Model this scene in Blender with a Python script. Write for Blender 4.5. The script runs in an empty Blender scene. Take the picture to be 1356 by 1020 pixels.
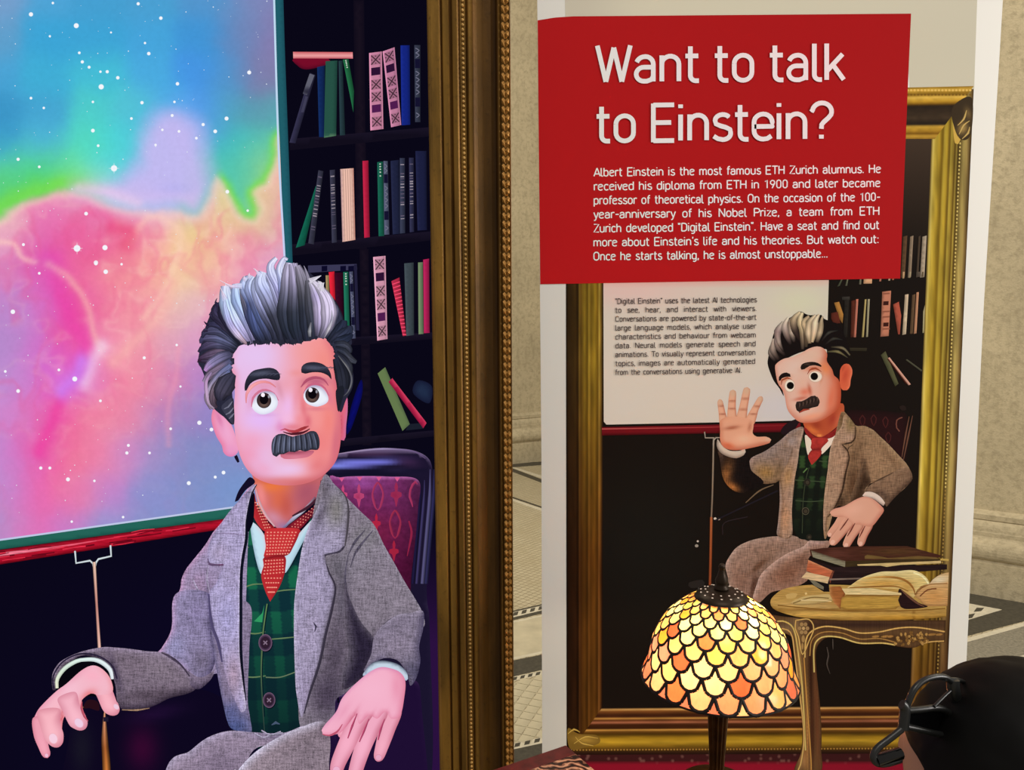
import bpy, bmesh, math, random
import numpy as np
from mathutils import Vector, Matrix, geometry
random.seed(7); RNG = np.random.default_rng(5)
C = bpy.context.scene.collection
scn = bpy.context.scene
PI = math.pi
# ------------------------------------------------------------------ camera, world, lights, exposure
F = 1100.0; CAMZ = 1.5
_n = Vector(((725 - 678) / F, -(9400 - 510) / F, -1)).normalized()      # world down seen by the camera
_z = -_n
_y = Vector((0, 0, -1)); _y = (_y - _y.dot(_z) * _z).normalized()
_x = _y.cross(_z)
R = Matrix((_x, _y, _z))                                                # camera space -> world
cam_d = bpy.data.cameras.new('camera'); cam = bpy.data.objects.new('camera', cam_d); C.objects.link(cam)
cam_d.sensor_width = 36; cam_d.lens = 36 * F / 1356; cam_d.clip_start = 0.02
cam.matrix_world = Matrix.Translation((0, 0, CAMZ)) @ R.to_4x4()
scn.camera = cam
scn.view_settings.view_transform = 'Standard'; scn.view_settings.look = 'None'
scn.view_settings.exposure = 0; scn.view_settings.gamma = 1; scn.view_settings.use_curve_mapping = False
w = bpy.data.worlds.new('hall_light'); scn.world = w; w.use_nodes = True
w.node_tree.nodes['Background'].inputs[0].default_value = (1.0, 0.93, 0.83, 1)
w.node_tree.nodes['Background'].inputs[1].default_value = 0.31

def area(name, loc, target, size, power, col, sy=None):
    l = bpy.data.lights.new(name, 'AREA'); l.energy = power; l.color = col; l.size = size
    if sy: l.shape = 'RECTANGLE'; l.size_y = sy
    o = bpy.data.objects.new(name, l); C.objects.link(o); o.location = loc
    o.rotation_euler = (Vector(target) - Vector(loc)).to_track_quat('-Z', 'Y').to_euler()
    return o
area('added_area_light', (2.9, 0.1, 1.9), (0.9, 1.66, 1.0), 1.0, 55, (1.0, 0.96, 0.91))  # unseen light added on the right to grade the banner's brightness
area('added_area_light', (0.2, -0.4, 4.2), (0.3, 1.9, 1.9), 1.2, 36, (1.0, 0.94, 0.86))  # unseen overhead light added to lift the banner
area('added_area_light', (-1.5, 3.6, 4.2), (0.3, 6.5, 0.6), 1.5, 125, (1.0, 0.9, 0.72))  # unseen light added to brighten the far wall
area('added_area_light', (3.6, 2.6, 4.4), (3.2, 4.2, 0.4), 1.5, 75, (1.0, 0.9, 0.75))  # unseen light added to brighten the pier

RA = np.array(R)
def ray(u, v):
    u = np.asarray(u, float); v = np.asarray(v, float)
    d = np.stack([(u - 678) / F, (510 - v) / F, -np.ones_like(u)], -1)
    return d @ RA.T
CAM = np.array([0, 0, CAMZ])
def on_y(u, v, Y):
    d = ray(u, v); return CAM + d * (np.asarray(Y) / d[..., 1])[..., None]
def on_z(u, v, Z):
    d = ray(u, v); return CAM + d * ((Z - CAMZ) / d[..., 2])[..., None]
def at_depth(u, v, zc):                                                 # zc: distance along the view axis
    return Vector(CAM + ray(u, v) * zc)

# ------------------------------------------------------------------ object helpers
def tag(o, label=None, cat=None, group=None, kind=None):
    if label: o['label'] = label
    if cat: o['category'] = cat
    if group: o['group'] = group
    if kind: o['kind'] = kind
    return o
def empty(name, loc=(0, 0, 0), parent=None, label=None):
    o = bpy.data.objects.new(name, None); C.objects.link(o); o.location = loc; o.empty_display_size = 0.02
    if parent: o.parent = parent
    if label: o['label'] = label
    return o
def link_mesh(name, me, mat, parent=None, label=None, loc=None, smooth=False):
    if mat: me.materials.append(mat)
    o = bpy.data.objects.new(name, me); C.objects.link(o)
    if parent: o.parent = parent
    if loc is not None: o.location = loc
    if label: o['label'] = label
    if smooth: me.polygons.foreach_set('use_smooth', [True] * len(me.polygons))
    return o
def lin(c):
    c = np.clip(np.asarray(c, float), 0, 255) / 255
    return np.where(c <= 0.04045, c / 12.92, ((c + 0.055) / 1.055) ** 2.4)
def L3(c): return tuple(float(x) for x in lin(c)) + (1,)

# ------------------------------------------------------------------ node helpers
class NT:
    def __init__(s, name):
        s.m = bpy.data.materials.new(name); s.m.use_nodes = True; s.t = s.m.node_tree; s.t.nodes.clear()
        s.out = s.n('ShaderNodeOutputMaterial')
    def n(s, ty, **k):
        x = s.t.nodes.new(ty)
        for a, b in k.items(): setattr(x, a, b)
        return x
    def l(s, a, b): s.t.links.new(a, b)
    def noise(s, vec, scale, det=3, rough=0.55, vs=None, rot=0):
        if vs is not None or rot:
            mp = s.n('ShaderNodeMapping'); s.l(vec, mp.inputs[0])
            if vs: mp.inputs['Scale'].default_value = vs
            mp.inputs['Rotation'].default_value = (0, 0, rot); vec = mp.outputs[0]
        x = s.n('ShaderNodeTexNoise'); x.inputs['Scale'].default_value = scale; x.inputs['Detail'].default_value = det
        x.inputs['Roughness'].default_value = rough; s.l(vec, x.inputs['Vector']); return x.outputs['Fac']
    def rng(s, v, a, b, c, d):
        x = s.n('ShaderNodeMapRange'); s.l(v, x.inputs[0])
        for i, q in enumerate((a, b, c, d)): x.inputs[i + 1].default_value = q
        return x.outputs[0]
    def math(s, op, a, b):
        x = s.n('ShaderNodeMath', operation=op)
        for i, q in enumerate((a, b)):
            if isinstance(q, (int, float)): x.inputs[i].default_value = q
            else: s.l(q, x.inputs[i])
        return x.outputs[0]
    def mul(s, col, fac):
        x = s.n('ShaderNodeVectorMath', operation='SCALE'); s.l(col, x.inputs[0])
        if isinstance(fac, (int, float)): x.inputs['Scale'].default_value = fac
        else: s.l(fac, x.inputs['Scale'])
        return x.outputs[0]
    def mix(s, f, a, b):
        x = s.n('ShaderNodeMix', data_type='RGBA')
        if isinstance(f, (int, float)): x.inputs[0].default_value = f
        else: s.l(f, x.inputs[0])
        for i, q in ((6, a), (7, b)):
            if isinstance(q, tuple): x.inputs[i].default_value = q
            else: s.l(q, x.inputs[i])
        return x.outputs[2]
    def bsdf(s, **k):
        x = s.n('ShaderNodeBsdfPrincipled')
        for a, b in k.items():
            a = a.replace('_', ' ')
            if isinstance(b, (int, float, tuple)): x.inputs[a].default_value = b
            else: s.l(b, x.inputs[a])
        s.l(x.outputs[0], s.out.inputs[0]); return x
    def bump(s, h, st, d=0.01):
        x = s.n('ShaderNodeBump'); x.inputs['Strength'].default_value = st; x.inputs['Distance'].default_value = d
        s.l(h, x.inputs['Height']); return x.outputs[0]

_pm = {}
PRINT_E = 1.0
def picmat(kind, tex):
    """material of a picture: colours from the mesh, fine weave or grain from noise"""
    if (kind, tex) in _pm: return _pm[kind, tex]
    k = NT('%s_%s' % ('screen_pixels' if kind == 'emit' else 'printed_ink', tex or 'plain'))
    col = k.n('ShaderNodeAttribute', attribute_name='Col').outputs['Color']
    if tex:
        p = k.n('ShaderNodeAttribute', attribute_name='pxy').outputs['Vector']
        if tex == 'tweed':
            a = k.noise(p, 1, 3, .65, (46, 7, 1), .4); b = k.noise(p, 1, 3, .65, (7, 46, 1), .3); c = k.noise(p, 55, 3, .7); e = k.noise(p, 5, 3)
            f = k.math('ADD', k.rng(a, .3, .7, -.34, .34), k.rng(b, .3, .7, -.34, .34))
            f = k.math('ADD', f, k.rng(c, .3, .7, -.36, .36)); f = k.math('ADD', f, k.rng(e, .3, .7, -.1, .1)); f = k.math('ADD', f, 1.0)
        elif tex == 'finetweed':
            a = k.noise(p, 1, 2, .6, (70, 9, 1), .3); b = k.noise(p, 1, 2, .6, (9, 70, 1), .2)
            f = k.math('ADD', k.rng(a, .3, .7, -.3, .3), k.rng(b, .3, .7, -.3, .3)); f = k.math('ADD', f, .9)
        elif tex == 'grain':
            f = k.rng(k.noise(p, 1, 4, .6, (60, 1.6, 1)), .25, .75, .72, 1.25)
        elif tex == 'grainx':
            f = k.rng(k.noise(p, 1, 4, .6, (5, 70, 1)), .25, .75, .6, 1.4)
        elif tex == 'hair':
            f = k.rng(k.noise(p, 1, 3, .6, (30, 5, 1)), .25, .75, .88, 1.1)
        elif tex == 'mottle':
            f = k.rng(k.noise(p, 14, 4, .6), .25, .75, .7, 1.3)
        col = k.mul(col, f)
    if kind == 'emit':
        e = k.n('ShaderNodeEmission'); k.l(col, e.inputs[0]); k.l(e.outputs[0], k.out.inputs[0])
    else:
        k.bsdf(Base_Color=col, Roughness=.6, Specular_IOR_Level=.04)
    _pm[kind, tex] = k.m
    return k.m

# ------------------------------------------------------------------ picture engine: flat coloured meshes that lie on a plane
_fr = [0, 0, 1.0]
def frame(ox, oy, s): _fr[:] = [ox, oy, s]
def tx(p): return (_fr[0] + p[0] / _fr[2], _fr[1] + p[1] / _fr[2])
def crom(P, closed=True, step=3.0):
    P = [tuple(p) for p in P]; n = len(P); out = []
    corner = [len(p) > 2 for p in P]; Q = [np.array(p[:2], float) for p in P]
    for i in range(n if closed else n - 1):
        p1, p2 = Q[i], Q[(i + 1) % n]
        p0 = Q[i - 1] if (closed or i > 0) else 2 * p1 - p2
        p3 = Q[(i + 2) % n] if (closed or i + 2 < n) else 2 * p2 - p1
        if corner[i]: p0 = 2 * p1 - p2
        if corner[(i + 1) % n]: p3 = 2 * p2 - p1
        m = max(1, int(np.linalg.norm(p2 - p1) / step))
        for j in range(m):
            t = j / m
            out.append(.5 * ((2 * p1) + (-p0 + p2) * t + (2 * p0 - 5 * p1 + 4 * p2 - p3) * t * t + (-p0 + 3 * p1 - 3 * p2 + p3) * t ** 3))
    if not closed: out.append(Q[-1])
    return np.array(out)
def inside(P, poly):
    x, y = P[:, 0], P[:, 1]; r = np.zeros(len(P), bool); n = len(poly)
    for i in range(n):
        x1, y1 = poly[i]; x2, y2 = poly[(i + 1) % n]
        c = ((y1 > y) != (y2 > y))
        if y2 != y1: r ^= c & (x < (x2 - x1) * (y - y1) / (y2 - y1) + x1)
    return r
def edge_info(P, poly):
    A = poly; B = np.roll(poly, -1, 0); D = B - A; LL = (D ** 2).sum(1) + 1e-9
    best = np.full(len(P), 1e9); nrm = np.zeros((len(P), 2))
    area2 = (A[:, 0] * B[:, 1] - B[:, 0] * A[:, 1]).sum()
    sg = 1 if area2 > 0 else -1
    N = np.stack([D[:, 1], -D[:, 0]], 1) / np.sqrt(LL)[:, None] * sg
    for s in range(0, len(P), 4000):
        p = P[s:s + 4000, None, :]
        t = np.clip(((p - A) * D).sum(2) / LL, 0, 1); q = A + t[..., None] * D
        d = np.sqrt(((p - q) ** 2).sum(2)); i = d.argmin(1)
        best[s:s + 4000] = d[np.arange(len(i)), i]; nrm[s:s + 4000] = N[i]
        # smooth normals: weight the nearby edges
        wgt = np.exp(-(d - d.min(1)[:, None]) / 3.0) * np.sqrt(LL); v = wgt @ N
        nrm[s:s + 4000] = v / (np.linalg.norm(v, axis=1)[:, None] + 1e-9)
    return best, nrm
class Canvas:
    def __init__(s, Y, kind, origin, step=4e-6):
        s.Y = Y; s.kind = kind; s.o = np.array(origin, float); s.n = 0; s.step = step; s.gain = 1.0; s.fall = None
class Pic:
    """collects shapes and strokes of one pictured thing, in photograph pixels on the canvas plane"""
    def __init__(s, cv): s.cv = cv; s.v = []; s.c = []; s.f = []; s.k = 0; s.p = []
    def add(s, uv, col, faces):
        s.cv.n += 1
        P = on_y(uv[:, 0], uv[:, 1], np.full(len(uv), s.cv.Y - s.cv.step * s.cv.n)) - s.cv.o
        l = lin(col)
        if s.cv.fall is not None: l = s.cv.fall(l, uv)
        s.v.append(P); s.c.append(l); s.p.append(uv / 100)
        s.f.extend([tuple(i + s.k for i in f) for f in faces]); s.k += len(uv)
    def shape(s, pts, col, sp=5, sm=True, rims=(), blobs=(), fn=None, step=3.0, ang=None):
        q = [tx(p) + tuple(p[2:]) for p in pts]
        if sm: poly = crom(q, True, step)
        else: poly = crom([t[:2] + (1,) for t in q], True, max(step, sp))
        lo, hi = poly.min(0), poly.max(0)
        gx = np.arange(lo[0] + sp * .5, hi[0], sp); gy = np.arange(lo[1] + sp * .45, hi[1], sp * .87)
        X, Y = np.meshgrid(gx, gy); X = X + (np.arange(len(gy)) % 2)[:, None] * sp * .5
        G = np.stack([X.ravel(), Y.ravel()], 1)
        if len(G):
            G = G[inside(G, poly)]
            if len(G):
                d, _ = edge_info(G, poly); G = G[d > sp * .45]
        V = np.vstack([poly, G]) if len(G) else poly
        n = len(poly)
        r = geometry.delaunay_2d_cdt([Vector(p) for p in V], [(i, (i + 1) % n) for i in range(n)], [], 1, 1e-4)
        V = np.array([tuple(p) for p in r[0]]); 
        if not len(r[2]): return s
        c = np.tile(np.array(col, float), (len(V), 1))
        if fn is not None: c = fn(V, c)
        if rims:
            d, N = edge_info(V, poly)
            for (dx, dy, wd, rc, a) in rims:
                ln = math.hypot(dx, dy)
                if ln: k = np.clip((N[:, 0] * dx + N[:, 1] * dy) / ln, 0, 1)
                else: k = 1
                a_ = a * k * np.clip(1 - d / (wd / 1.0), 0, 1) ** 1.3
                c = c + (np.array(rc) - c) * a_[:, None]
        for b in blobs: c = blob(V, c, b)
        s.add(V, c, [tuple(f) for f in r[2]]); return s
    def stroke(s, pts, wd, col, cross=(.75, 1.08, 1.0, .7), step=4.0, taper=(0, 0), sm=True, al=None):
        q = [tx(p) + tuple(p[2:]) for p in pts]
        P = crom(q, False, step) if sm else np.array([t[:2] for t in q], float)
        n = len(P); t = np.linspace(0, 1, n)
        T = np.gradient(P, axis=0); T /= np.linalg.norm(T, axis=1)[:, None] + 1e-9; N = np.stack([-T[:, 1], T[:, 0]], 1)
        wv = np.interp(t, np.linspace(0, 1, len(wd)), wd) if hasattr(wd, '__len__') else np.full(n, float(wd))
        cl = np.array(col, float)
        if cl.ndim == 1: cl = np.tile(cl, (2, 1))
        cc = np.stack([np.interp(t, np.linspace(0, 1, len(cl)), cl[:, i]) for i in range(3)], 1)
        m = len(cross); a = np.linspace(-.5, .5, m)
        V = (P[:, None, :] + N[:, None, :] * (a[None, :, None] * wv[:, None, None])).reshape(-1, 2)
        c = (cc[:, None, :] * np.array(cross)[None, :, None]).reshape(-1, 3)
        fs = [(i * m + j, i * m + j + 1, (i + 1) * m + j + 1, (i + 1) * m + j) for i in range(n - 1) for j in range(m - 1)]
        s.add(V, c, fs); return s
    def grid(s, c4, nu, nv, fn):
        """c4: corners TL, TR, BR, BL in pixels; fn(a, b, V) -> colours (a across 0..1, b down 0..1)"""
        c4 = [np.array(tx(p)) for p in c4]
        a, b = np.meshgrid(np.linspace(0, 1, nu + 1), np.linspace(0, 1, nv + 1)); a = a.ravel(); b = b.ravel()
        V = ((1 - a) * (1 - b))[:, None] * c4[0] + (a * (1 - b))[:, None] * c4[1] + (a * b)[:, None] * c4[2] + ((1 - a) * b)[:, None] * c4[3]
        fs = [(j * (nu + 1) + i, j * (nu + 1) + i + 1, (j + 1) * (nu + 1) + i + 1, (j + 1) * (nu + 1) + i) for j in range(nv) for i in range(nu)]
        s.add(V, fn(a, b, V), fs); return s
    def disc(s, c, rx, ry, col, ang=0, n=20, edge=None, tone=()):
        """ellipse; edge = colour at the rim, tone = blobs"""
        x, y = tx(c); rx /= _fr[2]; ry /= _fr[2]; V = [(x, y)]; ring = (0.5, 0.8, 1.0)
        for r in ring:
            for i in range(n):
                t = 2 * PI * i / n; px, py = rx * r * math.cos(t), ry * r * math.sin(t)
                V.append((x + px * math.cos(ang) - py * math.sin(ang), y + px * math.sin(ang) + py * math.cos(ang)))
        V = np.array(V); cc = np.tile(np.array(col, float), (len(V), 1))
        if edge is not None: cc[1 + 2 * n:] = edge
        for b in tone: cc = blob(V, cc, b)
        fs = [(0, 1 + i, 1 + (i + 1) % n) for i in range(n)]
        for k in range(2):
            o = 1 + k * n
            fs += [(o + i, o + n + i, o + n + (i + 1) % n, o + (i + 1) % n) for i in range(n)]
        s.add(V, cc, fs); return s
    def build(s, parent, name, label=None, tex=None, kind=None):
        if not s.v: return None
        V = np.vstack(s.v); col = np.vstack(s.c); pp = np.vstack(s.p)
        me = bpy.data.meshes.new(name); me.from_pydata(V.tolist(), [], s.f); me.update()
        a = me.color_attributes.new('Col', 'FLOAT_COLOR', 'POINT')
        a.data.foreach_set('color', np.hstack([col * s.cv.gain, np.ones((len(col), 1))]).astype(np.float32).ravel())
        b = me.attributes.new('pxy', 'FLOAT_VECTOR', 'POINT')
        b.data.foreach_set('vector', np.hstack([pp, np.zeros((len(pp), 1))]).astype(np.float32).ravel())
        o = link_mesh(name, me, picmat(s.cv.kind, tex), parent, label)
        if kind: o['kind'] = kind
        return o
def blob(V, c, b):
    """(x, y, rx, ry, angle, colour, alpha[, power])"""
    x, y = tx(b[:2]); rx, ry = b[2] / _fr[2], b[3] / _fr[2]; ca, sa = math.cos(b[4]), math.sin(b[4])
    dx, dy = V[:, 0] - x, V[:, 1] - y; a = (dx * ca + dy * sa) / rx; e = (-dx * sa + dy * ca) / ry
    pw = b[7] if len(b) > 7 else 1.0
    k = b[6] * np.exp(-((a * a + e * e) ** pw))
    return c + (np.array(b[5], float) - c) * k[:, None]
def vnoise(x, y, seed=0):
    xi, yi = np.floor(x).astype(int), np.floor(y).astype(int); fx, fy = x - xi, y - yi
    fx = fx * fx * (3 - 2 * fx); fy = fy * fy * (3 - 2 * fy)
    def h(a, b):
        q = (a * 374761393 + b * 668265263 + seed * 974711) & 0xffffffff; q = ((q ^ (q >> 13)) * 1274126177) & 0xffffffff
        return ((q ^ (q >> 16)) & 0xffff) / 65535.0
    return (h(xi, yi) * (1 - fx) + h(xi + 1, yi) * fx) * (1 - fy) + (h(xi, yi + 1) * (1 - fx) + h(xi + 1, yi + 1) * fx) * fy
def fbm(x, y, oc=4, seed=0):
    r = 0; a = .5
    for i in range(oc): r = r + a * vnoise(x, y, seed + i); x = x * 2.03; y = y * 2.03; a *= .5
    return r

# ================================================================== THE DISPLAY SCREEN (flat picture, gives off its own light)
YS = 1.5
so = on_y(np.array(190.), np.array(1120.), YS)
SO = Vector((float(so[0]), YS, 0.42))
screen = tag(empty('display_screen', SO), 'lit screen in the gilt frame showing a cartoon man in a tweed suit', 'screen')
S = Canvas(YS, 'emit', SO)
def sp(): return Pic(S)
# backdrop of the picture: dark room and shelves
frame(0, 0, 1)
def dark(V, c):
    x, y = V[:, 0], V[:, 1]
    c = np.tile(np.array([9, 7, 22.]), (len(V), 1))
    c[:] += (np.clip((y - 560) / 400, 0, 1) * np.clip(1 - abs(x - 300) / 500, 0, 1))[:, None] * np.array([3, 0, 14.])
    k = np.clip((x - 480) / 80, 0, 1) * np.clip((y - 700) / 150, 0, 1)
    return c + k[:, None] * (np.array([42, 16, 62.]) - c)
p = sp(); p.shape([(-190, -190), (569, -190), (592, 1140), (-170, 1140)], (8, 6, 22), 14, False, fn=dark); p.build(screen, 'pictured_room', 'dark library behind the cartoon man')
p = sp()
for q in ([(468, 0), (482, 0), (486, 330), (472, 330)], [(476, 330), (488, 330), (492, 590), (480, 590)]): p.shape(q, (24, 17, 30), 8, False, rims=[(0, 0, 4, (14, 10, 24), .8)])
for y0, y1, y2 in ((184, 168, 12), (324, 306, 12), (452, 440, 9), (588, 570, 8)):
    p.shape([(384, y0), (575, y1), (575, y1 + y2), (384, y0 + y2 + 3)], (17, 13, 27), 8, False, rims=[(0, -1, 3, (30, 24, 42), .6)])
p.build(screen, 'pictured_bookshelf', 'black bookcase boards behind the books')
# ---- books on the pictured shelves
def pbook(pts, col, label=None, kind=None, rims=None):
    p = sp(); rims = rims if rims is not None else [(1, 0, 4, tuple(.6 * k for k in col), .8), (-1, 0, 3, tuple(min(255, 1.25 * k + 6) for k in col), .6)]
    p.shape(pts, col, 4, False, rims=rims)
    a, b, c, d = [np.array(t[:2], float) for t in pts[:4]]
    def at(u, v): return tuple((1 - v) * ((1 - u) * a + u * b) + v * ((1 - u) * d + u * c))
    def box(u0, v0, u1, v1, cl): p.shape([at(u0, v0), at(u1, v0), at(u1, v1), at(u0, v1)], cl, 4, False)
    if kind == 'pattern':
        v = .03
        for i in range(6):
            v1 = v + .135
            if i in (1, 4): box(.14, v + .005, .84, v1 - .03, (45, 18, 50) if i == 1 else (80, 28, 78))
            else:
                dk = tuple(k * .34 for k in col)
                box(.12, v, .86, v1 - .006, tuple(k * .85 for k in col))
                for (u0, w0, u1, w1) in ((.16, .05, .84, .95), (.84, .05, .16, .95)): p.stroke([at(u0, v + w0 * .13), at(.5, v + .065), at(u1, v + w1 * .13)], 1.5, dk, (1, 1), 2)
                for (u, w_) in ((.5, .15), (.5, .85), (.2, .5), (.8, .5)): p.disc(at(u, v + w_ * .13), 5 * _fr[2] / 4.6, 3.4 * _fr[2] / 4.6, dk, n=8)
            v = v1 + .025
        for u0 in (.04, .93): box(u0, 0, u0 + .03, 1, tuple(min(255, k * 1.25) for k in col))
    if kind == 'bars':
        for vv in (.08, .2, .24, .27, .31, .34, .38, .42, .47, .52, .58, .61, .76, .8): box(.12, vv, .85, vv + RNG.uniform(.007, .018), (150, 140, 150) if RNG.random() < .6 else (95, 85, 105))
    if kind == 'dots':
        for vv in (.03, .065, .1, .14, .19): p.disc(at(.5, vv), 5, 4, (190, 205, 190), n=8); 
        box(.1, .04, .9, .045, (20, 40, 40))
    if kind == 'grey':
        for v0, v1 in ((.18, .3), (.68, .8)): box(.05, v0, .95, v1, (20, 18, 45))
        for v0 in (.04, .1, .34, .42, .5, .58, .88): p.stroke([at(.2, v0), at(.8, v0 + .03), at(.25, v0 + .06)], 1.2, (110, 110, 130), (1, 1), 2)
    if kind == 'pages':
        for u in (.2, .38, .55, .72, .86): p.stroke([at(u, .01), at(u, .99)], 1.2, tuple(k * .82 for k in col), (1, 1), 20)
    if kind == 'stripes':
        for v0 in np.arange(.06, 1, .065): p.stroke([at(.02, v0), at(.98, v0 + .012)], 1.3, tuple(min(255, k * 1.35 + 20) for k in col), (1, 1), 3)
    p.build(screen, 'pictured_book', label)
frame(360, 0, 4.6375)
p = sp(); p.shape([(135, 358), (345, 358), (338, 395), (260, 420), (200, 426), (160, 405)], (118, 12, 40), 4, rims=[(0, 1, 5, (60, 6, 30), .7)])
p.shape([(130, 318, 1), (496, 320, 1), (498, 360, 1), (131, 359, 1)], (236, 160, 160), 4, False, rims=[(0, -1, 3, (190, 70, 80), .8), (0, 1, 3, (170, 50, 70), .7)]); p.build(screen, 'pictured_book', 'pink paged red book lying on top')
pbook([(236, 448), (268, 462), (145, 880), (108, 876)], (44, 42, 66), 'dark leaning book')
p = sp(); p.shape([(232, 452), (262, 462), (215, 585), (190, 575)], (95, 95, 110), 4, False, blobs=[(215, 560, 30, 20, 0, (20, 18, 36), .9)]); p.shape([(205, 590), (222, 594), (195, 690), (178, 690)], (62, 60, 84), 4, False); p.build(screen, 'pictured_book', 'short grey leaning book')
pbook([(278, 412), (325, 402), (325, 842), (290, 842)], (16, 38, 84), 'deep blue book')
pbook([(330, 376), (403, 372), (395, 834), (320, 846)], (38, 80, 68), 'wide green book', rims=[(1, 0, 5, (22, 50, 46), .8), (0, 1, 3, (110, 150, 110), .7)])
pbook([(410, 374), (434, 372), (450, 830), (418, 832)], (34, 54, 60), 'dark teal book')
pbook([(436, 366), (470, 362), (505, 560), (500, 690)], (30, 96, 60), 'slim green book', 'dots')
pbook([(597, 326), (676, 316), (686, 792), (605, 802)], (196, 128, 156), 'upright pink patterned book', 'pattern')
pbook([(680, 316), (754, 290), (795, 768), (732, 782)], (188, 122, 152), 'leaning pink patterned book', 'pattern')
pbook([(790, 279), (846, 278), (850, 766), (797, 770)], (20, 36, 122), 'royal blue book')
pbook([(875, 277), (912, 277), (912, 750), (880, 750)], (48, 52, 68), 'grey lettered book', 'grey')
frame(360, 200, 4.25)
pbook([(246, 200), (268, 176), (185, 530), (135, 545)], (16, 88, 70), 'green leaning book')
pbook([(262, 108), (290, 114), (236, 526), (205, 520)], (50, 50, 66), 'leaning book with pale bands', 'bars')
pbook([(326, 108), (355, 105), (366, 514), (338, 518)], (50, 50, 68), 'slim book with pale bands', 'bars')
pbook([(385, 102), (460, 97), (470, 500), (397, 512)], (238, 190, 172), 'thick cream paged book', 'pages', rims=[(-1, 0, 3, (150, 120, 130), .7), (1, 0, 3, (160, 100, 90), .8)])
pbook([(510, 56), (543, 54), (551, 485), (520, 489)], (176, 30, 62), 'slim crimson book')
pbook([(593, 63), (625, 59), (632, 478), (601, 480)], (22, 88, 70), 'green book with dots', 'dots')
pbook([(628, 56), (652, 57), (661, 470), (633, 472)], (78, 84, 106), 'grey lettered book', 'grey')
pbook([(668, 56), (716, 50), (724, 465), (680, 470)], (30, 34, 60), 'navy book')
pbook([(720, 40), (748, 40), (750, 462), (722, 465)], (50, 54, 74), 'book with many bands', 'bars')
pbook([(772, 38), (798, 38), (800, 455), (776, 458)], (44, 44, 70), 'dark banded book', 'bars')
pbook([(808, 0), (870, 0), (873, 445), (820, 448)], (27, 30, 60), 'wide navy book')
p = sp(); p.shape([(203, 645), (478, 636), (480, 668), (205, 686)], (58, 56, 84), 4, False); p.shape([(462, 640), (478, 638), (492, 1010), (474, 1010)], (34, 32, 58), 4, False)
for x in (280, 385, 430): p.shape([(x, 648), (x + 32, 646), (x + 32, 676), (x, 679)], (12, 10, 38), 4, False)
p.build(screen, 'pictured_book', 'grey book lying across the row')
pbook([(303, 700), (322, 700), (325, 815), (305, 800)], (150, 130, 90), 'narrow tan book')
pbook([(320, 682), (352, 678), (360, 905), (330, 830)], (222, 32, 52), 'bright red book')
pbook([(355, 685), (400, 685), (403, 960), (362, 890)], (50, 8, 30), 'maroon book')
pbook([(402, 682), (430, 680), (440, 1060), (412, 1040)], (28, 104, 80), 'green book with dots', 'dots')
pbook([(436, 680), (456, 678), (472, 1055), (452, 1056)], (76, 80, 106), 'grey lettered book', 'grey')
pbook([(570, 597), (640, 590), (651, 1058), (593, 1068)], (206, 146, 168), 'tall pink patterned book', 'pattern')
pbook([(673, 733), (718, 712), (757, 1040), (737, 1042)], (168, 40, 66), 'red striped leaning book', 'stripes')
pbook([(745, 633), (798, 628), (800, 1036), (757, 1042)], (58, 68, 74), 'grey green book')
pbook([(823, 628), (850, 626), (854, 1030), (826, 1032)], (106, 126, 92), 'pale green book')
pbook([(852, 612), (885, 606), (888, 1024), (856, 1026)], (168, 30, 80), 'magenta book')
frame(430, 450, 5.3667)
p = sp(); p.shape([(258, 285), (264, 400), (185, 640), (150, 655), (195, 450)], (12, 14, 108), 4, rims=[(0, 0, 6, (8, 8, 60), .7)]); p.build(screen, 'pictured_book', 'blue leaning book in the shade')
p = sp(); p.shape([(660, 290), (760, 330), (742, 452), (628, 380)], (32, 44, 70), 6, rims=[(0, 0, 9, (18, 20, 44), .8)]); p.build(screen, 'pictured_book', 'dim slate book')
p = sp(); p.shape([(595, 600), (715, 590), (700, 632), (575, 645)], (26, 30, 42), 6, False); p.build(screen, 'pictured_book', 'dark book lying flat')
pbook([(376, 240), (430, 195), (605, 600), (553, 648)], (100, 120, 76), 'olive green leaning book', rims=[(1, 0, 4, (70, 84, 60), .7)])
pbook([(453, 300), (480, 273), (724, 592), (700, 630)], (176, 32, 70), 'pink red leaning book', rims=[(-1, 1, 3, (110, 18, 50), .8), (1, -1, 2, (225, 80, 110), .7)])

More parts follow.
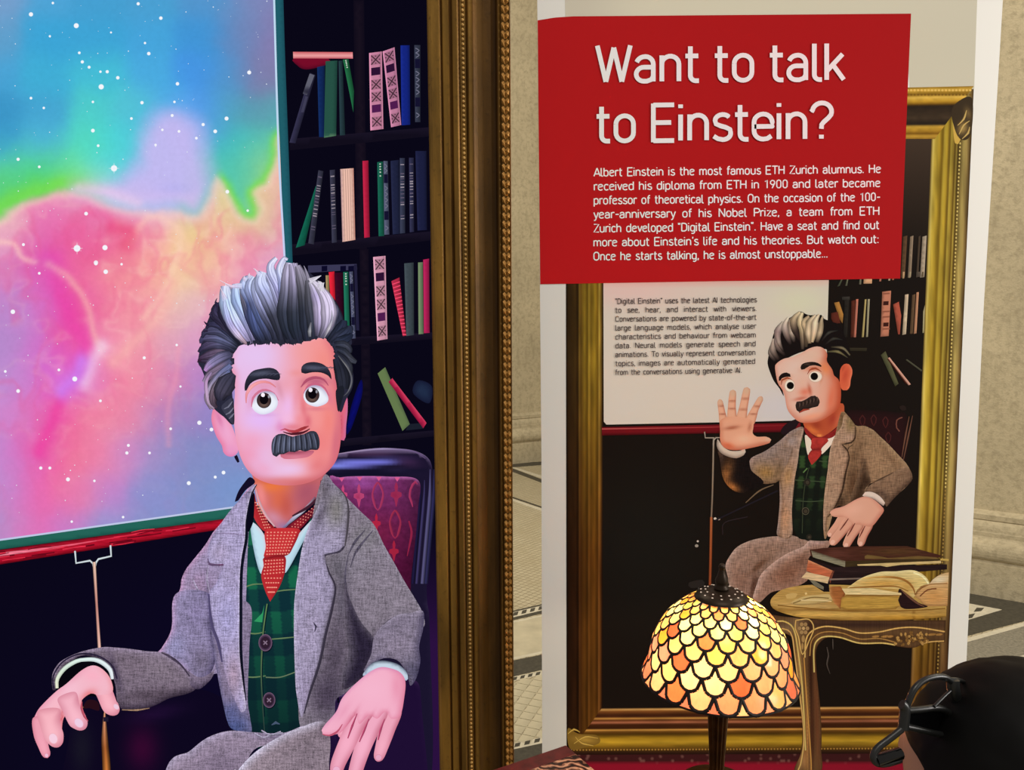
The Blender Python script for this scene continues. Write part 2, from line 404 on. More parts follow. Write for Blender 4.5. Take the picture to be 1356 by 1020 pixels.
# ---- picture board with the nebula
NEB = [(0,0,120,160,205),(60,0,80,165,215),(130,0,70,160,210),(200,0,75,160,210),(280,0,85,150,205),(330,0,118,140,190),(362,0,132,130,180),
(0,50,95,160,205),(60,50,60,165,215),(130,50,62,165,215),(200,50,70,165,220),(270,50,65,150,215),(320,50,110,135,185),(360,50,135,125,175),
(0,100,75,165,215),(60,100,65,175,215),(130,100,70,190,215),(200,100,75,172,225),(260,100,70,150,230),(300,105,82,150,205),(340,105,126,126,172),(368,100,130,128,172),
(0,150,60,150,200),(60,150,70,165,210),(120,150,80,205,205),(180,150,85,195,215),(230,150,75,170,232),(270,150,70,150,235),(300,150,80,168,195),(330,150,95,150,175),(370,150,90,170,180),
(0,190,60,155,205),(60,190,80,182,220),(115,190,85,220,195),(165,190,75,215,215),(205,185,80,190,225),(235,170,165,180,240),(265,160,110,165,240),(290,190,70,185,200),(320,190,72,190,190),(362,190,95,200,170),
(0,220,90,215,190),(50,220,85,215,170),(100,220,88,226,175),(150,220,80,215,215),(185,220,130,190,235),(205,200,180,180,240),(230,205,205,182,240),(262,190,190,180,240),(265,220,195,182,240),(290,220,90,200,170),(320,220,75,195,190),(350,220,140,210,150),(374,215,200,200,150),
(10,240,90,205,110),(60,238,80,208,80),(95,240,150,225,120),(125,238,150,220,220),(160,245,190,200,240),(205,240,200,185,240),(250,240,185,180,240),(278,240,225,200,225),(296,240,220,215,160),(318,240,85,200,170),(345,240,170,215,110),(374,240,225,190,160),
(10,262,140,220,90),(50,258,170,220,110),(100,262,232,160,195),(150,262,225,180,225),(190,262,215,190,240),(240,262,215,185,235),(275,262,245,200,215),(303,262,200,222,110),(325,262,80,200,150),(346,262,190,215,110),(374,262,238,190,170),
(8,290,235,185,190),(60,290,235,120,180),(110,290,235,108,165),(150,290,238,140,185),(190,290,245,185,200),(230,290,242,190,200),(264,300,215,225,110),(285,290,250,190,180),(310,290,240,190,160),(330,284,150,215,120),(345,292,210,200,120),(372,290,235,175,190),
(5,320,235,160,195),(60,320,225,105,175),(100,320,235,92,160),(160,304,232,80,135),(130,320,235,100,150),(180,320,245,150,160),(220,320,250,182,165),(250,330,245,212,150),(280,320,248,182,165),(330,320,240,165,180),(374,320,225,160,200),
(5,360,210,135,200),(45,360,215,110,185),(72,360,238,85,160),(110,360,240,125,160),(160,360,245,152,160),(210,360,248,172,160),(245,360,240,212,160),(280,360,245,182,170),(330,360,235,155,185),(370,360,225,150,200),
(5,410,190,138,205),(45,410,205,130,205),(72,400,232,88,175),(100,410,232,80,160),(125,410,240,120,165),(155,410,245,150,165),(200,410,245,165,170),(240,410,235,198,180),(275,410,225,170,200),
(5,450,178,140,205),(40,450,200,130,205),(80,450,232,82,180),(108,450,232,85,155),(125,455,238,150,185),(150,450,245,150,170),(200,450,240,152,170),(235,450,225,172,190),(262,450,218,150,200),
(5,500,190,143,210),(45,500,212,125,205),(78,495,222,85,200),(98,500,215,130,235),(115,495,225,130,190),(130,500,240,125,168),(165,500,245,145,165),(205,500,235,140,170),(240,500,205,140,190),(268,500,178,130,200),
(5,550,205,140,210),(45,550,225,120,190),(75,545,238,75,165),(95,550,240,115,160),(130,550,243,140,165),(165,550,238,140,170),(205,550,195,135,190),(240,550,155,135,195),(280,550,148,135,200),(320,560,135,140,200),
(5,600,195,140,210),(35,600,218,118,195),(55,600,238,80,170),(85,600,240,125,155),(130,600,240,132,170),(168,600,205,140,200),(210,600,150,145,200),(260,600,135,140,195),(300,600,130,145,200),
(5,650,188,145,210),(38,650,228,110,190),(60,650,240,105,165),(100,650,238,125,170),(140,650,195,135,205),(200,650,140,145,205),(260,650,130,145,200),(310,650,122,150,205),
(5,700,168,150,205),(28,700,220,125,195),(52,700,235,105,175),(85,700,195,130,205),(140,700,150,150,210),(220,700,135,148,205)]
NEB = np.array(NEB, float)
CLOUD = [(-200, 300), (-60, 296), (0, 290), (12, 280), (35, 266), (62, 257), (90, 253), (116, 258), (140, 268), (170, 277), (200, 276), (235, 279), (262, 286), (276, 268), (281, 248), (286, 238), (297, 250), (306, 266), (312, 282), (322, 291), (337, 290), (343, 276), (336, 258), (343, 247), (358, 237), (366, 212), (372, 176), (420, 160), (420, 800), (-200, 800)]
PILLAR = [(96, 247), (132, 243), (160, 233), (181, 214), (186, 190), (196, 166), (212, 152), (230, 149), (252, 158), (266, 174), (271, 202), (280, 238), (276, 262), (262, 284), (235, 277), (170, 275), (140, 266), (112, 256)]
def softmask(V, poly, w_):
    poly = crom(poly, True, 6); d, _ = edge_info(V, poly); s = np.where(inside(V, poly), d, -d); t = np.clip(s / w_ * .5 + .5, 0, 1); return t * t * (3 - 2 * t), s
def rbf(x, y, Q, sg):
    out = np.zeros((len(x), 3)); sw = np.zeros(len(x))
    for q in Q:
        d2 = (x - q[0]) ** 2 + (y - q[1]) ** 2; k = np.exp(-d2 / (2 * sg ** 2)) + 1e-4 * np.exp(-d2 / (2 * 70.0 ** 2)) + 1e-12
        out += k[:, None] * q[2:]; sw += k
    return out / sw[:, None]
def nebula(V, c):
    x, y = V[:, 0], V[:, 1]
    n1, n2 = fbm(x / 40, y / 40, 4, 3) - .47, fbm(x / 40, y / 40, 4, 9) - .47
    sky = NEB[(NEB[:, 1] < 250) & ~((NEB[:, 2] > 165) & (NEB[:, 4] > 210) & (NEB[:, 3] < 215)) & ~((NEB[:, 1] > 200) & (NEB[:, 2] > 195))]
    cld = NEB[(NEB[:, 1] >= 262) & ~((NEB[:, 3] > 195) & (NEB[:, 2] < 195))]
    cs = rbf(x + 20 * n1, y + 20 * n2, sky, 20.0); cc = rbf(x + 22 * n1, y + 22 * n2, cld, 21.0)
    W2 = np.stack([x + 16 * n2, y + 16 * n1], 1)
    m, s = softmask(W2, CLOUD, 9); pm, ps = softmask(W2, PILLAR, 22)
    g1 = np.exp(-((s + 9) / 13) ** 2) * np.clip((150 - x) / 40, 0, 1) + np.exp(-((s + 4) / 7) ** 2) * np.clip((x - 284) / 12, 0, 1) * .9
    cs += g1[:, None] * (np.array([120, 222, 84.]) - cs) * .85
    out = cs + m[:, None] * (cc - cs)
    pc = np.array([200, 186, 242.]) + np.clip((y - 235) / 40, 0, 1)[:, None] * np.array([18, 4, -2.]) - (np.exp(-((x - 232) / 28) ** 2 - ((y - 250) / 9) ** 2) * .3)[:, None] * np.array([40, 20, 0.])
    out += (pm * .93)[:, None] * (pc - out)
    rim = np.exp(-((s - 4) / 6) ** 2) * (1 - pm); out += (rim * .45)[:, None] * (np.array([250, 214, 196.]) - out)
    # curling filaments inside the cloud
    hot = np.clip(s / 25, 0, 1) * np.clip(1 - (y - 420 - (120 - x) * .6) / 260, .12, 1)
    ax, ay = x + 34 * (fbm(x / 45, y / 45, 3, 51) - .47), y + 34 * (fbm(x / 45, y / 45, 3, 52) - .47)
    r1 = np.clip(1 - abs(2 * fbm(ax / 55, ay / 38, 3, 21) / .94 - 1) * 5.5, 0, 1); r2 = np.clip(1 - abs(2 * fbm(ax / 30 + 9, ay / 60, 3, 33) / .94 - 1) * 4.5, 0, 1)
    out += (r1 ** 2 * .24 * hot * np.clip((x + 40) / 120, .3, 1))[:, None] * (np.array([255, 222, 205.]) - out); out += (r2 * .26 * hot)[:, None] * (np.array([232, 84, 140.]) - out)
    def streak(P, wd, col, al):
        Q = crom(P, False, 4); t_, tot = np.full(len(x), 1e9), None
        for q in Q: t_ = np.minimum(t_, (x + 9 * n1 - q[0]) ** 2 + (y + 9 * n2 - q[1]) ** 2)
        nonlocal out; out = out + (np.exp(-t_ / (2 * wd * wd)) * al)[:, None] * (np.array(col, float) - out)
    streak([(66, 345), (72, 380), (92, 420), (112, 455), (104, 480)], 11, (236, 66, 168), .7)
    streak([(118, 470), (92, 512), (72, 550), (52, 600)], 7, (238, 62, 160), .65)
    streak([(64, 352), (92, 372), (112, 400), (124, 440), (134, 462)], 4, (250, 190, 180), .55)
    streak([(136, 460), (124, 478), (112, 505)], 7, (246, 206, 232), .75); streak([(108, 480), (98, 500), (84, 520)], 9, (206, 130, 246), .8)
    streak([(0, 318), (20, 322), (30, 340), (48, 348)], 3, (255, 206, 196), .6); streak([(170, 322), (196, 290), (232, 300), (240, 330), (225, 370), (190, 420)], 4, (255, 214, 190), .45)
    streak([(250, 330), (236, 370), (200, 430), (150, 480)], 6, (252, 196, 176), .35); streak([(150, 300), (172, 306), (168, 322)], 8, (232, 66, 116), .6); streak([(118, 280), (140, 285), (150, 300)], 5, (238, 90, 150), .4)
    streak([(236, 462), (232, 500), (222, 540), (222, 590)], 3, (250, 160, 180), .35); streak([(60, 350), (56, 420), (40, 470)], 12, (214, 110, 200), .35); streak([(104, 250), (140, 255), (180, 270)], 6, (246, 206, 236), .5)
    return np.clip(out * (1 + .05 * (fbm(x / 3.3, y / 3.3, 2, 40) - .5)[:, None]), 0, 255)
board = empty('pictured_board', (0, 0, 0), screen, 'picture board showing a pink and blue nebula')
frame(0, 0, 1)
p = sp(); p.shape([(-185, -185, 1), (359.5, -185, 1), (363, 0, 1), (377, 345, 1), (390, 665, 1), (303, 673, 1), (0, 715.5, 1), (-185, 742, 1)], (200, 150, 200), 2.6, False, fn=nebula); p.build(board, 'nebula_picture', 'glowing pink, teal and lavender nebula')
p = sp(); p.shape([(359, -185), (370, -185), (377, 60), (388, 360), (395, 600), (380, 600), (376.5, 345), (363, 0)], (32, 92, 104), 5, False, rims=[(1, 0, 5, (22, 66, 80), .7)])
p.stroke([(358.5, -185), (363, 0), (369, 200), (377, 345), (383, 470)], 2.6, [(190, 225, 240), (190, 215, 240), (200, 200, 240)], (1, 1), 10)
p.build(board, 'side_border', 'teal board edge')
frame(0, 660, 4.2375)
p = sp(); p.shape([(-800, 343), (0, 235), (1290, 55), (1500, 25), (1500, 80), (1250, 117), (0, 288), (-800, 395)], (36, 100, 88), 5, False, rims=[(0, 1, 4, (22, 74, 66), .8)])
p.stroke([(-800, 342), (0, 234), (650, 143), (1300, 52), (1500, 25)], 2.4, (190, 200, 230), (1, 1), 10); p.build(board, 'lower_border', 'green board edge')
p = sp(); p.shape([(-800, 397), (0, 290), (1250, 117), (1500, 82), (1500, 125), (1190, 182), (0, 372), (-800, 490)], (176, 18, 42), 4, False, rims=[(0, 1, 5, (84, 4, 16), .9), (0, -1, 4, (70, 8, 22), .8)])
p.stroke([(-800, 425), (0, 316), (300, 277), (640, 222)], [5, 6, 4, 1], [(235, 110, 135), (240, 130, 150), (225, 70, 95)], (.8, 1.1, .8))
for a in range(26):
    x = RNG.uniform(-100, 1100); y = 318 + RNG.uniform(-18, 38) - x * .147
    p.stroke([(x, y), (x + 60, y - 9 + RNG.uniform(-5, 5)), (x + 130, y - 19)], RNG.uniform(.8, 2), (105, 8, 26) if a % 2 else (220, 45, 70), (1, 1))
p.build(board, 'ledge', 'glossy red mahogany ledge', 'grainx')
p = sp()
for pt in ([(421, 296), (427, 364), (505, 350), (522, 366), (526, 385)], [(620, 264), (624, 325), (552, 342), (538, 362), (533, 385)]): p.stroke(pt, 2.6, (205, 215, 220), (.7, 1.1, .9), 3, sm=False)
p.stroke([(528, 358), (545, 640), (558, 842)], [4.4, 3.4, 4.4], [(225, 190, 170), (190, 130, 120), (226, 180, 165)], (.55, 1.1, 1, .5)); p.build(board, 'easel_post', 'thin pale post with forked bracket under the board')
# stars
frame(0, 0, 1)
p = sp()
big = [(41, 19, 3.4), (70, 4, 2), (101, 34, 4), (183, 5, 2.6), (213, 24, 2.8), (147, 43, 1.6), (66, 48, 1.8), (192, 57, 1.9), (197, 71, 2.8), (105, 70, 2.2), (109, 82, 2.6), (118, 89, 2.4), (133, 95, 2), (142, 95, 2.6), (156, 103, 2.8), (134, 115, 4.2), (235, 111, 2.8), (188, 136, 2.7), (231, 135, 2), (330, 96, 3.2), (41, 130, 2.2), (123, 135, 2), (58, 143, 2), (174, 157, 2.2), (123, 173, 3), (228, 153, 2.4), (215, 172, 2), (237, 174, 2.2), (269, 165, 2.6), (260, 183, 2.2), (285, 174, 3), (300, 157, 3.2), (206, 192, 2), (151, 223, 5), (130, 193, 2.2), (24, 211, 2.6), (52, 221, 2.2), (301, 254, 3), (328, 279, 2), (102, 329, 5.4), (139, 328, 4.2), (127, 348, 3.6), (31, 324, 2.4), (140, 360, 3.6), (161, 350, 2), (52, 362, 2.2), (114, 283, 3), (127, 349, 3), (17, 413, 3.6), (24, 518, 3), (78, 490, 2.2), (191, 474, 2.5), (99, 502, 4), (234, 457, 2), (239, 512, 1.8), (264, 560, 3.4), (280, 569, 3), (170, 590, 2.4), (168, 600, 2.6), (198, 600, 2.2), (250, 640, 3.2), (296, 626, 3), (285, 632, 2.4), (54, 620, 2.6), (66, 620, 2.4), (90, 635, 3.2), (125, 637, 2), (163, 685, 2), (95, 691, 2), (7, 492, 2.2), (133, 531, 2.2), (226, 568, 2.2)]
for (x, y, r) in big:
    r *= .72; cb = tuple(nebula(np.array([[x, y]]), None)[0]); p.disc((x, y), r * 1.25, r * 1.25, (244, 246, 252), edge=tuple(.35 * 240 + .65 * q for q in cb), n=10)
    if r > 3.2: p.stroke([(x - 2 * r, y), (x, y), (x + 2 * r, y)], [.2, 1.2, .2], (235, 240, 250), (1, 1)); p.stroke([(x, y - 2 * r), (x, y), (x, y + 2 * r)], [.2, 1.2, .2], (235, 240, 250), (1, 1))
for i in range(300):
    x, y = RNG.uniform(0, 360), RNG.uniform(0, 690); r = .35 + .5 * RNG.random() ** 2
    if y > 705 - x * .14 : continue
    p.disc((x, y), r, r, (225, 235, 245), n=6)
p.build(board, 'star', 'white stars across the nebula', kind='stuff')

# ---- armchair in the picture
chair = empty('pictured_armchair', (0, 0, 0), screen, 'purple upholstered armchair with carved dark frame')
frame(430, 590, 6)
p = sp(); p.shape([(-60, 130), (60, 95), (130, 62), (250, 40), (400, 24), (600, 26), (720, 45), (810, 90), (850, 160), (858, 300), (845, 480), (815, 800), (812, 1200), (835, 1500), (835, 2700), (500, 2700), (400, 1500), (300, 800), (-60, 400)], (26, 20, 44), 6,
   rims=[(0, -1, 2.5, (130, 110, 150), .9)], blobs=[(300, 140, 330, 30, -.06, (118, 118, 218), 1, 2), (100, 160, 120, 20, -.1, (130, 140, 235), .9), (660, 130, 100, 40, .2, (60, 36, 70), .8), (300, 75, 300, 12, -.04, (70, 44, 76), .8, 2), (400, 212, 420, 22, -.02, (14, 14, 34), .8, 2), (600, 205, 120, 12, .05, (60, 50, 90), .5)])
p.build(chair, 'chair_frame', 'glossy dark carved back frame')
p = sp()
for off, cl, wd in ((0, (70, 66, 100), 5), (30, (36, 34, 66), 5), (-45, (50, 44, 80), 4), (-75, (24, 20, 48), 5), (-105, (44, 36, 70), 3)):
    p.stroke([(838 + off, 190 if off >= 0 else 230 + abs(off)), (835 + off, 400), (815 + off, 640), (792 + off, 900), (775 + off, 1100)], [1, wd, wd, wd, wd], cl, (.5, 1, 1.3, .7))
p.stroke([(110, 66), (400, 30), (600, 32), (720, 54), (800, 105)], [1, 2, 2.4, 1.6, 1], [(150, 130, 160), (150, 135, 175), (90, 70, 110)], (1, 1))
p.build(chair, 'chair_post', 'ridged right post of the chair back')
def fab(V, c):
    x, y = V[:, 0], V[:, 1]; t = np.clip((y - 632) / 120, 0, 1)
    a = np.array([120, 48, 104.]); b = np.array([84, 18, 56.]); c = a + (b - a) * t[:, None]
    return c * (1 - .35 * np.clip((x - 520) / 35, 0, 1))[:, None]
p = sp(); p.shape([(40, 275), (120, 255), (250, 245), (500, 248), (742, 277), (742, 500), (715, 800), (690, 1020), (640, 1500), (400, 1300), (200, 700)], (150, 50, 110), 5, fn=fab, rims=[(0, -1, 3, (205, 120, 185), .7)],
   blobs=[(300, 300, 130, 40, 0, (170, 90, 175), .6), (440, 700, 160, 160, 0, (120, 26, 54), .5)]); p.build(chair, 'back_cushion', 'plum fabric with red motifs', 'mottle')
p = sp(); mc = (156, 50, 88)
def oval(x, y, h, c_=mc):
    for s_ in (-1, 1): p.stroke([(x, y), (x + s_ * 22, y + 30), (x + s_ * 42, y + h * .4), (x + s_ * 36, y + h * .62), (x + s_ * 18, y + h * .9), (x, y + h)], [2.2, 3, 2, 3, 3, 1], c_, (.9, 1.1), 3)
def spade(x, y, s_=1.0, c_=mc):
    p.shape([(x, y), (x + 14 * s_, y + 40 * s_), (x + 10 * s_, y + 75 * s_), (x + 42 * s_, y + 85 * s_), (x + 44 * s_, y + 115 * s_), (x + 18 * s_, y + 130 * s_), (x, y + 200 * s_), (x - 18 * s_, y + 130 * s_), (x - 44 * s_, y + 115 * s_), (x - 42 * s_, y + 85 * s_), (x - 10 * s_, y + 75 * s_), (x - 14 * s_, y + 40 * s_)], c_, 6, blobs=[(x, y + 105 * s_, 18, 16, 0, (140, 30, 70), .8)])
oval(422, 292, 225); oval(560, 515, 225, (146, 42, 72)); spade(568, 290, 1, (150, 42, 80)); spade(272, 305, .95, (180, 66, 112)); spade(410, 538, .8, (176, 36, 64)); spade(550, 755, .85, (160, 34, 60)); spade(145, 310, .8, (200, 70, 120))
oval(415, 745, 200, (150, 34, 60))
p.stroke([(738, 310), (722, 290), (700, 310), (682, 350), (676, 410), (690, 450), (700, 490)], [1, 4, 3, 2.5, 3, 3, 1], mc, (.9, 1.1)); p.stroke([(668, 600), (690, 690), (672, 800), (655, 880)], [2, 3, 2.4, 1], (140, 34, 66), (1, 1))
for x, y in ((135, 256), (278, 250), (430, 250), (576, 254)): p.shape([(x - 22, y), (x + 22, y), (x, y + 34)], (214, 90, 140), 5, False)
p.build(chair, 'fabric_motif', 'red woven ovals and buds', kind='stuff')
frame(280, 820, 4.2375)
p = sp(); p.shape([(650, 440), (668, 412), (720, 400), (860, 310), (900, 300), (1120, 330), (1180, 500), (1180, 1300), (640, 1300), (655, 800), (655, 600)], (30, 14, 50), 6, rims=[(0, -1, 4, (70, 44, 84), .7)], blobs=[(690, 425, 22, 16, 0, (140, 130, 190), .8), (738, 415, 12, 12, 0, (150, 120, 190), .8), (700, 560, 20, 90, 0, (60, 50, 90), .6)])
p.stroke([(712, 470), (712, 410), (760, 375), (850, 330)], 2.6, (12, 8, 24), (1, 1)); p.stroke([(724, 400), (790, 360), (850, 325)], 1.6, (110, 70, 120), (1, 1)); p.build(chair, 'armrest', 'dark armrest under his left hand')
frame(0, 780, 4.25)
p = sp(); p.shape([(395, 790), (470, 640), (620, 640), (900, 600), (1080, 560), (1270, 640), (1300, 900), (1300, 1500), (395, 1500)], (13, 7, 30), 9, blobs=[(800, 900, 90, 130, 0, (56, 8, 46), .9), (880, 700, 160, 40, -.2, (40, 16, 58), .6), (460, 900, 60, 140, 0, (24, 22, 36), .9)])
p.stroke([(590, 690), (588, 730), (590, 860), (600, 1020), (605, 1300)], [2, 9, 11, 11, 11], [(200, 140, 110), (140, 80, 40), (190, 116, 52), (205, 122, 56)], (.25, .8, 1.25, .9, .35))
p.stroke([(582, 735), (610, 735)], 6, (30, 24, 44), (1, 1)); p.stroke([(466, 668), (510, 662), (545, 672)], [2, 4, 2], (150, 118, 84), (1, 1)); p.stroke([(680, 668), (780, 672), (860, 655)], [1, 2, 1], (170, 120, 110), (1, 1))
p.build(chair, 'armrest', 'dark armrest with amber post under his right hand')

# ---- the man in the picture
man = empty('pictured_man', (0, 0, 0), screen, 'cartoon man with swept grey hair, moustache, tweed suit, green tartan waistcoat and red tie')
def TW(y0, l, r):  # tweed light: lavender on the left, warm grey on the right
    return None
# shirt and vest
frame(280, 620, 3.643)
def tartan(V, c):
    x, y = V[:, 0], V[:, 1]; xx = x - .06 * (y - 720) - 6 * np.sin((y - 700) / 160); yy = y + .07 * abs(x - 352)
    c = np.tile(np.array([14, 46, 54.]), (len(V), 1)); br = np.array([26, 108, 74.])
    gx = ((xx - 322) % 27.5) / 27.5; gy = ((yy - 752) % 59) / 59
    bx = ((gx < .45)).astype(float); by = (gy < .5).astype(float)
    k = bx * by * .9 + (bx * (1 - by) + (1 - bx) * by) * .3
    c = c + (br - c) * k[:, None] * np.clip(1.15 - (y - 700) / 330, .25, 1)[:, None]
    return c * (1 - .3 * np.clip((y - 800) / 180, 0, 1))[:, None]
p = sp(); p.shape([(185, 260), (215, 240), (300, 480), (380, 480), (480, 240), (470, 420), (430, 800), (440, 1000), (500, 1300), (530, 1345, 1), (380, 1390), (300, 1400), (220, 1350), (160, 1250), (120, 1000), (130, 640), (150, 400)], (18, 70, 66), 2.6, fn=tartan, rims=[(-1, 0, 7, (6, 22, 34), .8), (1, 0, 9, (5, 14, 34), .9)], blobs=[(380, 1370, 120, 40, 0, (6, 16, 34), .7)])
yl = (112, 140, 96)
for q in ([(150, 580), (200, 562), (250, 560)], [(308, 597), (350, 590), (408, 586)], [(150, 790), (210, 800), (260, 790)], [(290, 826), (340, 822), (398, 816)], [(150, 1005), (200, 1010), (262, 1003)], [(150, 385), (180, 383)]): p.stroke(q, [1.4, 1.8, 1.2], yl, (1, .8))
p.stroke([(262, 1010), (330, 1010), (405, 985)], 1.5, (110, 130, 100), (1, .8))
p.stroke([(268, 655), (258, 720), (248, 800), (242, 900), (240, 1020), (250, 1200), (262, 1350)], [1.6, 2, 2, 1.8, 1.5, 1.2, 1], [(120, 160, 100), (110, 140, 95), (70, 96, 80), (50, 70, 70)], (1, .5))
p.stroke([(274, 655), (264, 720), (254, 800), (248, 900), (246, 1020), (256, 1200)], 1.6, (6, 26, 36), (1, 1))
p.shape([(205, 740), (245, 700), (255, 660), (245, 745)], (48, 150, 96), 4, False)
p.build(man, 'waistcoat', 'dark green tartan waistcoat')
for (x, y, r) in ((260, 843, 33), (278, 1120, 30)):
    p = sp(); p.disc((x + 3, y + 4), r, r * 1.28, (8, 12, 24)); p.disc((x, y), r, r * 1.25, (62, 44, 66), edge=(120, 92, 118)); p.disc((x, y), r * .68, r * .85, (48, 30, 46), edge=(34, 22, 38))
    for a_ in (-1, 1): p.stroke([(x - 9, y - 9 * a_), (x + 9, y + 9 * a_)], 1.6, (130, 110, 130), (1, 1))
    p.build(man, 'button', 'dark plum waistcoat button')
p = sp(); p.stroke([(290, 1240), (310, 1228), (330, 1236)], [1, 4, 1], (70, 86, 110), (1, 1)); p.build(man, 'button', 'lowest button almost hidden')
p = sp(); p.shape([(190, 262), (258, 330), (262, 450), (238, 510), (205, 400)], (196, 226, 240), 4, rims=[(1, 0, 5, (226, 180, 190), .6), (-1, 0, 4, (120, 150, 170), .6)]); p.shape([(420, 320), (500, 240), (440, 360), (358, 505), (352, 430)], (190, 222, 236), 4, rims=[(-1, 0, 4, (226, 190, 200), .6), (1, 0, 4, (120, 150, 170), .6)]); p.build(man, 'shirt', 'pale blue white shirt')
p = sp(); p.shape([(205, 60), (222, 165), (262, 240), (310, 285), (338, 297), (360, 285), (410, 235), (470, 175), (535, 110), (545, 20), (400, 20), (210, 20)], (206, 108, 112), 3.4, blobs=[(300, 90, 80, 34, .1, (238, 124, 62), .95), (330, 150, 50, 60, 0, (222, 106, 70), .8), (240, 130, 22, 70, -.2, (240, 140, 140), .9), (460, 120, 70, 90, .4, (168, 84, 104), .9), (360, 190, 30, 60, 0, (190, 80, 70), .6), (300, 240, 50, 30, .5, (206, 150, 178), .7), (350, 285, 40, 26, 0, (150, 120, 170), .8), (320, 62, 130, 14, 0, (214, 92, 48), .7)], rims=[(1, 0, 8, (110, 50, 76), .6)])
p.build(man, 'neck')
p = sp(); p.stroke([(212, 95), (232, 165), (262, 225), (305, 282)], [1, 3, 3, 2], (232, 180, 190), (.8, 1)); p.stroke([(500, 140), (450, 200), (400, 240), (345, 290)], [2, 4, 5, 2], [(120, 90, 110), (206, 206, 226), (120, 110, 150)], (.7, 1, 1)); p.stroke([(530, 60), (520, 130), (470, 185), (390, 232)], [2, 3, 4, 2], (70, 34, 50), (.9, 1)); p.build(man, 'shirt_collar')
# tie
def tie_dots(p, A, nu, nv, r=1.25):
    a, b, c_, d = [np.array(t, float) for t in A]
    for j in range(nv):
        for i in range(nu):
            u, v = (i + .5) / nu, (j + .5) / nv; q = (1 - v) * ((1 - u) * a + u * b) + v * ((1 - u) * d + u * c_)
            p.disc(q, r * _fr[2], r * .8 * _fr[2], (240, 150, 132), n=6)
p = sp(); red = (178, 40, 48)
p.shape([(208, 125), (220, 175), (262, 250), (305, 290), (262, 308), (222, 270), (198, 215), (196, 150)], red, 4, rims=[(1, 0, 5, (110, 14, 24), .8), (-1, 0, 4, (210, 64, 66), .5)])
p.shape([(548, 40), (545, 110), (520, 200), (470, 250), (420, 298), (360, 292), (420, 240), (490, 190), (530, 130)], (104, 22, 40), 4, rims=[(0, 1, 5, (70, 10, 28), .7)], blobs=[(420, 270, 40, 22, -.6, (168, 34, 46), .9)])
tie_dots(p, [(206, 160), (225, 160), (290, 292), (255, 296)], 3, 10, 1.1); tie_dots(p, [(500, 175), (525, 190), (420, 292), (375, 288)], 3, 9, .9); p.build(man, 'tie_band', 'red dotted tie around the collar')
p = sp(); p.shape([(255, 430), (352, 425), (356, 500, 1), (330, 570), (283, 645, 1), (258, 590), (240, 520), (252, 470)], (186, 42, 48), 3, rims=[(0, -1, 7, (96, 14, 22), .8), (1, 0, 6, (140, 24, 34), .6)]); tie_dots(p, [(257, 440), (350, 435), (352, 510), (246, 520)], 7, 5); tie_dots(p, [(248, 520), (346, 520), (300, 610), (276, 610)], 6, 4); p.build(man, 'tie', 'hanging end of the red dotted tie')
p = sp(); p.shape([(262, 300), (300, 290), (420, 292), (422, 320), (395, 380), (368, 420), (310, 428), (262, 440), (252, 425), (262, 380), (256, 330)], (200, 50, 54), 3, rims=[(0, 1, 7, (110, 16, 26), .8), (1, 0, 6, (140, 24, 34), .6)]); tie_dots(p, [(262, 303), (418, 303), (372, 420), (262, 424)], 9, 8); p.build(man, 'tie_knot', 'knot of the red dotted tie')
# ---- jacket
frame(280, 620, 3.643)
p = sp()   # right body of the jacket and upper arm
p.shape([(540, 40), (600, 90), (655, 145), (720, 210), (785, 275), (832, 370), (880, 455), (930, 545), (985, 635), (1018, 700), (1020, 770), (900, 790), (790, 840), (775, 900), (740, 960), (745, 1000), (700, 1040), (640, 1090), (600, 1120), (590, 1200), (540, 1245), (430, 1250), (430, 1000), (480, 700), (480, 300)], (128, 118, 132), 4,
  rims=[(1, -.3, 7, (150, 142, 158), .6)], blobs=[(690, 430, 120, 120, 0, (136, 128, 142), .8), (600, 900, 70, 200, .1, (78, 68, 84), .85), (560, 1100, 90, 110, 0, (66, 56, 74), .85), (630, 620, 34, 120, 0, (84, 78, 92), .8), (610, 480, 50, 60, 0, (88, 84, 94), .7), (860, 620, 100, 110, 0, (136, 126, 140), .7), (740, 330, 60, 60, .6, (112, 110, 112), .5), (840, 790, 70, 30, -.6, (60, 50, 70), .7), (560, 260, 50, 140, 0, (112, 108, 112), .5)])
for q in ([(660, 420), (645, 520), (655, 640), (680, 780)], [(780, 300), (700, 400), (670, 480)], [(740, 300), (690, 360), (660, 420)]): p.stroke(q, [1, 3.5, 1], (78, 72, 88), (.9, 1.15, .9))
p.shape([(640, 560), (672, 640), (720, 740), (790, 832), (778, 900), (748, 958), (740, 1000), (700, 1036), (640, 1066), (628, 1000), (660, 900), (648, 760)], (40, 33, 52), 3, rims=[(-1, 0, 17, (92, 84, 98), 1.0), (0, -1, 14, (96, 88, 102), .8), (.7, -.7, 5, (96, 88, 102), .6), (0, 1, 8, (62, 54, 68), .8)])
p.build(man, 'jacket_front', 'right front and sleeve of the grey tweed jacket', 'tweed')
p = sp(); p.stroke([(642, 376), (618, 404), (546, 423), (564, 500), (595, 575), (579, 680), (549, 800), (519, 940), (474, 1080), (446, 1185)], [2, 3, 3, 4, 5, 5, 5, 5, 4, 2], (54, 48, 62), (.9, 1.1, 1.3)); p.stroke([(598, 84), (644, 134), (660, 200), (655, 300), (644, 378)], [1, 2.5, 3, 3, 1.5], (70, 64, 72), (.9, 1.2))
p.stroke([(785, 845), (812, 786), (850, 742), (905, 710), (960, 700)], [1, 3, 3, 2, 1], (60, 54, 66), (1, 1.2)); p.build(man, 'jacket_edge_shade', 'dark edges of the lapel and cuff')  # contact shade at lapel and cuff edges, drawn as dark strokes
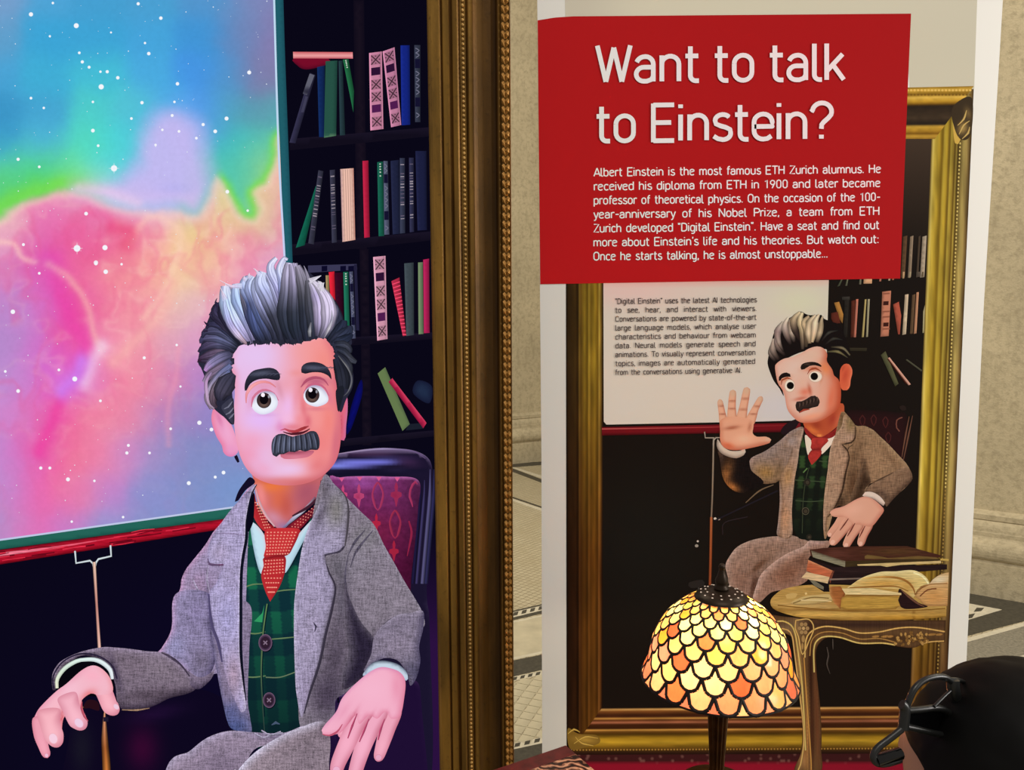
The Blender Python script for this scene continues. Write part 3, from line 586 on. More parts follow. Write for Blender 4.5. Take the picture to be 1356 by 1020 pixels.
p = sp(); p.shape([(1020, 690), (1022, 770), (1002, 860), (1008, 930), (990, 1010), (960, 1050), (945, 1000), (900, 930), (830, 918), (780, 950), (742, 985), (735, 975), (770, 900), (785, 815), (830, 755), (900, 708), (960, 700)], (126, 116, 136), 4,
  rims=[(1, .3, 12, (62, 56, 84), .8), (-1, 0, 4, (60, 50, 70), .6), (-.5, -1, 5, (170, 160, 180), .6)], blobs=[(900, 850, 90, 60, -.4, (138, 126, 146), .7), (960, 980, 40, 50, 0, (60, 58, 82), .6)])
p.build(man, 'sleeve', 'right forearm sleeve in grey tweed', 'tweed')
p = sp()   # lapel right
p.shape([(405, 1030), (398, 800), (400, 650), (418, 500), (440, 375), (470, 280), (510, 195), (535, 120), (545, 40), (600, 85), (642, 135), (656, 200), (650, 300), (640, 375, 1), (615, 402), (545, 420, 1), (562, 500), (592, 575), (575, 680), (545, 800), (515, 940), (470, 1080), (445, 1180), (432, 1200), (415, 1120)], (158, 148, 178), 4,
  rims=[(-1, 0, 4, (206, 198, 222), .6), (1, .2, 4, (96, 88, 104), .7)], blobs=[(600, 200, 60, 110, 0, (118, 114, 110), .85), (540, 100, 40, 80, 0, (88, 80, 88), .8), (600, 330, 40, 40, 0, (164, 154, 182), .7), (470, 850, 60, 240, .1, (160, 148, 176), .6), (460, 1100, 50, 110, 0, (150, 136, 166), .7), (560, 780, 30, 120, .2, (112, 104, 122), .6), (520, 240, 20, 60, .4, (70, 62, 74), .6)])
p.stroke([(545, 420), (590, 410), (620, 400), (640, 378)], 2, (64, 58, 74), (1, 1)); p.stroke([(492, 745), (505, 765), (498, 790)], [1, 3, 1], (60, 54, 74), (1, 1))
p.build(man, 'lapel', 'right lapel of the tweed jacket', 'tweed')
frame(180, 630, 5.1)
p = sp()   # left body and sleeve
p.shape([(800, 60), (690, 175), (630, 245), (575, 320), (520, 385), (470, 465), (395, 560), (340, 630), (308, 700), (300, 760), (272, 830), (250, 950), (232, 1060), (170, 1170), (130, 1215), (240, 1260), (330, 1290), (420, 1340), (560, 1330), (590, 1240), (640, 1330), (700, 1330), (740, 900), (760, 400)], (150, 136, 170), 4.4,
  rims=[(-1, -.2, 9, (196, 150, 190), .8)], blobs=[(420, 800, 90, 160, .2, (168, 140, 172), .7), (500, 900, 22, 170, -.1, (84, 76, 112), .7), (400, 1000, 100, 120, 0, (142, 134, 176), .8), (480, 1180, 90, 90, 0, (104, 92, 120), .6), (420, 720, 50, 60, 0, (150, 124, 156), .6), (620, 720, 40, 60, 0, (146, 120, 150), .5)])
for q in ([(490, 600), (480, 700), (500, 800)], [(380, 690), (410, 760), (440, 790)], [(300, 790), (380, 840), (440, 870)]): p.stroke(q, [1, 3, 1], (186, 172, 204), (1, .7))
p.build(man, 'jacket_front', 'left shoulder and sleeve of the grey tweed jacket', 'tweed')
frame(60, 800, 4.636)
p = sp()   # elbow and forearm
p.shape([(800, -60), (775, 170), (712, 298), (760, 330), (830, 380), (885, 445), (900, 470), (1000, 440), (1045, 350), (1050, 250), (1030, 150), (1010, -60)], (140, 130, 166), 4.4, rims=[(-1, 0, 8, (188, 150, 190), .7), (1, 0, 12, (58, 50, 84), .9)], blobs=[(800, 260, 60, 80, 0, (150, 148, 190), .6), (930, 60, 50, 90, 0, (120, 108, 146), .5), (960, 350, 70, 90, 0, (100, 90, 112), .7)])
p.shape([(45, 530), (42, 440), (70, 380), (115, 340), (220, 294), (350, 266), (430, 268), (520, 276), (620, 290), (712, 298), (770, 325), (830, 375), (885, 440), (935, 490), (920, 525), (870, 552), (760, 580), (680, 620), (600, 645), (500, 650), (465, 640), (440, 590), (430, 500), (400, 420), (330, 345), (220, 320), (110, 400), (70, 500), (62, 530)], (120, 106, 122), 4.4,
   rims=[(0, -1, 9, (160, 144, 170), .8), (0, 1, 12, (38, 28, 44), .95)], blobs=[(500, 380, 110, 70, .2, (112, 98, 112), .5), (700, 400, 110, 60, .3, (136, 122, 136), .6), (640, 560, 200, 40, -.1, (70, 58, 70), .7), (430, 420, 20, 120, -.3, (66, 56, 78), .8)])
p.shape([(712, 298), (760, 310), (850, 390), (950, 450), (1040, 400), (1050, 340), (1030, 440), (980, 500), (935, 525), (890, 500), (885, 445), (830, 380)], (120, 106, 128), 4.4, rims=[(0, 1, 10, (50, 40, 60), .9)])
p.stroke([(712, 300), (775, 328), (835, 378), (886, 445)], [1, 2.6, 2.6, 1.5], (62, 52, 70), (.8, 1.2)); p.stroke([(470, 650), (560, 652), (640, 640)], [1, 2.4, 1], (150, 120, 96), (1, 1)); p.stroke([(50, 520), (50, 440), (112, 352), (218, 306), (330, 322), (410, 380), (440, 460)], 2, (40, 32, 56), (1, 1))
p.build(man, 'sleeve', 'left forearm sleeve in grey tweed', 'tweed')
frame(0, 0, 1)
p = sp(); p.shape([(281, 800), (283, 860), (289, 900), (296, 935), (301, 955), (308, 966), (332, 971), (331, 950), (328, 925), (330, 860), (330, 800)], (132, 118, 146), 4, rims=[(-1, 0, 7, (110, 104, 140), .7), (0, 1, 5, (40, 40, 74), .7)], blobs=[(310, 962, 26, 16, 0, (70, 82, 130), .95), (306, 944, 14, 16, 0, (84, 90, 138), .8)]); p.build(man, 'jacket_hem', 'blue shaded hem of the jacket', 'tweed')
frame(180, 630, 5.1)
p = sp()   # lapel left
p.shape([(812, 58), (780, 120), (758, 220), (745, 320), (742, 430), (718, 560), (706, 700), (704, 1000), (705, 1200), (722, 1400), (738, 1520), (742, 1575), (716, 1602), (690, 1565), (620, 1400), (585, 1250), (560, 1120), (520, 1020), (500, 900), (495, 790), (545, 720), (590, 602, 1), (500, 598), (485, 560, 1), (490, 480), (525, 395), (580, 325), (630, 245), (700, 165)], (168, 158, 196), 4,
  rims=[(1, 0, 3.5, (214, 204, 226), .6), (-1, 0, 4, (110, 98, 134), .5)], blobs=[(620, 300, 80, 120, .4, (164, 152, 188), .7), (560, 520, 60, 70, 0, (176, 160, 192), .7), (640, 700, 70, 150, 0, (166, 152, 186), .5), (620, 950, 70, 170, 0, (162, 156, 202), .7), (660, 1350, 60, 150, 0, (164, 138, 158), .8), (760, 100, 26, 80, .3, (110, 98, 130), .6)])
p.stroke([(490, 596), (540, 604), (592, 602)], 2.6, (104, 70, 104), (1, 1)); p.stroke([(520, 395), (620, 390), (740, 405)], 1.6, (140, 126, 160), (1, 1)); p.stroke([(492, 800), (500, 900), (520, 1020)], 2.2, (70, 62, 100), (1, 1))
p.build(man, 'lapel', 'left lapel of the tweed jacket', 'tweed')
p = sp(); p.stroke([(816, 60), (784, 122), (763, 222), (750, 320), (746, 430), (723, 560), (711, 700), (709, 1000), (710, 1200), (728, 1400), (744, 1520)], [1, 3, 4, 4, 4, 4, 4, 4, 4, 3, 1], (14, 16, 30), (1.4, 1, .8)); p.stroke([(486, 560), (498, 600), (560, 606)], [1, 3, 1.5], (96, 76, 108), (1, 1)); p.stroke([(494, 800), (498, 900), (516, 1020), (556, 1130), (582, 1260)], [1, 3, 4, 4, 2], (74, 66, 100), (1, 1.15)); p.build(man, 'jacket_edge_shade', 'dark edges of the left lapel')  # contact shade beside the left lapel, drawn as dark strokes
frame(280, 820, 4.2375)
tw = (134, 116, 142)
p = sp(); p.shape([(-260, 860), (-120, 740), (-20, 665), (100, 628), (240, 636), (400, 640), (520, 600), (560, 640), (400, 700), (200, 800), (150, 1480), (-330, 1480)], (146, 130, 152), 5, rims=[(-1, -1, 12, (190, 180, 210), .6)], blobs=[(60, 820, 120, 90, 0, (112, 98, 120), .6), (330, 655, 120, 25, .1, (96, 84, 110), .6)]); p.build(man, 'trouser_leg', 'far trouser leg in grey tweed', 'tweed')
p = sp(); p.shape([(120, 900), (150, 848), (220, 770), (290, 715), (400, 650), (520, 600), (600, 575), (650, 590), (668, 700), (660, 900), (690, 1480), (90, 1480)], (146, 130, 142), 5, rims=[(-1, -1, 13, (214, 208, 232), .95)], blobs=[(520, 780, 140, 150, 0, (118, 104, 116), .6), (640, 620, 40, 60, 0, (70, 58, 70), .6), (340, 640, 60, 20, 0, (80, 70, 92), .4)])
for q in ([(240, 640), (290, 665), (340, 650), (400, 640)], [(280, 625), (330, 650), (390, 632)]): p.stroke(q, 2, (190, 180, 208), (1, .6)); 
p.build(man, 'trouser_leg', 'near trouser leg in grey tweed', 'tweed')
frame(180, 630, 5.1)
p = sp(); p.shape([(770, 10), (805, 45), (740, 100), (690, 170), (668, 178), (690, 110), (730, 50)], (20, 14, 38), 4); p.shape([(780, 150), (800, 120), (798, 250), (790, 320), (760, 380), (748, 330)], (10, 8, 24), 4); p.build(man, 'jacket_collar', 'dark inside of the jacket collar')
# cuffs and hands
frame(60, 800, 4.636)
p = sp(); p.shape([(70, 520), (75, 470), (110, 410), (190, 360), (300, 358), (370, 400), (420, 470), (400, 560), (200, 560)], (8, 6, 14), 5); 
p.stroke([(72, 518), (74, 460), (120, 395), (190, 352), (240, 342), (300, 342), (352, 362), (398, 405), (412, 462)], [4, 5, 5.5, 5.5, 5, 5.5, 6, 6, 4], [(226, 226, 200), (206, 222, 206), (214, 232, 226), (216, 230, 232), (220, 226, 232)], (.8, 1.08, 1, .85)); p.build(man, 'shirt_cuff', 'white shirt cuff at his right wrist')
SK = (240, 176, 190)
def finger(p, pts, w, col=SK, dark=(186, 92, 116), nail=None):
    """rounded finger: pts along its middle, w widths in crop units"""
    P = np.array(pts, float); n = len(P); T = np.gradient(P, axis=0); T /= np.linalg.norm(T, axis=1)[:, None]; N = np.stack([-T[:, 1], T[:, 0]], 1); W = np.interp(np.linspace(0, 1, n), np.linspace(0, 1, len(w)), w)[:, None] / 2
    L = (P + N * W).tolist(); Rr = (P - N * W).tolist(); e = P[-1]; t = T[-1]; k = W[-1, 0]
    tip = [(e + t * k * .75 + N[-1] * k * .62).tolist(), (e + t * k * 1.05).tolist(), (e + t * k * .75 - N[-1] * k * .62).tolist()]
    p.shape(L + tip + Rr[::-1], col, 3, step=2.2, rims=[(0, 0, W[-1, 0] / _fr[2] * .9, dark, .42), (.6, .8, W[-1, 0] / _fr[2] * 1.1, dark, .55)], blobs=[(P[n // 2][0], P[n // 2][1], W[0, 0] * 1.3, W[0, 0] * 1.3, 0, tuple(min(255, c + 12) for c in col), .5)])
    if nail:
        q = e + t * k * nail[0] + N[-1] * k * nail[1]; p.disc(q.tolist(), k * nail[2], k * nail[3], nail[4], math.atan2(t[1], t[0]), edge=nail[5])
p = sp()
p.shape([(232, 640), (270, 640), (330, 655), (320, 600), (260, 590)], (40, 14, 24), 5)
finger(p, [(330, 470), (365, 550), (395, 625), (410, 640)], [110, 100, 96], (246, 176, 190), nail=(.25, -.5, .42, .3, (236, 200, 220), (240, 180, 190)))
p.shape([(75, 530), (130, 490), (220, 410), (290, 378), (350, 400), (400, 460), (412, 540), (330, 560), (280, 550), (225, 590), (215, 640), (120, 690), (100, 780), (90, 820), (0, 860), (-60, 780), (-80, 740), (-50, 660), (0, 600)], (243, 184, 200), 4,
   rims=[(-1, 0, 9, (226, 130, 160), .7), (1, 0, 8, (232, 130, 140), .6)], blobs=[(290, 440, 60, 40, .3, (250, 176, 196), .8), (270, 560, 46, 30, -.5, (226, 110, 116), .8), (150, 520, 60, 60, 0, (248, 196, 214), .6), (60, 640, 30, 90, .1, (250, 186, 200), .7), (100, 700, 12, 70, .1, (206, 84, 96), .8)])
finger(p, [(-30, 700), (-30, 800), (-10, 880), (5, 920)], [90, 84, 62, 54], (238, 160, 178), nail=(.4, .05, .5, .45, (240, 190, 214), (214, 110, 130)))
finger(p, [(20, 650), (30, 740), (50, 800), (60, 825)], [130, 124, 120, 112], (247, 180, 192), nail=(-.05, .2, .62, .5, (246, 206, 224), (240, 170, 180)))
finger(p, [(130, 560), (160, 640), (195, 710), (208, 725)], [112, 112, 116, 108], (244, 180, 196), nail=(.05, .1, .62, .46, (240, 206, 228), (238, 174, 196)))
p.stroke([(225, 600), (222, 640), (240, 690), (262, 720)], [1, 3, 3, 1], (206, 90, 110), (1, .8))
p.build(man, 'hand', 'his right hand draped over the armrest')
frame(280, 820, 4.2375)
p = sp(); p.shape([(850, 320), (862, 290), (900, 248), (960, 232), (1040, 250), (1085, 285), (1102, 320), (1095, 345), (1040, 330), (960, 300), (900, 300)], (196, 212, 228), 4, rims=[(0, -1, 4, (30, 34, 56), .9), (0, 1, 4, (150, 160, 196), .6)]); p.build(man, 'shirt_cuff', 'white shirt cuff at his left wrist')
p = sp()
p.shape([(705, 640), (740, 560), (850, 520), (960, 600), (930, 700), (860, 760), (740, 800), (705, 700)], (30, 12, 50), 6)
finger(p, [(810, 470), (775, 560), (742, 630), (735, 640)], [86, 80, 64, 56], (238, 164, 186))
finger(p, [(1020, 500), (985, 620), (955, 720), (940, 770)], [96, 90, 72, 60], (238, 166, 188), nail=(.25, 0, .6, .62, (232, 168, 196), (214, 126, 150)))
finger(p, [(940, 500), (890, 620), (850, 720), (815, 830), (800, 900)], [106, 102, 92, 82, 74], (240, 170, 194), nail=(-.4, 0, .6, .6, (236, 176, 204), (220, 130, 160)))
finger(p, [(860, 500), (810, 590), (760, 700), (715, 800), (700, 850)], [104, 104, 96, 84, 72], (240, 168, 192), nail=(-.1, 0, .6, .6, (236, 178, 206), (220, 130, 160)))
p.shape([(618, 625), (640, 590), (700, 520), (730, 450), (780, 390), (870, 310), (940, 272), (1000, 275), (1060, 300), (1088, 350), (1082, 440), (1060, 540), (1010, 560), (975, 520), (930, 560), (885, 540), (830, 590), (810, 540), (760, 600), (720, 640), (660, 652), (625, 645)], (243, 176, 200), 4,
   rims=[(1, 0, 10, (212, 110, 140), .7), (0, -1, 5, (214, 130, 176), .8), (0, 1, 6, (216, 110, 140), .45)], blobs=[(900, 400, 90, 80, 0, (246, 184, 208), .6), (1040, 380, 30, 90, 0, (226, 130, 160), .5), (790, 560, 12, 60, .5, (196, 92, 120), .7), (885, 580, 8, 50, .4, (196, 92, 120), .8), (970, 560, 8, 40, .4, (196, 92, 120), .8), (740, 520, 20, 60, .6, (230, 150, 180), .6)])
for q in ([(818, 530), (790, 600), (765, 670)], [(884, 560), (860, 620), (830, 690)], [(972, 560), (950, 620), (935, 680)]): p.stroke(q, [1, 3, 1.5], (170, 66, 100), (.8, 1.2))
p.stroke([(622, 646), (660, 654), (706, 632), (735, 590)], [1, 3, 1], (190, 84, 110), (1, 1)); p.build(man, 'hand', 'his left hand with spread fingers')

# ---- head
frame(270, 440, 4.2476)
hd = man
p = sp(); p.shape([(48, 445), (60, 418), (95, 410), (118, 440), (145, 500), (170, 560), (190, 640), (190, 678), (160, 700), (128, 695), (108, 672), (102, 640), (72, 590), (50, 530), (42, 485)], (238, 158, 196), 3,
   rims=[(-1, 0, 9, (236, 120, 150), .75), (0, -1, 7, (232, 130, 150), .5), (0, 1, 8, (216, 110, 170), .7)], blobs=[(92, 500, 14, 60, -.35, (206, 100, 150), .75), (125, 560, 30, 70, -.4, (242, 176, 214), .7), (150, 660, 30, 26, 0, (232, 150, 200), .6)]); p.build(hd, 'ear', 'left ear lit lavender')
p = sp(); p.shape([(760, 560), (765, 430), (785, 345), (800, 345), (808, 380), (808, 450), (800, 530), (797, 590), (788, 610), (768, 606)], (224, 106, 130), 3, rims=[(1, 0, 4, (196, 110, 160), .8), (0, 1, 5, (206, 96, 150), .7)], blobs=[(772, 520, 8, 70, 0, (190, 70, 90), .7)]); p.build(hd, 'ear', 'right ear in warm light')
p = sp(); p.shape([(185, 690), (200, 730), (190, 735), (170, 700)], (24, 14, 34), 3); p.build(hd, 'hair_lock')
def hairbase():
    frame(0, 0, 1)
    P = [(283, 541), (275, 530), (273, 515), (271, 500), (266, 487), (262, 480), (265, 462), (268, 448), (272, 433), (279, 416), (287, 402), (296, 398), (312, 396), (332, 384), (354, 376), (374, 362), (392, 356), (408, 360), (425, 376), (438, 392), (446, 406), (452, 420), (462, 438), (466, 455), (460, 462), (464, 475), (466, 486), (468, 500), (466, 515), (458, 530), (452, 546), (446, 540), (443, 520), (440, 480), (400, 470), (330, 470), (308, 500), (310, 560), (296, 552)]
    return P
P = hairbase(); p = sp(); p.shape(P, (40, 40, 58), 5); p.build(hd, 'hair', 'dark base of the swept hair', 'hair')
frame(270, 440, 4.2476)
def facecol(V, c):
    x = (V[:, 0] - 270) * 4.2476; t = np.clip((x - 300) / 330, 0, 1); t = t * t * (3 - 2 * t)
    return np.array([232, 190, 232.]) + (np.array([243, 152, 152.]) - np.array([232, 190, 232.])) * t[:, None]
lav = (228, 200, 246)
p = sp(); p.shape([(165, 110), (195, 80), (240, 66), (262, 72), (290, 60, 1), (310, 72), (345, 66), (375, 52, 1), (385, 66), (405, 62), (435, 76, 1), (450, 56), (500, 72), (520, 62), (545, 66, 1), (555, 52), (600, 46), (625, 38), (670, 30), (700, 50), (728, 95), (742, 150), (748, 200), (745, 270), (754, 380), (768, 480), (772, 560), (764, 650), (742, 725), (695, 785), (625, 832), (540, 858), (440, 862), (350, 846), (282, 812), (232, 755), (200, 685), (184, 620), (172, 540), (168, 450), (174, 340), (168, 250), (152, 195), (156, 140)], (240, 165, 180), 2.6, fn=facecol,
   rims=[(1, 0, 13, (206, 92, 112), .75), (0, 1, 15, (206, 100, 110), .85), (-1, .4, 10, (236, 140, 160), .6), (0, -1, 3, (250, 190, 220), .3)],
   blobs=[(300, 130, 130, 80, 0, lav, .55), (560, 110, 70, 60, 0, (240, 160, 160), .4), (680, 160, 60, 90, 0, (240, 136, 126), .6),
     (200, 520, 50, 130, 0, (244, 170, 196), .5), (330, 500, 110, 60, .1, (230, 186, 248), .9), (270, 610, 90, 60, 0, (244, 160, 190), .7), (250, 690, 70, 60, .5, (242, 150, 180), .7),
     (700, 500, 50, 120, 0, (240, 126, 118), .7), (650, 640, 90, 80, 0, (236, 122, 124), .6), (620, 590, 50, 40, 0, (232, 116, 116), .4), (740, 620, 22, 120, .1, (204, 100, 124), .6),
     (480, 770, 120, 45, 0, (236, 196, 234), .95), (330, 770, 60, 40, .5, (240, 160, 190), .6), (640, 750, 60, 40, -.5, (226, 116, 120), .7), (450, 840, 130, 24, 0, (222, 120, 120), .7), (560, 845, 90, 20, -.15, (204, 100, 104), .6),
     # nose: bright bridge, red right side, dark underside
     (470, 420, 44, 90, .1, (240, 190, 240), .85), (470, 490, 50, 40, 0, (246, 190, 226), .7), (455, 300, 50, 50, 0, (236, 150, 160), .35),
     (560, 420, 18, 90, -.12, (224, 112, 124), .75), (586, 500, 20, 34, 0, (214, 96, 114), .8), (540, 490, 30, 30, 0, (240, 140, 150), .7), (640, 480, 40, 50, 0, (244, 150, 148), .5), (425, 520, 18, 30, .2, (224, 150, 210), .6), (520, 360, 20, 80, .05, (234, 140, 160), .55), (500, 535, 70, 22, 0, (222, 104, 116), .6), (435, 545, 22, 18, 0, (226, 140, 200), .6),
     # eye sockets
     (335, 300, 80, 30, -.1, (232, 140, 150), .5), (330, 325, 80, 60, 0, (224, 150, 190), .5), (265, 380, 20, 60, .2, (224, 150, 190), .6), (425, 320, 16, 60, -.3, (206, 130, 150), .45),
     (630, 280, 74, 28, 0, (196, 100, 130), .75), (630, 275, 60, 16, 0, (176, 86, 120), .5), (705, 360, 20, 60, -.2, (214, 110, 140), .6), (550, 300, 14, 50, .3, (216, 130, 140), .5), (350, 465, 60, 10, 0, (214, 160, 220), .6), (630, 432, 60, 10, 0, (214, 110, 130), .6), (520, 230, 40, 20, 0, (232, 140, 140), .5)])
p.build(hd, 'face', 'pink and lavender lit face')
# lids and eyes
p = sp(); p.stroke([(238, 400), (240, 350), (270, 305), (320, 280), (370, 285), (405, 310)], [1, 4, 5, 4, 3, 1], [(222, 130, 140), (240, 164, 170), (236, 150, 156), (216, 120, 130)], (.95, 1.05, .95)); p.stroke([(268, 420), (276, 370), (310, 335), (350, 325), (395, 345), (420, 385)], [1, 3, 3.4, 3, 2, 1], (214, 120, 150), (1, .95)); p.stroke([(545, 310), (580, 270), (630, 255), (675, 268), (700, 300)], [1, 4, 4, 3, 1], (182, 84, 112), (1, .95)); p.stroke([(560, 345), (590, 300), (640, 292), (680, 315), (704, 360)], [1, 3, 3, 2, 1], (200, 100, 130), (1, 1)); p.build(hd, 'eyelid', 'creases of the eyelids', kind='stuff')
def eye(pts, ic, ir, iw, hl, lab):
    e = empty_e = sp(); e.shape(pts, (236, 240, 250), 2.4, rims=[(0, -1, 6, (150, 130, 170), .8), (0, 1, 4, (206, 200, 230), .6), (1, 0, 4, (200, 206, 230), .5)]); e.build(hd, 'eye_white', lab)
    e = sp(); e.disc(ic, ir, ir * 1.08, (64, 46, 48), edge=(30, 20, 28), n=28, tone=[(ic[0], ic[1] + ir * .55, ir * .6, ir * .4, 0, (128, 104, 92), .8)]); e.disc((ic[0], ic[1] - 6), ir * .6, ir * .7, (12, 8, 14)); e.disc(hl, 11, 12, (250, 240, 250)); e.disc((hl[0] + 34, hl[1] + 10), 6, 9, (150, 150, 160)); e.build(hd, 'iris', 'dark brown iris with highlight')
eye([(272, 425), (280, 385), (305, 350), (340, 333), (375, 335), (402, 352), (416, 390), (408, 425), (380, 450), (335, 464), (300, 455)], (338, 384), 41, 1, (332, 353), 'left eye')
eye([(560, 365), (566, 335), (590, 308), (622, 298), (660, 308), (690, 342), (701, 378), (686, 402), (640, 419), (600, 412), (574, 395)], (610, 354), 40, 1, (600, 325), 'right eye')
for pts, dk in (([(230, 330), (230, 292), (246, 250), (276, 218), (320, 206), (372, 200), (408, 212), (428, 240), (424, 268), (395, 269), (350, 262), (300, 268), (262, 290), (240, 328)], 0), ([(549, 228), (550, 195), (575, 174), (620, 168), (665, 178), (697, 202), (714, 235), (717, 267), (700, 246), (660, 228), (610, 226), (570, 234)], 1)):
    p = sp(); cx = sum(q[0] for q in pts) / len(pts); p.shape(pts, (40, 40, 54), 2.5, rims=[(0, 1, 4, (20, 20, 32), .8)], blobs=[(cx + (0 if not dk else -20), 232 if not dk else 200, 60, 12, -.12 if not dk else .05, (92, 96, 118), .9)])
    for i in range(7):
        x = pts[0][0] + 30 + i * 22; p.stroke([(x, 244 - dk * 36), (x + 22, 232 - dk * 36), (x + 44, 236 - dk * 34)], [.5, 1.2, .4], (74, 76, 96), (1, 1))
    p.build(hd, 'eyebrow', 'thick dark eyebrow')
p = sp(); p.stroke([(430, 552), (455, 545), (480, 556), (510, 560), (550, 545), (590, 528)], [1, 3, 4, 4, 4.5, 1], [(206, 100, 140), (196, 80, 96), (170, 56, 66), (176, 60, 66), (150, 44, 50), (176, 70, 80)], (1, 1, 1)); p.stroke([(445, 560), (490, 573), (560, 564), (596, 543)], [1, 3.4, 3.6, 1], (84, 26, 40), (1, 1)); p.build(hd, 'nostril')
p = sp(); p.shape([(430, 690), (480, 672), (560, 668), (620, 668), (590, 700), (520, 712), (450, 712)], (208, 112, 134), 3, blobs=[(520, 675, 90, 8, -.05, (110, 40, 60), .9), (520, 705, 50, 10, 0, (224, 140, 160), .6)]); p.build(hd, 'mouth')
p = sp(); p.shape([(388, 692), (380, 660), (382, 620), (394, 592), (418, 574), (452, 572), (478, 582), (500, 588), (520, 582), (560, 574), (600, 556), (632, 562), (648, 595), (651, 635), (640, 662), (600, 662), (570, 672), (540, 664), (510, 676), (480, 672), (450, 686), (425, 688), (408, 702)], (66, 70, 86), 3, rims=[(0, 1, 6, (34, 34, 46), .9), (0, -1, 5, (40, 40, 54), .7), (1, 0, 8, (40, 40, 52), .6)])
for i in range(26):
    x = 392 + i * 9.8; t = i / 25; cxm = 490; y0 = 578 + 10 * math.exp(-((x - 492) / 30) ** 2) - (14 * t); y1 = 690 - 32 * t + RNG.uniform(-6, 6); bend = (x - 500) * .1
    cl = (104, 110, 136) if i % 3 == 0 else ((46, 48, 62) if i % 3 == 1 else (82, 86, 106)); 
    if t > .55: cl = tuple(k * .85 for k in cl)
    p.stroke([(x - bend, y0 + 6), (x, (y0 + y1) / 2), (x + bend * .4, y1 - 6)], [1, 2.4, 1], cl, (.9, 1.15, .8))
p.build(hd, 'moustache', 'bushy grey moustache', 'hair')

# ---- hair locks, root to tip
def lock(pts, w, cols, name='hair_lock', cross=(.55, .9, 1.12, 1.15, .95, .6)):
    p = sp(); p.stroke(pts, w, cols, cross, 3)
    n = len(cols)
    for off in (-.22, .05, .27):        # fine strands inside the lock
        P = np.array([tx(q) for q in pts]); T = np.gradient(P, axis=0); T /= np.linalg.norm(T, axis=1)[:, None] + 1e-9; N = np.stack([-T[:, 1], T[:, 0]], 1)
        W = np.interp(np.linspace(0, 1, len(P)), np.linspace(0, 1, len(w)), w)[:, None]; Q = P + N * W * off
        f_ = list(_fr); frame(0, 0, 1); k = .8 if off < 0 else (1.14 if off > .1 else .9)
        p.stroke([tuple(q) for q in Q], [.4] + [max(.5, x * .09) for x in w[1:-1]] + [.3], [tuple(min(255, c * k) for c in cc) for cc in cols], (1, 1), 4); _fr[:] = f_
    p.build(hd, name, None, 'hair')
dk, md, lt, wh = (38, 40, 56), (84, 88, 116), (150, 152, 192), (196, 206, 244)
frame(250, 330, 6.8)
# left side fan, swept back
LS = [([(410, 1010), (300, 1010), (190, 1000), (80, 1005)], [8, 12, 12, 3], [dk, (90, 70, 90), (70, 60, 84), (50, 36, 60)]),
 ([(400, 950), (300, 930), (190, 955), (90, 985)], [8, 14, 13, 4], [(56, 54, 74), (100, 84, 106), (84, 70, 96), (60, 44, 68)]),
 ([(420, 920), (330, 860), (220, 850), (110, 900), (88, 930)], [8, 14, 16, 12, 4], [dk, (62, 62, 88), (86, 84, 116), (70, 62, 90), (46, 40, 66)]),
 ([(440, 890), (350, 830), (240, 790), (125, 805), (110, 850)], [7, 13, 15, 13, 4], [dk, (84, 86, 118), (100, 104, 142), (80, 76, 108), (54, 50, 80)]),
 ([(455, 870), (370, 790), (270, 735), (150, 745), (120, 800)], [6, 13, 15, 12, 3], [dk, (96, 100, 136), (78, 80, 110), (66, 64, 92), (40, 38, 60)]),
 ([(465, 860), (380, 760), (280, 690), (190, 680), (160, 720)], [6, 12, 13, 9, 2], [dk, (76, 82, 112), (60, 62, 92), (54, 52, 80), (40, 38, 60)]),
 ([(470, 855), (390, 740), (300, 650), (210, 600), (195, 590)], [6, 13, 16, 14, 6], [dk, (52, 52, 76), (70, 64, 92), (52, 46, 74), (44, 38, 62)]),
 ([(475, 850), (390, 730), (310, 630), (240, 560), (262, 480)], [6, 12, 14, 16, 5], [dk, (58, 58, 84), (66, 62, 90), (60, 54, 82), (40, 36, 58)]),
 ([(480, 850), (400, 740), (330, 640), (290, 560), (300, 480)], [5, 10, 12, 12, 6], [dk, (50, 50, 72), (46, 42, 66), (44, 40, 62), (40, 38, 58)]),
 ([(480, 845), (390, 720), (330, 630), (295, 560), (290, 500)], [2, 3.5, 3.5, 3, 1], [(120, 110, 140), (200, 190, 216), (176, 170, 200), (214, 206, 226), (190, 180, 206)])]
for a in LS: lock(*a)
for q, c_ in (([(180, 690), (155, 670), (135, 650)], (40, 30, 56)), ([(170, 735), (145, 738), (120, 742)], (46, 36, 60)), ([(262, 520), (240, 480), (255, 440)], (46, 38, 66)), ([(110, 1000), (90, 1000), (75, 1020)], (60, 34, 60)), ([(200, 600), (188, 590), (200, 560)], (56, 50, 76))): lock(q, [3, 2.5, .5], [c_, c_], cross=(.8, 1.1, .8))
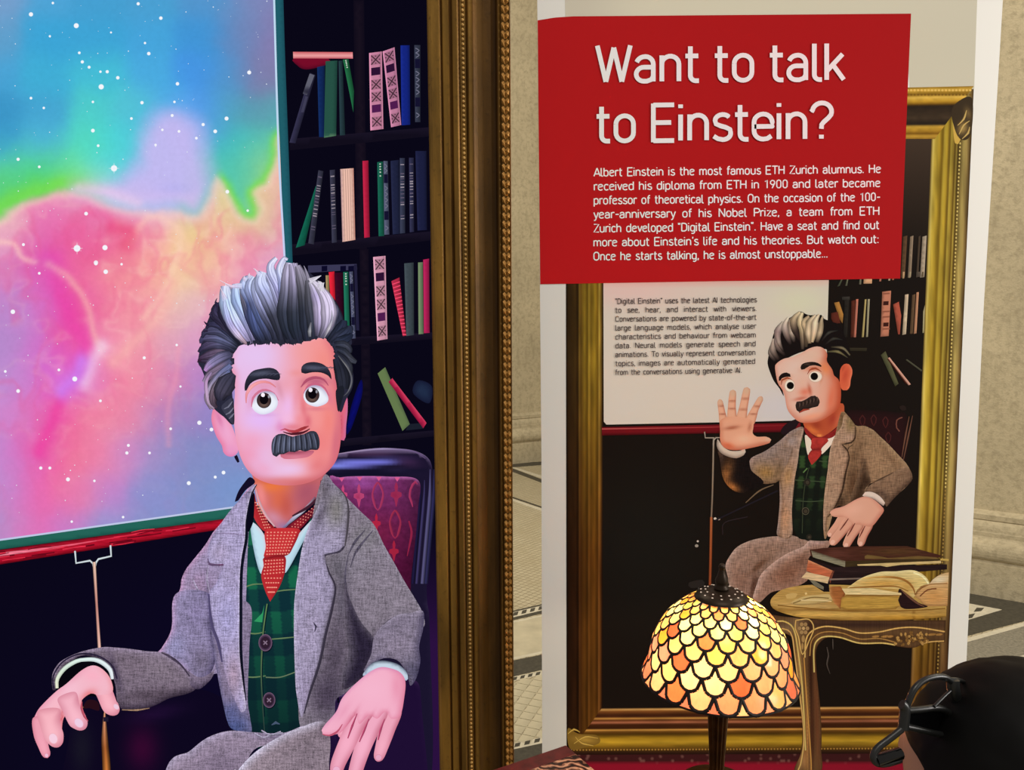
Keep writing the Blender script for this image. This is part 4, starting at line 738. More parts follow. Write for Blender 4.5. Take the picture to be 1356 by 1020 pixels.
# centre locks
CE = [([(560, 850), (470, 740), (390, 600), (340, 430), (330, 330)], [10, 20, 24, 24, 12], [(110, 100, 130), (176, 170, 214), (196, 208, 250), (184, 206, 248), (206, 206, 246)]),
 ([(520, 855), (430, 760), (365, 660), (330, 540), (320, 460)], [4, 9, 10, 9, 4], [(150, 120, 130), (206, 190, 222), (170, 164, 210), (176, 186, 236), (184, 196, 240)]),
 ([(590, 850), (560, 720), (510, 580), (450, 430), (430, 310)], [6, 15, 21, 25, 12], [(90, 84, 112), (160, 158, 206), (176, 190, 242), (172, 196, 248), (190, 204, 248)]),
 ([(640, 840), (590, 700), (545, 560), (505, 430), (480, 340)], [8, 14, 17, 15, 8], [dk, (60, 62, 92), (72, 78, 118), (110, 108, 130), (170, 160, 190)]),
 ([(670, 835), (620, 720), (590, 600), (570, 470), (500, 300), (540, 260)], [9, 16, 18, 18, 20, 8], [dk, (66, 76, 116), (84, 96, 146), (90, 104, 160), (170, 184, 236), (190, 200, 244)]),
 ([(740, 835), (700, 720), (650, 600), (600, 470), (560, 330), (590, 250)], [9, 16, 18, 18, 20, 9], [dk, (72, 78, 112), (88, 102, 150), (104, 112, 156), (176, 188, 238), (196, 204, 244)]),
 ([(790, 850), (770, 720), (700, 580), (640, 440), (610, 320), (640, 240)], [8, 16, 19, 19, 18, 8], [dk, (58, 60, 80), (96, 98, 128), (160, 164, 208), (186, 194, 238), (196, 206, 246)]),
 ([(840, 860), (830, 740), (790, 610), (720, 440), (650, 300), (670, 205)], [8, 18, 22, 24, 22, 12], [dk, (52, 54, 70), (62, 64, 80), (140, 142, 178), (182, 190, 234), (200, 206, 244)]),
 ([(850, 700), (830, 560), (790, 420), (740, 300), (700, 230)], [4, 10, 12, 10, 4], [(60, 62, 80), (96, 98, 124), (150, 150, 190), (178, 180, 220), (190, 190, 230)]),
 ([(880, 840), (860, 640), (850, 480), (800, 330), (745, 215), (740, 140), (790, 80)], [6, 12, 14, 14, 13, 13, 6], [dk, (62, 62, 84), (110, 108, 150), (168, 162, 214), (184, 184, 236), (196, 200, 246), (214, 212, 248)]),
 ([(900, 850), (880, 660), (870, 480), (850, 300), (820, 180), (860, 80), (890, 95)], [8, 16, 18, 18, 15, 11, 4], [dk, (50, 54, 74), (84, 86, 120), (144, 146, 206), (176, 184, 240), (204, 208, 250), (206, 204, 240)])]
for a in CE: lock(*a)
for q in ([(480, 330), (380, 335), (330, 310), (278, 280)], [(330, 460), (310, 410), (285, 345)], [(640, 235), (610, 200), (582, 172)], [(520, 280), (495, 260), (500, 240)], [(560, 260), (540, 235), (545, 215)]): lock(q, [8, 5, 1.5, .5], [(196, 206, 246), (226, 206, 232), (236, 214, 234)], cross=(.9, 1.08, .9))
frame(360, 330, 6.8)
CR = [([(190, 850), (150, 700), (130, 560), (150, 380), (150, 220), (165, 125)], [10, 22, 26, 24, 20, 13], [dk, (44, 50, 66), (56, 60, 76), (106, 106, 130), (166, 160, 190), (194, 186, 216)]),
 ([(250, 845), (220, 700), (215, 540), (215, 380), (205, 230), (190, 130)], [10, 22, 25, 22, 18, 12], [dk, (40, 46, 60), (52, 56, 70), (100, 98, 120), (160, 152, 184), (184, 174, 206)]),
 ([(255, 540), (245, 430), (232, 310), (215, 200), (190, 125)], [2, 4, 5, 5, 3], [(120, 120, 150), (170, 164, 200), (186, 178, 212), (176, 168, 200), (170, 160, 190)]),
 ([(320, 830), (310, 680), (305, 520), (290, 360), (260, 230), (230, 150)], [9, 18, 20, 20, 17, 8], [dk, (44, 48, 64), (50, 54, 68), (76, 76, 88), (122, 118, 134), (150, 142, 164)]),
 ([(340, 330), (320, 240), (305, 190), (288, 150)], [8, 6, 3, .6], [(110, 108, 124), (140, 134, 154), (150, 144, 166)]),
 ([(380, 810), (370, 660), (350, 500), (335, 380), (320, 280)], [9, 16, 18, 14, 6], [dk, (54, 58, 72), (66, 68, 82), (80, 80, 92), (96, 94, 106)]),
 ([(345, 820), (340, 740), (352, 660)], [3, 5, 2], [(70, 72, 84), (150, 150, 156), (100, 100, 112)]),
 ([(520, 830), (570, 740), (600, 640), (560, 500), (520, 420)], [9, 14, 14, 10, 4], [dk, (50, 54, 74), (44, 48, 66), (40, 42, 58), (40, 42, 58)]),
 ([(480, 800), (540, 700), (575, 590), (575, 520), (530, 460)], [5, 8, 8, 7, 2], [dk, (84, 86, 106), (60, 62, 82), (90, 88, 112), (50, 50, 70)]),
 ([(420, 800), (440, 650), (440, 500), (400, 380), (350, 290)], [9, 18, 22, 19, 8], [(70, 66, 86), (166, 154, 190), (200, 186, 222), (176, 164, 204), (200, 194, 214)]),
 ([(440, 800), (500, 680), (510, 540), (480, 430), (400, 320), (345, 280)], [8, 16, 22, 18, 11, 4], [(70, 66, 84), (160, 150, 178), (206, 194, 222), (206, 194, 222), (196, 186, 210), (206, 200, 216)]),
 ([(470, 800), (510, 720), (540, 640), (540, 550)], [2, 4, 4, 1], [(110, 106, 124), (196, 190, 200), (160, 156, 176), (190, 184, 200)])]
for a in CR: lock(*a)
for q in ([(340, 290), (390, 265), (445, 238)], [(420, 310), (450, 300), (430, 290)], [(450, 380), (450, 340), (470, 300)], [(430, 350), (436, 320), (425, 300)]): lock(q, [8, 4, .6], [(206, 200, 216), (222, 218, 230)], cross=(.9, 1.08, .9))
frame(360, 330, 6.8)
RS = [([(510, 840), (590, 760), (640, 680), (650, 640)], [8, 16, 16, 8], [dk, (46, 50, 70), (40, 46, 66), (36, 40, 58)]), ([(520, 850), (620, 790), (690, 730), (700, 690)], [8, 17, 17, 8], [dk, (58, 62, 86), (44, 50, 70), (38, 42, 60)]), ([(540, 860), (640, 820), (710, 780), (720, 760)], [8, 14, 12, 5], [dk, (50, 56, 78), (36, 42, 60), (30, 34, 52)]),
 ([(560, 870), (650, 870), (700, 910), (702, 935)], [10, 14, 12, 6], [dk, (56, 60, 76), (62, 64, 78), (44, 46, 60)]), ([(565, 900), (640, 930), (690, 980), (760, 1020)], [9, 14, 12, 5], [dk, (50, 54, 68), (66, 68, 80), (54, 56, 68)]), ([(572, 940), (630, 990), (680, 1060), (700, 1140)], [9, 14, 14, 8], [dk, (44, 46, 60), (60, 62, 74), (44, 46, 58)]), ([(580, 980), (620, 1080), (640, 1180), (640, 1260)], [10, 18, 20, 16], [dk, (34, 36, 48), (40, 42, 54), (36, 38, 50)]), ([(600, 960), (690, 1080), (720, 1180), (690, 1280), (640, 1330)], [1.5, 2.4, 2.4, 2.4, 1], [(90, 90, 96), (120, 120, 124), (96, 96, 104), (110, 110, 116), (70, 70, 80)])]
for a in RS: lock(*a)
p = sp(); frame(270, 440, 4.2476); p.shape([(742, 330), (752, 440), (760, 450), (775, 390), (790, 340), (780, 300)], (30, 32, 42), 4); p.build(hd, 'sideburn', None, 'hair')
# lower left hair beside the ear
frame(250, 430, 5.37)
LL = [([(300, 215), (230, 240), (150, 290), (115, 330)], [14, 18, 15, 5], [(60, 60, 84), (104, 100, 134), (130, 120, 160), (176, 130, 190)]), ([(300, 260), (230, 310), (150, 360), (105, 410)], [10, 14, 13, 5], [(70, 74, 106), (120, 104, 130), (110, 94, 118), (150, 130, 160)]), ([(300, 290), (240, 350), (180, 430), (140, 520), (165, 600)], [8, 14, 15, 13, 6], [(96, 104, 146), (112, 112, 150), (140, 130, 158), (170, 150, 176), (130, 112, 130)]), ([(290, 330), (230, 400), (180, 480), (175, 560), (200, 590)], [6, 12, 13, 11, 5], [(90, 98, 140), (130, 124, 150), (110, 96, 112), (90, 74, 88), (60, 48, 62)]), ([(180, 600), (140, 560), (125, 480), (125, 400), (160, 340)], [3, 4, 5, 5, 3], [(150, 130, 150), (176, 150, 180), (190, 160, 196), (176, 140, 180), (140, 120, 160)]),
 ([(320, 350), (280, 400), (230, 490), (225, 540)], [8, 26, 24, 10], [(52, 52, 70), (60, 58, 76), (66, 62, 80), (40, 38, 54)])]
for a in LL: lock(*a)
p = sp(); p.shape([(235, 575), (310, 520), (322, 590), (325, 680), (318, 712), (290, 680), (262, 640), (240, 610)], (58, 58, 76), 3, rims=[(1, 0, 4, (34, 34, 48), .8)]);
for q in ([(250, 600), (280, 585), (310, 545)], [(262, 640), (290, 625), (318, 590)], [(285, 670), (305, 650), (322, 630)]): p.stroke(q, [1, 2.6, .6], (120, 120, 140), (.8, 1.1))
p.build(hd, 'sideburn', None, 'hair')
# jagged hairline roots
p = sp(); frame(270, 440, 4.2476)
for (x, y, ang, ln) in ((285, 60, 1.4, 22), (300, 62, 1.2, 12), (352, 58, 1.3, 14), (365, 62, 1.5, 12), (395, 55, 1.2, 16), (425, 60, 1.3, 24), (440, 58, 1.7, 22), (470, 55, 1.5, 14), (500, 58, 1.4, 18), (515, 55, 1.6, 18), (548, 52, 1.6, 18), (600, 40, 1.5, 10), (630, 36, 1.5, 8), (250, 66, 1.2, 10)):
    p.stroke([(x, y - 14), (x + 4 * math.cos(ang), y), (x + ln * math.cos(ang), y + ln * math.sin(ang))], [5, 4, .4], (40, 42, 56), (1, 1))
p.build(hd, 'hair_lock', None, 'hair')
frame(0, 0, 1)
# ================================================================== THE ROLL-UP BANNER (flat print on a sheet)
YB = 1.66
B_O = on_y(np.array([1000.]), np.array([1280.]), YB)[0]; B_O = Vector((float(B_O[0]), YB, 0.0))
banner = tag(empty('roll_up_banner', B_O), 'tall white roll-up banner with a red headline block and printed portrait', 'banner')
B = Canvas(YB, 'print', B_O, 1.6e-6); B.gain = 1.0
B.fall = lambda l, uv: np.clip(l / (1.09 * np.clip(.61 + .25 * (uv[:, 0] - 733) / 550 + .10 * (500 - uv[:, 1]) / 450, .45, 1.0))[:, None], 0, .93)     # ink read off the photograph, freed of the hall light
def bp(): return Pic(B)
frame(0, 0, 1)
# sheet: thin but solid, slightly deeper than the print
oc = [(710.5, -60), (711.5, 0), (715, 375), (717, 600), (718, 1000), (720, 1262), (1232, 1252), (1273, 1020), (1281, 850), (1303, 400), (1322, 100), (1328, 0), (1331.5, -64)]
q = np.array(oc, float); fr_ = on_y(q[:, 0], q[:, 1], YB) - np.array(B_O); bk_ = fr_ + np.array([0, .004, 0]); n = len(oc)
me = bpy.data.meshes.new('banner_sheet'); me.from_pydata(np.vstack([fr_, bk_]).tolist(), [], [tuple(range(n))[::-1], tuple(range(n, 2 * n))] + [(i, (i + 1) % n, n + (i + 1) % n, n + i) for i in range(n)]); me.update()
k = NT('banner_vinyl'); k.bsdf(Base_Color=L3((236, 234, 229)), Roughness=.5, Specular_IOR_Level=.3); VIN = k.m
link_mesh('banner_sheet', me, VIN, banner, 'plain white vinyl sheet')
B.n = 120
k = NT('brushed_aluminium'); k.bsdf(Base_Color=L3((170, 170, 172)), Metallic=1.0, Roughness=.35); ALU = k.m
def box_mesh(name, x0, x1, y0, y1, z0, z1, bev=0.0):
    bm = bmesh.new(); bmesh.ops.create_cube(bm, size=1)
    for v in bm.verts: v.co = Vector(((x0 + x1) / 2 + v.co.x * (x1 - x0), (y0 + y1) / 2 + v.co.y * (y1 - y0), (z0 + z1) / 2 + v.co.z * (z1 - z0)))
    if bev: bmesh.ops.bevel(bm, geom=bm.edges[:], offset=bev, segments=2, affect='EDGES')
    me = bpy.data.meshes.new(name); bm.to_mesh(me); bm.free(); return me
topz = float(on_y(np.array([1000.]), np.array([-60.]), YB)[0][2]); xl = float(on_y(np.array([719.]), np.array([1250.]), YB)[0][0]); xr = float(on_y(np.array([1234.]), np.array([1250.]), YB)[0][0])
zb = float(fr_[:, 2].min())
link_mesh('base_cassette', box_mesh('base_cassette', xl - B_O.x - .01, xr - B_O.x + .01, -.05, .06, 0, zb + .03, .008), ALU, banner, 'aluminium base housing', smooth=False)
link_mesh('support_pole', box_mesh('support_pole', -.01, .01, .02, .04, .03, topz - .01, .003), ALU, banner)
link_mesh('top_rail', box_mesh('top_rail', fr_[0][0], fr_[-1][0], -.006, .012, topz - .01, topz + .02, .003), ALU, banner)

# printed picture
pic = empty('printed_portrait', (0, 0, 0), banner, 'printed picture of a gilt frame with a cartoon man inside')
p = bp(); p.shape([(747.5, -60), (748, 0), (749, 30), (1200, 30), (1205, 125), (1290, 118), (1294, 0), (1296, -64)], (205, 199, 180), 12, False, blobs=[(760, 10, 60, 200, 0, (186, 180, 166), .7), (1150, -40, 200, 60, 0, (214, 208, 190), .6)]); p.build(pic, 'printed_wall', 'cream wall at the top of the print')
def inner(V, c):
    y = V[:, 1]; t = np.clip((y - 180) / 170, 0, 1)
    c = np.array([66, 52, 42.]) * (1 - t)[:, None] + np.array([22, 16, 13.]) * t[:, None]
    g = np.exp(-((V[:, 0] - 860) / 90) ** 2 - ((y - 720) / 110) ** 2)
    return c + g[:, None] * (np.array([24, 26, 24.]) - c) * .6
p = bp(); p.shape([(790, 180), (1246, 180), (1240, 400), (1222, 800), (1216, 942), (796, 942)], (24, 18, 15), 12, False, fn=inner); p.build(pic, 'printed_room', 'black interior inside the printed frame')
# printed gilt frame rails: profile of colours across
def rail(c4, prof, nu_per=1, nv=40, name='printed_frame_rail', lab=None, seed=0):
    xs = np.array([q[0] for q in prof]); cs = np.array([q[1] for q in prof], float)
    def f(a, b, V):
        c = np.stack([np.interp(a, xs, cs[:, i]) for i in range(3)], 1)
        return c * (1 + .28 * (fbm(V[:, 0] / 9, V[:, 1] / (26 if nv > 50 else 9), 3, seed) - .47))[:, None]
    p = bp(); p.grid(c4, 64, nv, f); return p
GR = [(0, (96, 78, 36)), (.05, (206, 184, 96)), (.1, (190, 164, 66)), (.2, (166, 138, 44)), (.28, (120, 94, 24)), (.33, (186, 160, 60)), (.4, (170, 142, 46)), (.46, (96, 74, 22)), (.5, (170, 148, 60)), (.55, (150, 126, 48)), (.6, (92, 70, 24)), (.64, (176, 152, 66)), (.67, (80, 62, 24)), (.72, (96, 78, 40)), (.82, (170, 150, 86)), (.9, (150, 128, 74)), (.96, (104, 82, 46)), (1, (70, 52, 30))]
GRD = [(x, tuple(k * m for k, m in zip(c_, (.62, .5, .5)))) for x, c_ in GR]
def railv(top4, bot4, pr_top, pr_bot, y_mid, lab):
    """vertical rail: prof blends from the bright top to the darker foot"""
    xs = np.array([q[0] for q in pr_top]); A = np.array([q[1] for q in pr_top], float); Bc = np.array([q[1] for q in pr_bot], float)
    def f(a, b, V):
        c1 = np.stack([np.interp(a, xs, A[:, i]) for i in range(3)], 1); c2 = np.stack([np.interp(a, xs, Bc[:, i]) for i in range(3)], 1)
        t = np.clip((V[:, 1] - y_mid) / 260, 0, 1)[:, None]
        return (c1 * (1 - t) + c2 * t) * (1 + .5 * (fbm(V[:, 0] / 5, V[:, 1] / 40, 3, 4) - .47))[:, None]
    p = bp(); p.grid([top4[0], top4[1], bot4[1], bot4[0]], 60, 90, f); return p
p = railv(((1236, 120), (1289.5, 118)), ((1202, 1000), (1250, 1000)), GR, GRD, 640, '')
for i in range(150):
    y = 190 + i * 5; x = 1271.5 - (y - 190) * .0427; p.disc((x, y), 1.1, 1.6, (214, 190, 110) if y < 650 else (150, 120, 60), n=6)
p.build(pic, 'printed_frame_rail', 'right gilt rail of the printed frame')
GT = [(0, (150, 116, 40)), (.06, (214, 170, 70)), (.14, (130, 96, 26)), (.2, (226, 184, 84)), (.28, (190, 146, 46)), (.34, (104, 72, 20)), (.36, (44, 34, 26)), (.6, (66, 52, 38)), (.72, (38, 30, 24)), (.76, (206, 164, 64)), (.84, (176, 134, 44)), (.9, (120, 84, 22)), (.94, (200, 156, 60)), (1, (150, 112, 40))]
def rot(c4): return [c4[3], c4[0], c4[1], c4[2]]
p = bp(); xs = np.array([q[0] for q in GT]); cs = np.array([q[1] for q in GT], float)
p.grid([(1198, 116), (1289.5, 114), (1238, 184), (1196, 184)], 30, 40, lambda a, b, V: np.stack([np.interp(b, xs, cs[:, i]) for i in range(3)], 1) * (1 + .25 * (fbm(V[:, 0] / 7, V[:, 1] / 4, 2, 6) - .47))[:, None])
p.shape([(1263, 152), (1270, 150), (1272, 185), (1265, 190), (1262, 170)], (206, 170, 80), 4)
for i in range(19): p.disc((1202 + i * 4.6, 119.5), 1.8, 1.6, (230, 190, 100), n=6); p.disc((1202 + i * 4.6, 125.5), 1.6, 1.3, (120, 88, 30), n=6)
# leafy corner
p.shape([(1268, 135), (1287, 130), (1287, 170), (1280, 185), (1268, 180), (1260, 150)], (60, 48, 34), 3, blobs=[(1275, 170, 6, 8, .4, (176, 146, 84), .9), (1282, 150, 4, 8, -.3, (130, 106, 66), .8)])
for pt in ([(1270, 178), (1276, 166), (1284, 160)], [(1268, 166), (1276, 158), (1280, 146)], [(1274, 184), (1282, 176), (1284, 168)]): p.stroke(pt, [1, 3.4, 1], (190, 160, 96), (.5, 1.15, .8))
p.build(pic, 'printed_frame_rail', 'top gilt rail and corner of the printed frame')
GL = [(0, (16, 10, 8)), (.04, (44, 30, 14)), (.25, (62, 44, 18)), (.32, (40, 26, 10)), (.36, (110, 86, 34)), (.4, (84, 62, 22)), (.5, (120, 98, 30)), (.58, (86, 66, 18)), (.62, (150, 124, 44)), (.68, (110, 86, 26)), (.78, (140, 114, 34)), (.86, (96, 72, 20)), (.9, (166, 140, 60)), (.95, (110, 84, 34)), (1, (40, 28, 14))]
GLD = [(x, tuple(k * m for k, m in zip(c_, (.66, .5, .5)))) for x, c_ in GL]
p = railv(((749.5, 374), (798.5, 374)), ((750.5, 1000), (797.5, 942)), GL, GLD, 480, ''); p.build(pic, 'printed_frame_rail', 'left gilt rail of the printed frame')
GB = [(0, (40, 26, 14)), (.03, (206, 160, 96)), (.07, (110, 66, 30)), (.14, (56, 28, 14)), (.19, (60, 30, 16)), (.21, (190, 140, 70)), (.25, (80, 44, 22)), (.3, (150, 92, 66)), (.34, (60, 30, 14)), (.42, (50, 26, 12)), (.45, (186, 136, 66)), (.49, (90, 58, 20)), (.54, (70, 48, 14)), (.62, (150, 116, 30)), (.7, (170, 136, 40)), (.78, (120, 90, 24)), (.86, (66, 44, 18)), (.92, (40, 22, 14)), (1, (26, 12, 12))]
p = bp(); xs2 = np.array([q[0] for q in GB]); cs2 = np.array([q[1] for q in GB], float)
p.grid([(797, 938), (1216, 935), (1252, 1001), (750, 1003)], 90, 60, lambda a, b, V: np.stack([np.interp(b, xs2, cs2[:, i]) for i in range(3)], 1) * (1 + .35 * (fbm(V[:, 0] / 30, V[:, 1] / 4, 3, 8) - .47))[:, None])
for i in range(118): p.disc((760 + i * 4.15, 993.5 - i * .02), 1.5, 1.3, (150, 112, 50), edge=(60, 36, 20), n=6)
p.shape([(752, 965), (766, 972), (790, 974), (794, 984), (775, 990), (755, 992)], (110, 84, 34), 3, blobs=[(775, 980, 14, 4, .1, (170, 136, 60), .8)])
for pt in ([(760, 985), (775, 976), (792, 978)], [(762, 976), (770, 984), (786, 988)], [(752, 972), (760, 966), (768, 970)]): p.stroke(pt, [1, 3, 1], (170, 138, 66), (.5, 1.15, .8))
p.build(pic, 'printed_frame_rail', 'bottom gilt rail of the printed frame')
def rug(V, c):
    y = V[:, 1]; c = np.tile(np.array([126, 18, 38.]), (len(V), 1)); k = np.clip((1012 - y) / 4, 0, 1)
    n_ = fbm(V[:, 0] / 3, V[:, 1] / 2.2, 2, 12); c = c + k[:, None] * (np.array([54, 22, 24.]) - c)
    c = c + ((n_ > .56) * k * .5)[:, None] * (np.array([150, 110, 100.]) - c); return c
p = bp(); p.shape([(750, 1000), (1252, 998), (1238, 1120), (1225, 1250), (752, 1256)], (120, 18, 36), 3.2, False, fn=rug, blobs=[(1000, 1040, 120, 16, 0, (150, 26, 50), .5), (1100, 1100, 140, 40, 0, (90, 14, 26), .6)]); p.build(pic, 'printed_rug', 'dark red patterned rug in the print')

# printed books
def brect(pts, col, lab=None, extra=None, tex=None):
    p = bp(); p.shape(pts, col, 4, False, rims=[(-1, 0, 3, tuple(k * .5 for k in col), .7), (0, 1, 4, tuple(k * .5 for k in col), .5)])
    if extra: extra(p)
    p.build(pic, 'printed_book', lab, tex)
frame(1150, 80, 3.1894)
for x0, x1, c_ in ((140, 158, (96, 70, 50)), (170, 184, (150, 130, 110)), (222, 240, (176, 160, 140)), (205, 214, (80, 66, 54))): brect([(x0 + 6, 745), (x1 + 6, 740), (x1 - 4, 915), (x0 - 4, 918)], c_)
frame(1090, 360, 5.6667)
brect([(140, 48), (150, 48), (125, 105), (105, 112)], (84, 88, 70)); brect([(180, 48), (190, 48), (180, 105), (166, 105)], (110, 110, 90)); brect([(275, 50), (287, 50), (285, 95), (270, 95)], (126, 122, 104)); brect([(305, 46), (368, 44), (366, 88), (303, 90)], (222, 170, 130)); brect([(424, 44), (440, 43), (434, 72), (420, 72)], (206, 130, 110)); brect([(492, 42), (506, 41), (502, 66), (488, 66)], (216, 190, 160)); brect([(520, 42), (535, 41), (530, 62), (516, 62)], (190, 120, 90))
brect([(598, 0), (612, 0), (608, 50), (594, 50)], (210, 170, 130)); brect([(645, 0), (662, 0), (655, 45), (640, 45)], (176, 160, 130)); brect([(700, 0), (728, 0), (726, 38), (698, 38)], (96, 84, 74)); brect([(742, 0), (756, 0), (752, 38), (738, 38)], (120, 104, 80))
brect([(82, 232), (120, 225), (152, 320), (145, 388), (120, 350)], (170, 120, 60), 'blurred tan book'); brect([(60, 310), (110, 300), (130, 385), (80, 392), (58, 350)], (90, 40, 30), 'dark red book end'); brect([(140, 188), (200, 186), (200, 210), (142, 212)], (58, 54, 50)); brect([(160, 212), (195, 210), (180, 490), (150, 495)], (40, 36, 32))
brect([(212, 220), (240, 212), (230, 490), (206, 492)], (92, 44, 32)); brect([(246, 206), (264, 205), (246, 492), (230, 492)], (206, 128, 108)); brect([(312, 208), (325, 206), (305, 490), (290, 492)], (196, 176, 116)); brect([(334, 206), (350, 205), (336, 488), (322, 490)], (176, 168, 138))
def bd(p):
    for y in (222, 382): p.shape([(452, y), (492, y - 2), (490, y + 28), (450, y + 30)], (56, 26, 22), 4, False)
    for y in (165, 300, 340, 430): p.stroke([(446, y), (500, y - 3)], 2, (140, 84, 66), (1, 1))
brect([(443, 150), (510, 142), (492, 482), (430, 488)], (188, 122, 98), 'tan and brown banded book', bd); brect([(525, 245), (568, 225), (586, 330), (575, 470), (562, 470)], (172, 84, 66), 'red brown leaning book')
brect([(614, 172), (641, 168), (622, 468), (594, 474)], (216, 194, 166), 'cream book'); brect([(668, 175), (692, 168), (672, 465), (650, 466)], (104, 80, 58)); brect([(700, 155), (718, 152), (700, 462), (680, 466)], (206, 150, 116)); brect([(750, 300), (764, 250), (756, 458), (746, 460)], (190, 180, 140))
brect([(432, 625), (468, 596), (566, 840), (540, 860)], (84, 84, 58), 'olive leaning book'); brect([(484, 650), (498, 642), (658, 845), (642, 852)], (226, 170, 150), 'pale edged leaning book'); brect([(480, 655), (488, 650), (640, 852), (615, 835)], (80, 34, 24)); brect([(618, 662), (630, 656), (742, 738), (738, 750)], (84, 82, 66)); brect([(170, 570), (330, 572), (325, 596), (180, 594)], (52, 46, 34))
# printed text board and its ledge
frame(0, 0, 1)
p = bp(); p.shape([(799, 374, 1), (1097.5, 371, 1), (1095, 460, 1), (1094, 556, 1), (1000, 558.5), (803, 562.5, 1), (799.5, 558.5, 1)], (203, 194, 184), 8, False, blobs=[(830, 385, 90, 22, 0, (222, 176, 176), .6), (940, 372, 240, 5, 0, (220, 120, 116), .45), (1060, 400, 40, 20, 0, (206, 208, 178), .7), (900, 470, 120, 60, 0, (212, 200, 190), .6), (1040, 540, 70, 30, 0, (196, 192, 206), .6), (830, 540, 30, 20, 0, (202, 196, 190), .5)]); p.build(pic, 'printed_board', 'pale board carrying small black text')
p = bp(); p.shape([(797, 566), (1060, 560), (1060, 572), (797, 577)], (104, 18, 26), 4, False, rims=[(0, 1, 3, (50, 8, 12), .9)]); p.stroke([(797, 568.3), (930, 566), (1060, 563)], 1.4, [(176, 84, 84), (150, 50, 54), (110, 24, 30)], (1, 1)); p.build(pic, 'printed_ledge', 'dark red ledge under the board')
p = bp(); p.stroke([(933, 572), (934, 580), (946, 580)], 1.6, (150, 140, 130), (1, 1), sm=False); p.stroke([(945, 581), (943.5, 650), (942, 685)], 2.4, [(150, 136, 120), (120, 104, 90)], (.6, 1.1, .6)); p.stroke([(942, 685), (941, 740), (939.5, 800)], 4, [(150, 84, 50), (130, 66, 36), (110, 56, 34)], (.4, 1.2, .6)); p.disc((947, 687), 2, 1.6, (200, 190, 180)); p.disc((952, 687.5), 1.6, 1.5, (180, 170, 160)); p.disc((924, 717), 1.4, 1.4, (190, 180, 170)); p.disc((922.5, 723), 2.4, 2, (150, 140, 130)); p.stroke([(925, 783), (925, 770), (921, 776)], 2, (60, 58, 56), (1, 1)); p.shape([(912, 772), (930, 768), (932, 776), (915, 779)], (38, 34, 32), 4)
p.build(pic, 'printed_easel_post', 'thin post under the printed board')
# printed armchair
frame(1090, 360, 2.6857)
p = bp(); p.shape([(80, 500), (150, 492), (260, 500), (300, 520), (290, 680), (200, 700), (100, 560)], (38, 16, 18), 5, rims=[(0, 0, 10, (24, 14, 14), .8)]); 
for pt in ([(318, 512), (300, 600), (286, 668)], [(306, 515), (290, 600), (280, 660)]): p.stroke(pt, [1, 2.6, 1], (104, 70, 56), (.6, 1.1, .6))
for x, y, s_ in ((140, 510, 1), (180, 508, 1), (222, 515, 1), (232, 570, .9)):
    p.stroke([(x, y), (x - 10, y + 14), (x - 6, y + 30), (x, y + 40), (x + 7, y + 28), (x + 9, y + 13), (x, y)], 1.3, (70, 30, 30), (1, 1))
p.stroke([(282, 518), (262, 528), (262, 556), (272, 568)], 1.6, (110, 66, 56), (1, 1)); p.shape([(270, 480), (288, 475), (296, 490), (280, 494)], (36, 26, 24), 3); p.build(pic, 'printed_armchair', 'dim maroon armchair back')
p = bp(); frame(900, 560, 3.7765); p.shape([(540, 0), (600, -20), (570, 40), (520, 60), (505, 40)], (32, 20, 26), 4); p.stroke([(330, 400), (400, 340), (470, 310)], [1, 2, 1], (110, 90, 70), (1, 1)); p.stroke([(215, 560), (225, 500), (340, 470)], 1.4, (40, 32, 36), (1, 1)); p.stroke([(175, 490), (300, 430), (490, 340)], 2, (30, 26, 34), (1, 1)); p.build(pic, 'printed_armchair', 'dark chair side behind the printed man', kind='stuff')

# printed man
pm = empty('printed_man', (0, 0, 0), pic)
frame(940, 680, 7.2833)
p = bp(); p.shape([(150, 500), (200, 400), (270, 320), (400, 260), (560, 228), (700, 220), (800, 215), (930, 260), (1000, 300), (800, 420), (560, 560), (450, 680), (410, 850), (340, 830), (210, 760), (170, 600)], (146, 118, 106), 3.4, rims=[(-1, -.6, 11, (190, 166, 156), .75), (1, .6, 8, (84, 54, 42), .6)], blobs=[(300, 660, 110, 120, 0, (128, 92, 78), .6), (560, 380, 200, 60, -.4, (136, 106, 90), .6), (480, 500, 120, 30, -.7, (82, 52, 34), .75), (420, 700, 24, 130, .2, (66, 40, 30), .8)]); p.build(pm, 'printed_trouser_leg', None, 'finetweed')
p = bp(); p.shape([(410, 850), (450, 690), (500, 580), (620, 470), (760, 380), (900, 320), (960, 262), (1050, 255), (1150, 270), (1140, 330), (960, 420), (960, 620), (800, 720), (600, 760), (480, 860)], (150, 116, 102), 3.4, rims=[(-1, -1, 12, (196, 168, 160), .9)], blobs=[(760, 580, 170, 100, -.5, (122, 82, 64), .8), (900, 460, 60, 60, 0, (100, 66, 52), .6), (1040, 290, 80, 20, 0, (170, 140, 140), .6)]); p.build(pm, 'printed_trouser_leg', None, 'finetweed')
frame(1020, 530, 5.1)
def tart2(V, c):
    x, y = V[:, 0], V[:, 1]; xx = x + .09 * (y - 600); gx = ((xx - 1060) % 15) / 15; gy = ((y - 604) % 28) / 28
    k = (gx < .45) * (gy < .55) * .9 + (gx < .45) * .25 + (gy < .55) * .1
    c = np.tile(np.array([18, 22, 18.]), (len(V), 1)); return c + (np.array([40, 60, 34.]) - c) * (k * np.clip(1.2 - (y - 600) / 90, .1, 1))[:, None]
p = bp(); p.shape([(210, 180), (240, 300), (380, 330), (410, 300), (400, 400), (375, 560), (360, 700), (360, 860), (390, 945), (250, 945), (180, 920), (140, 800), (140, 620), (160, 460), (185, 320)], (24, 30, 22), 2.6, fn=tart2)
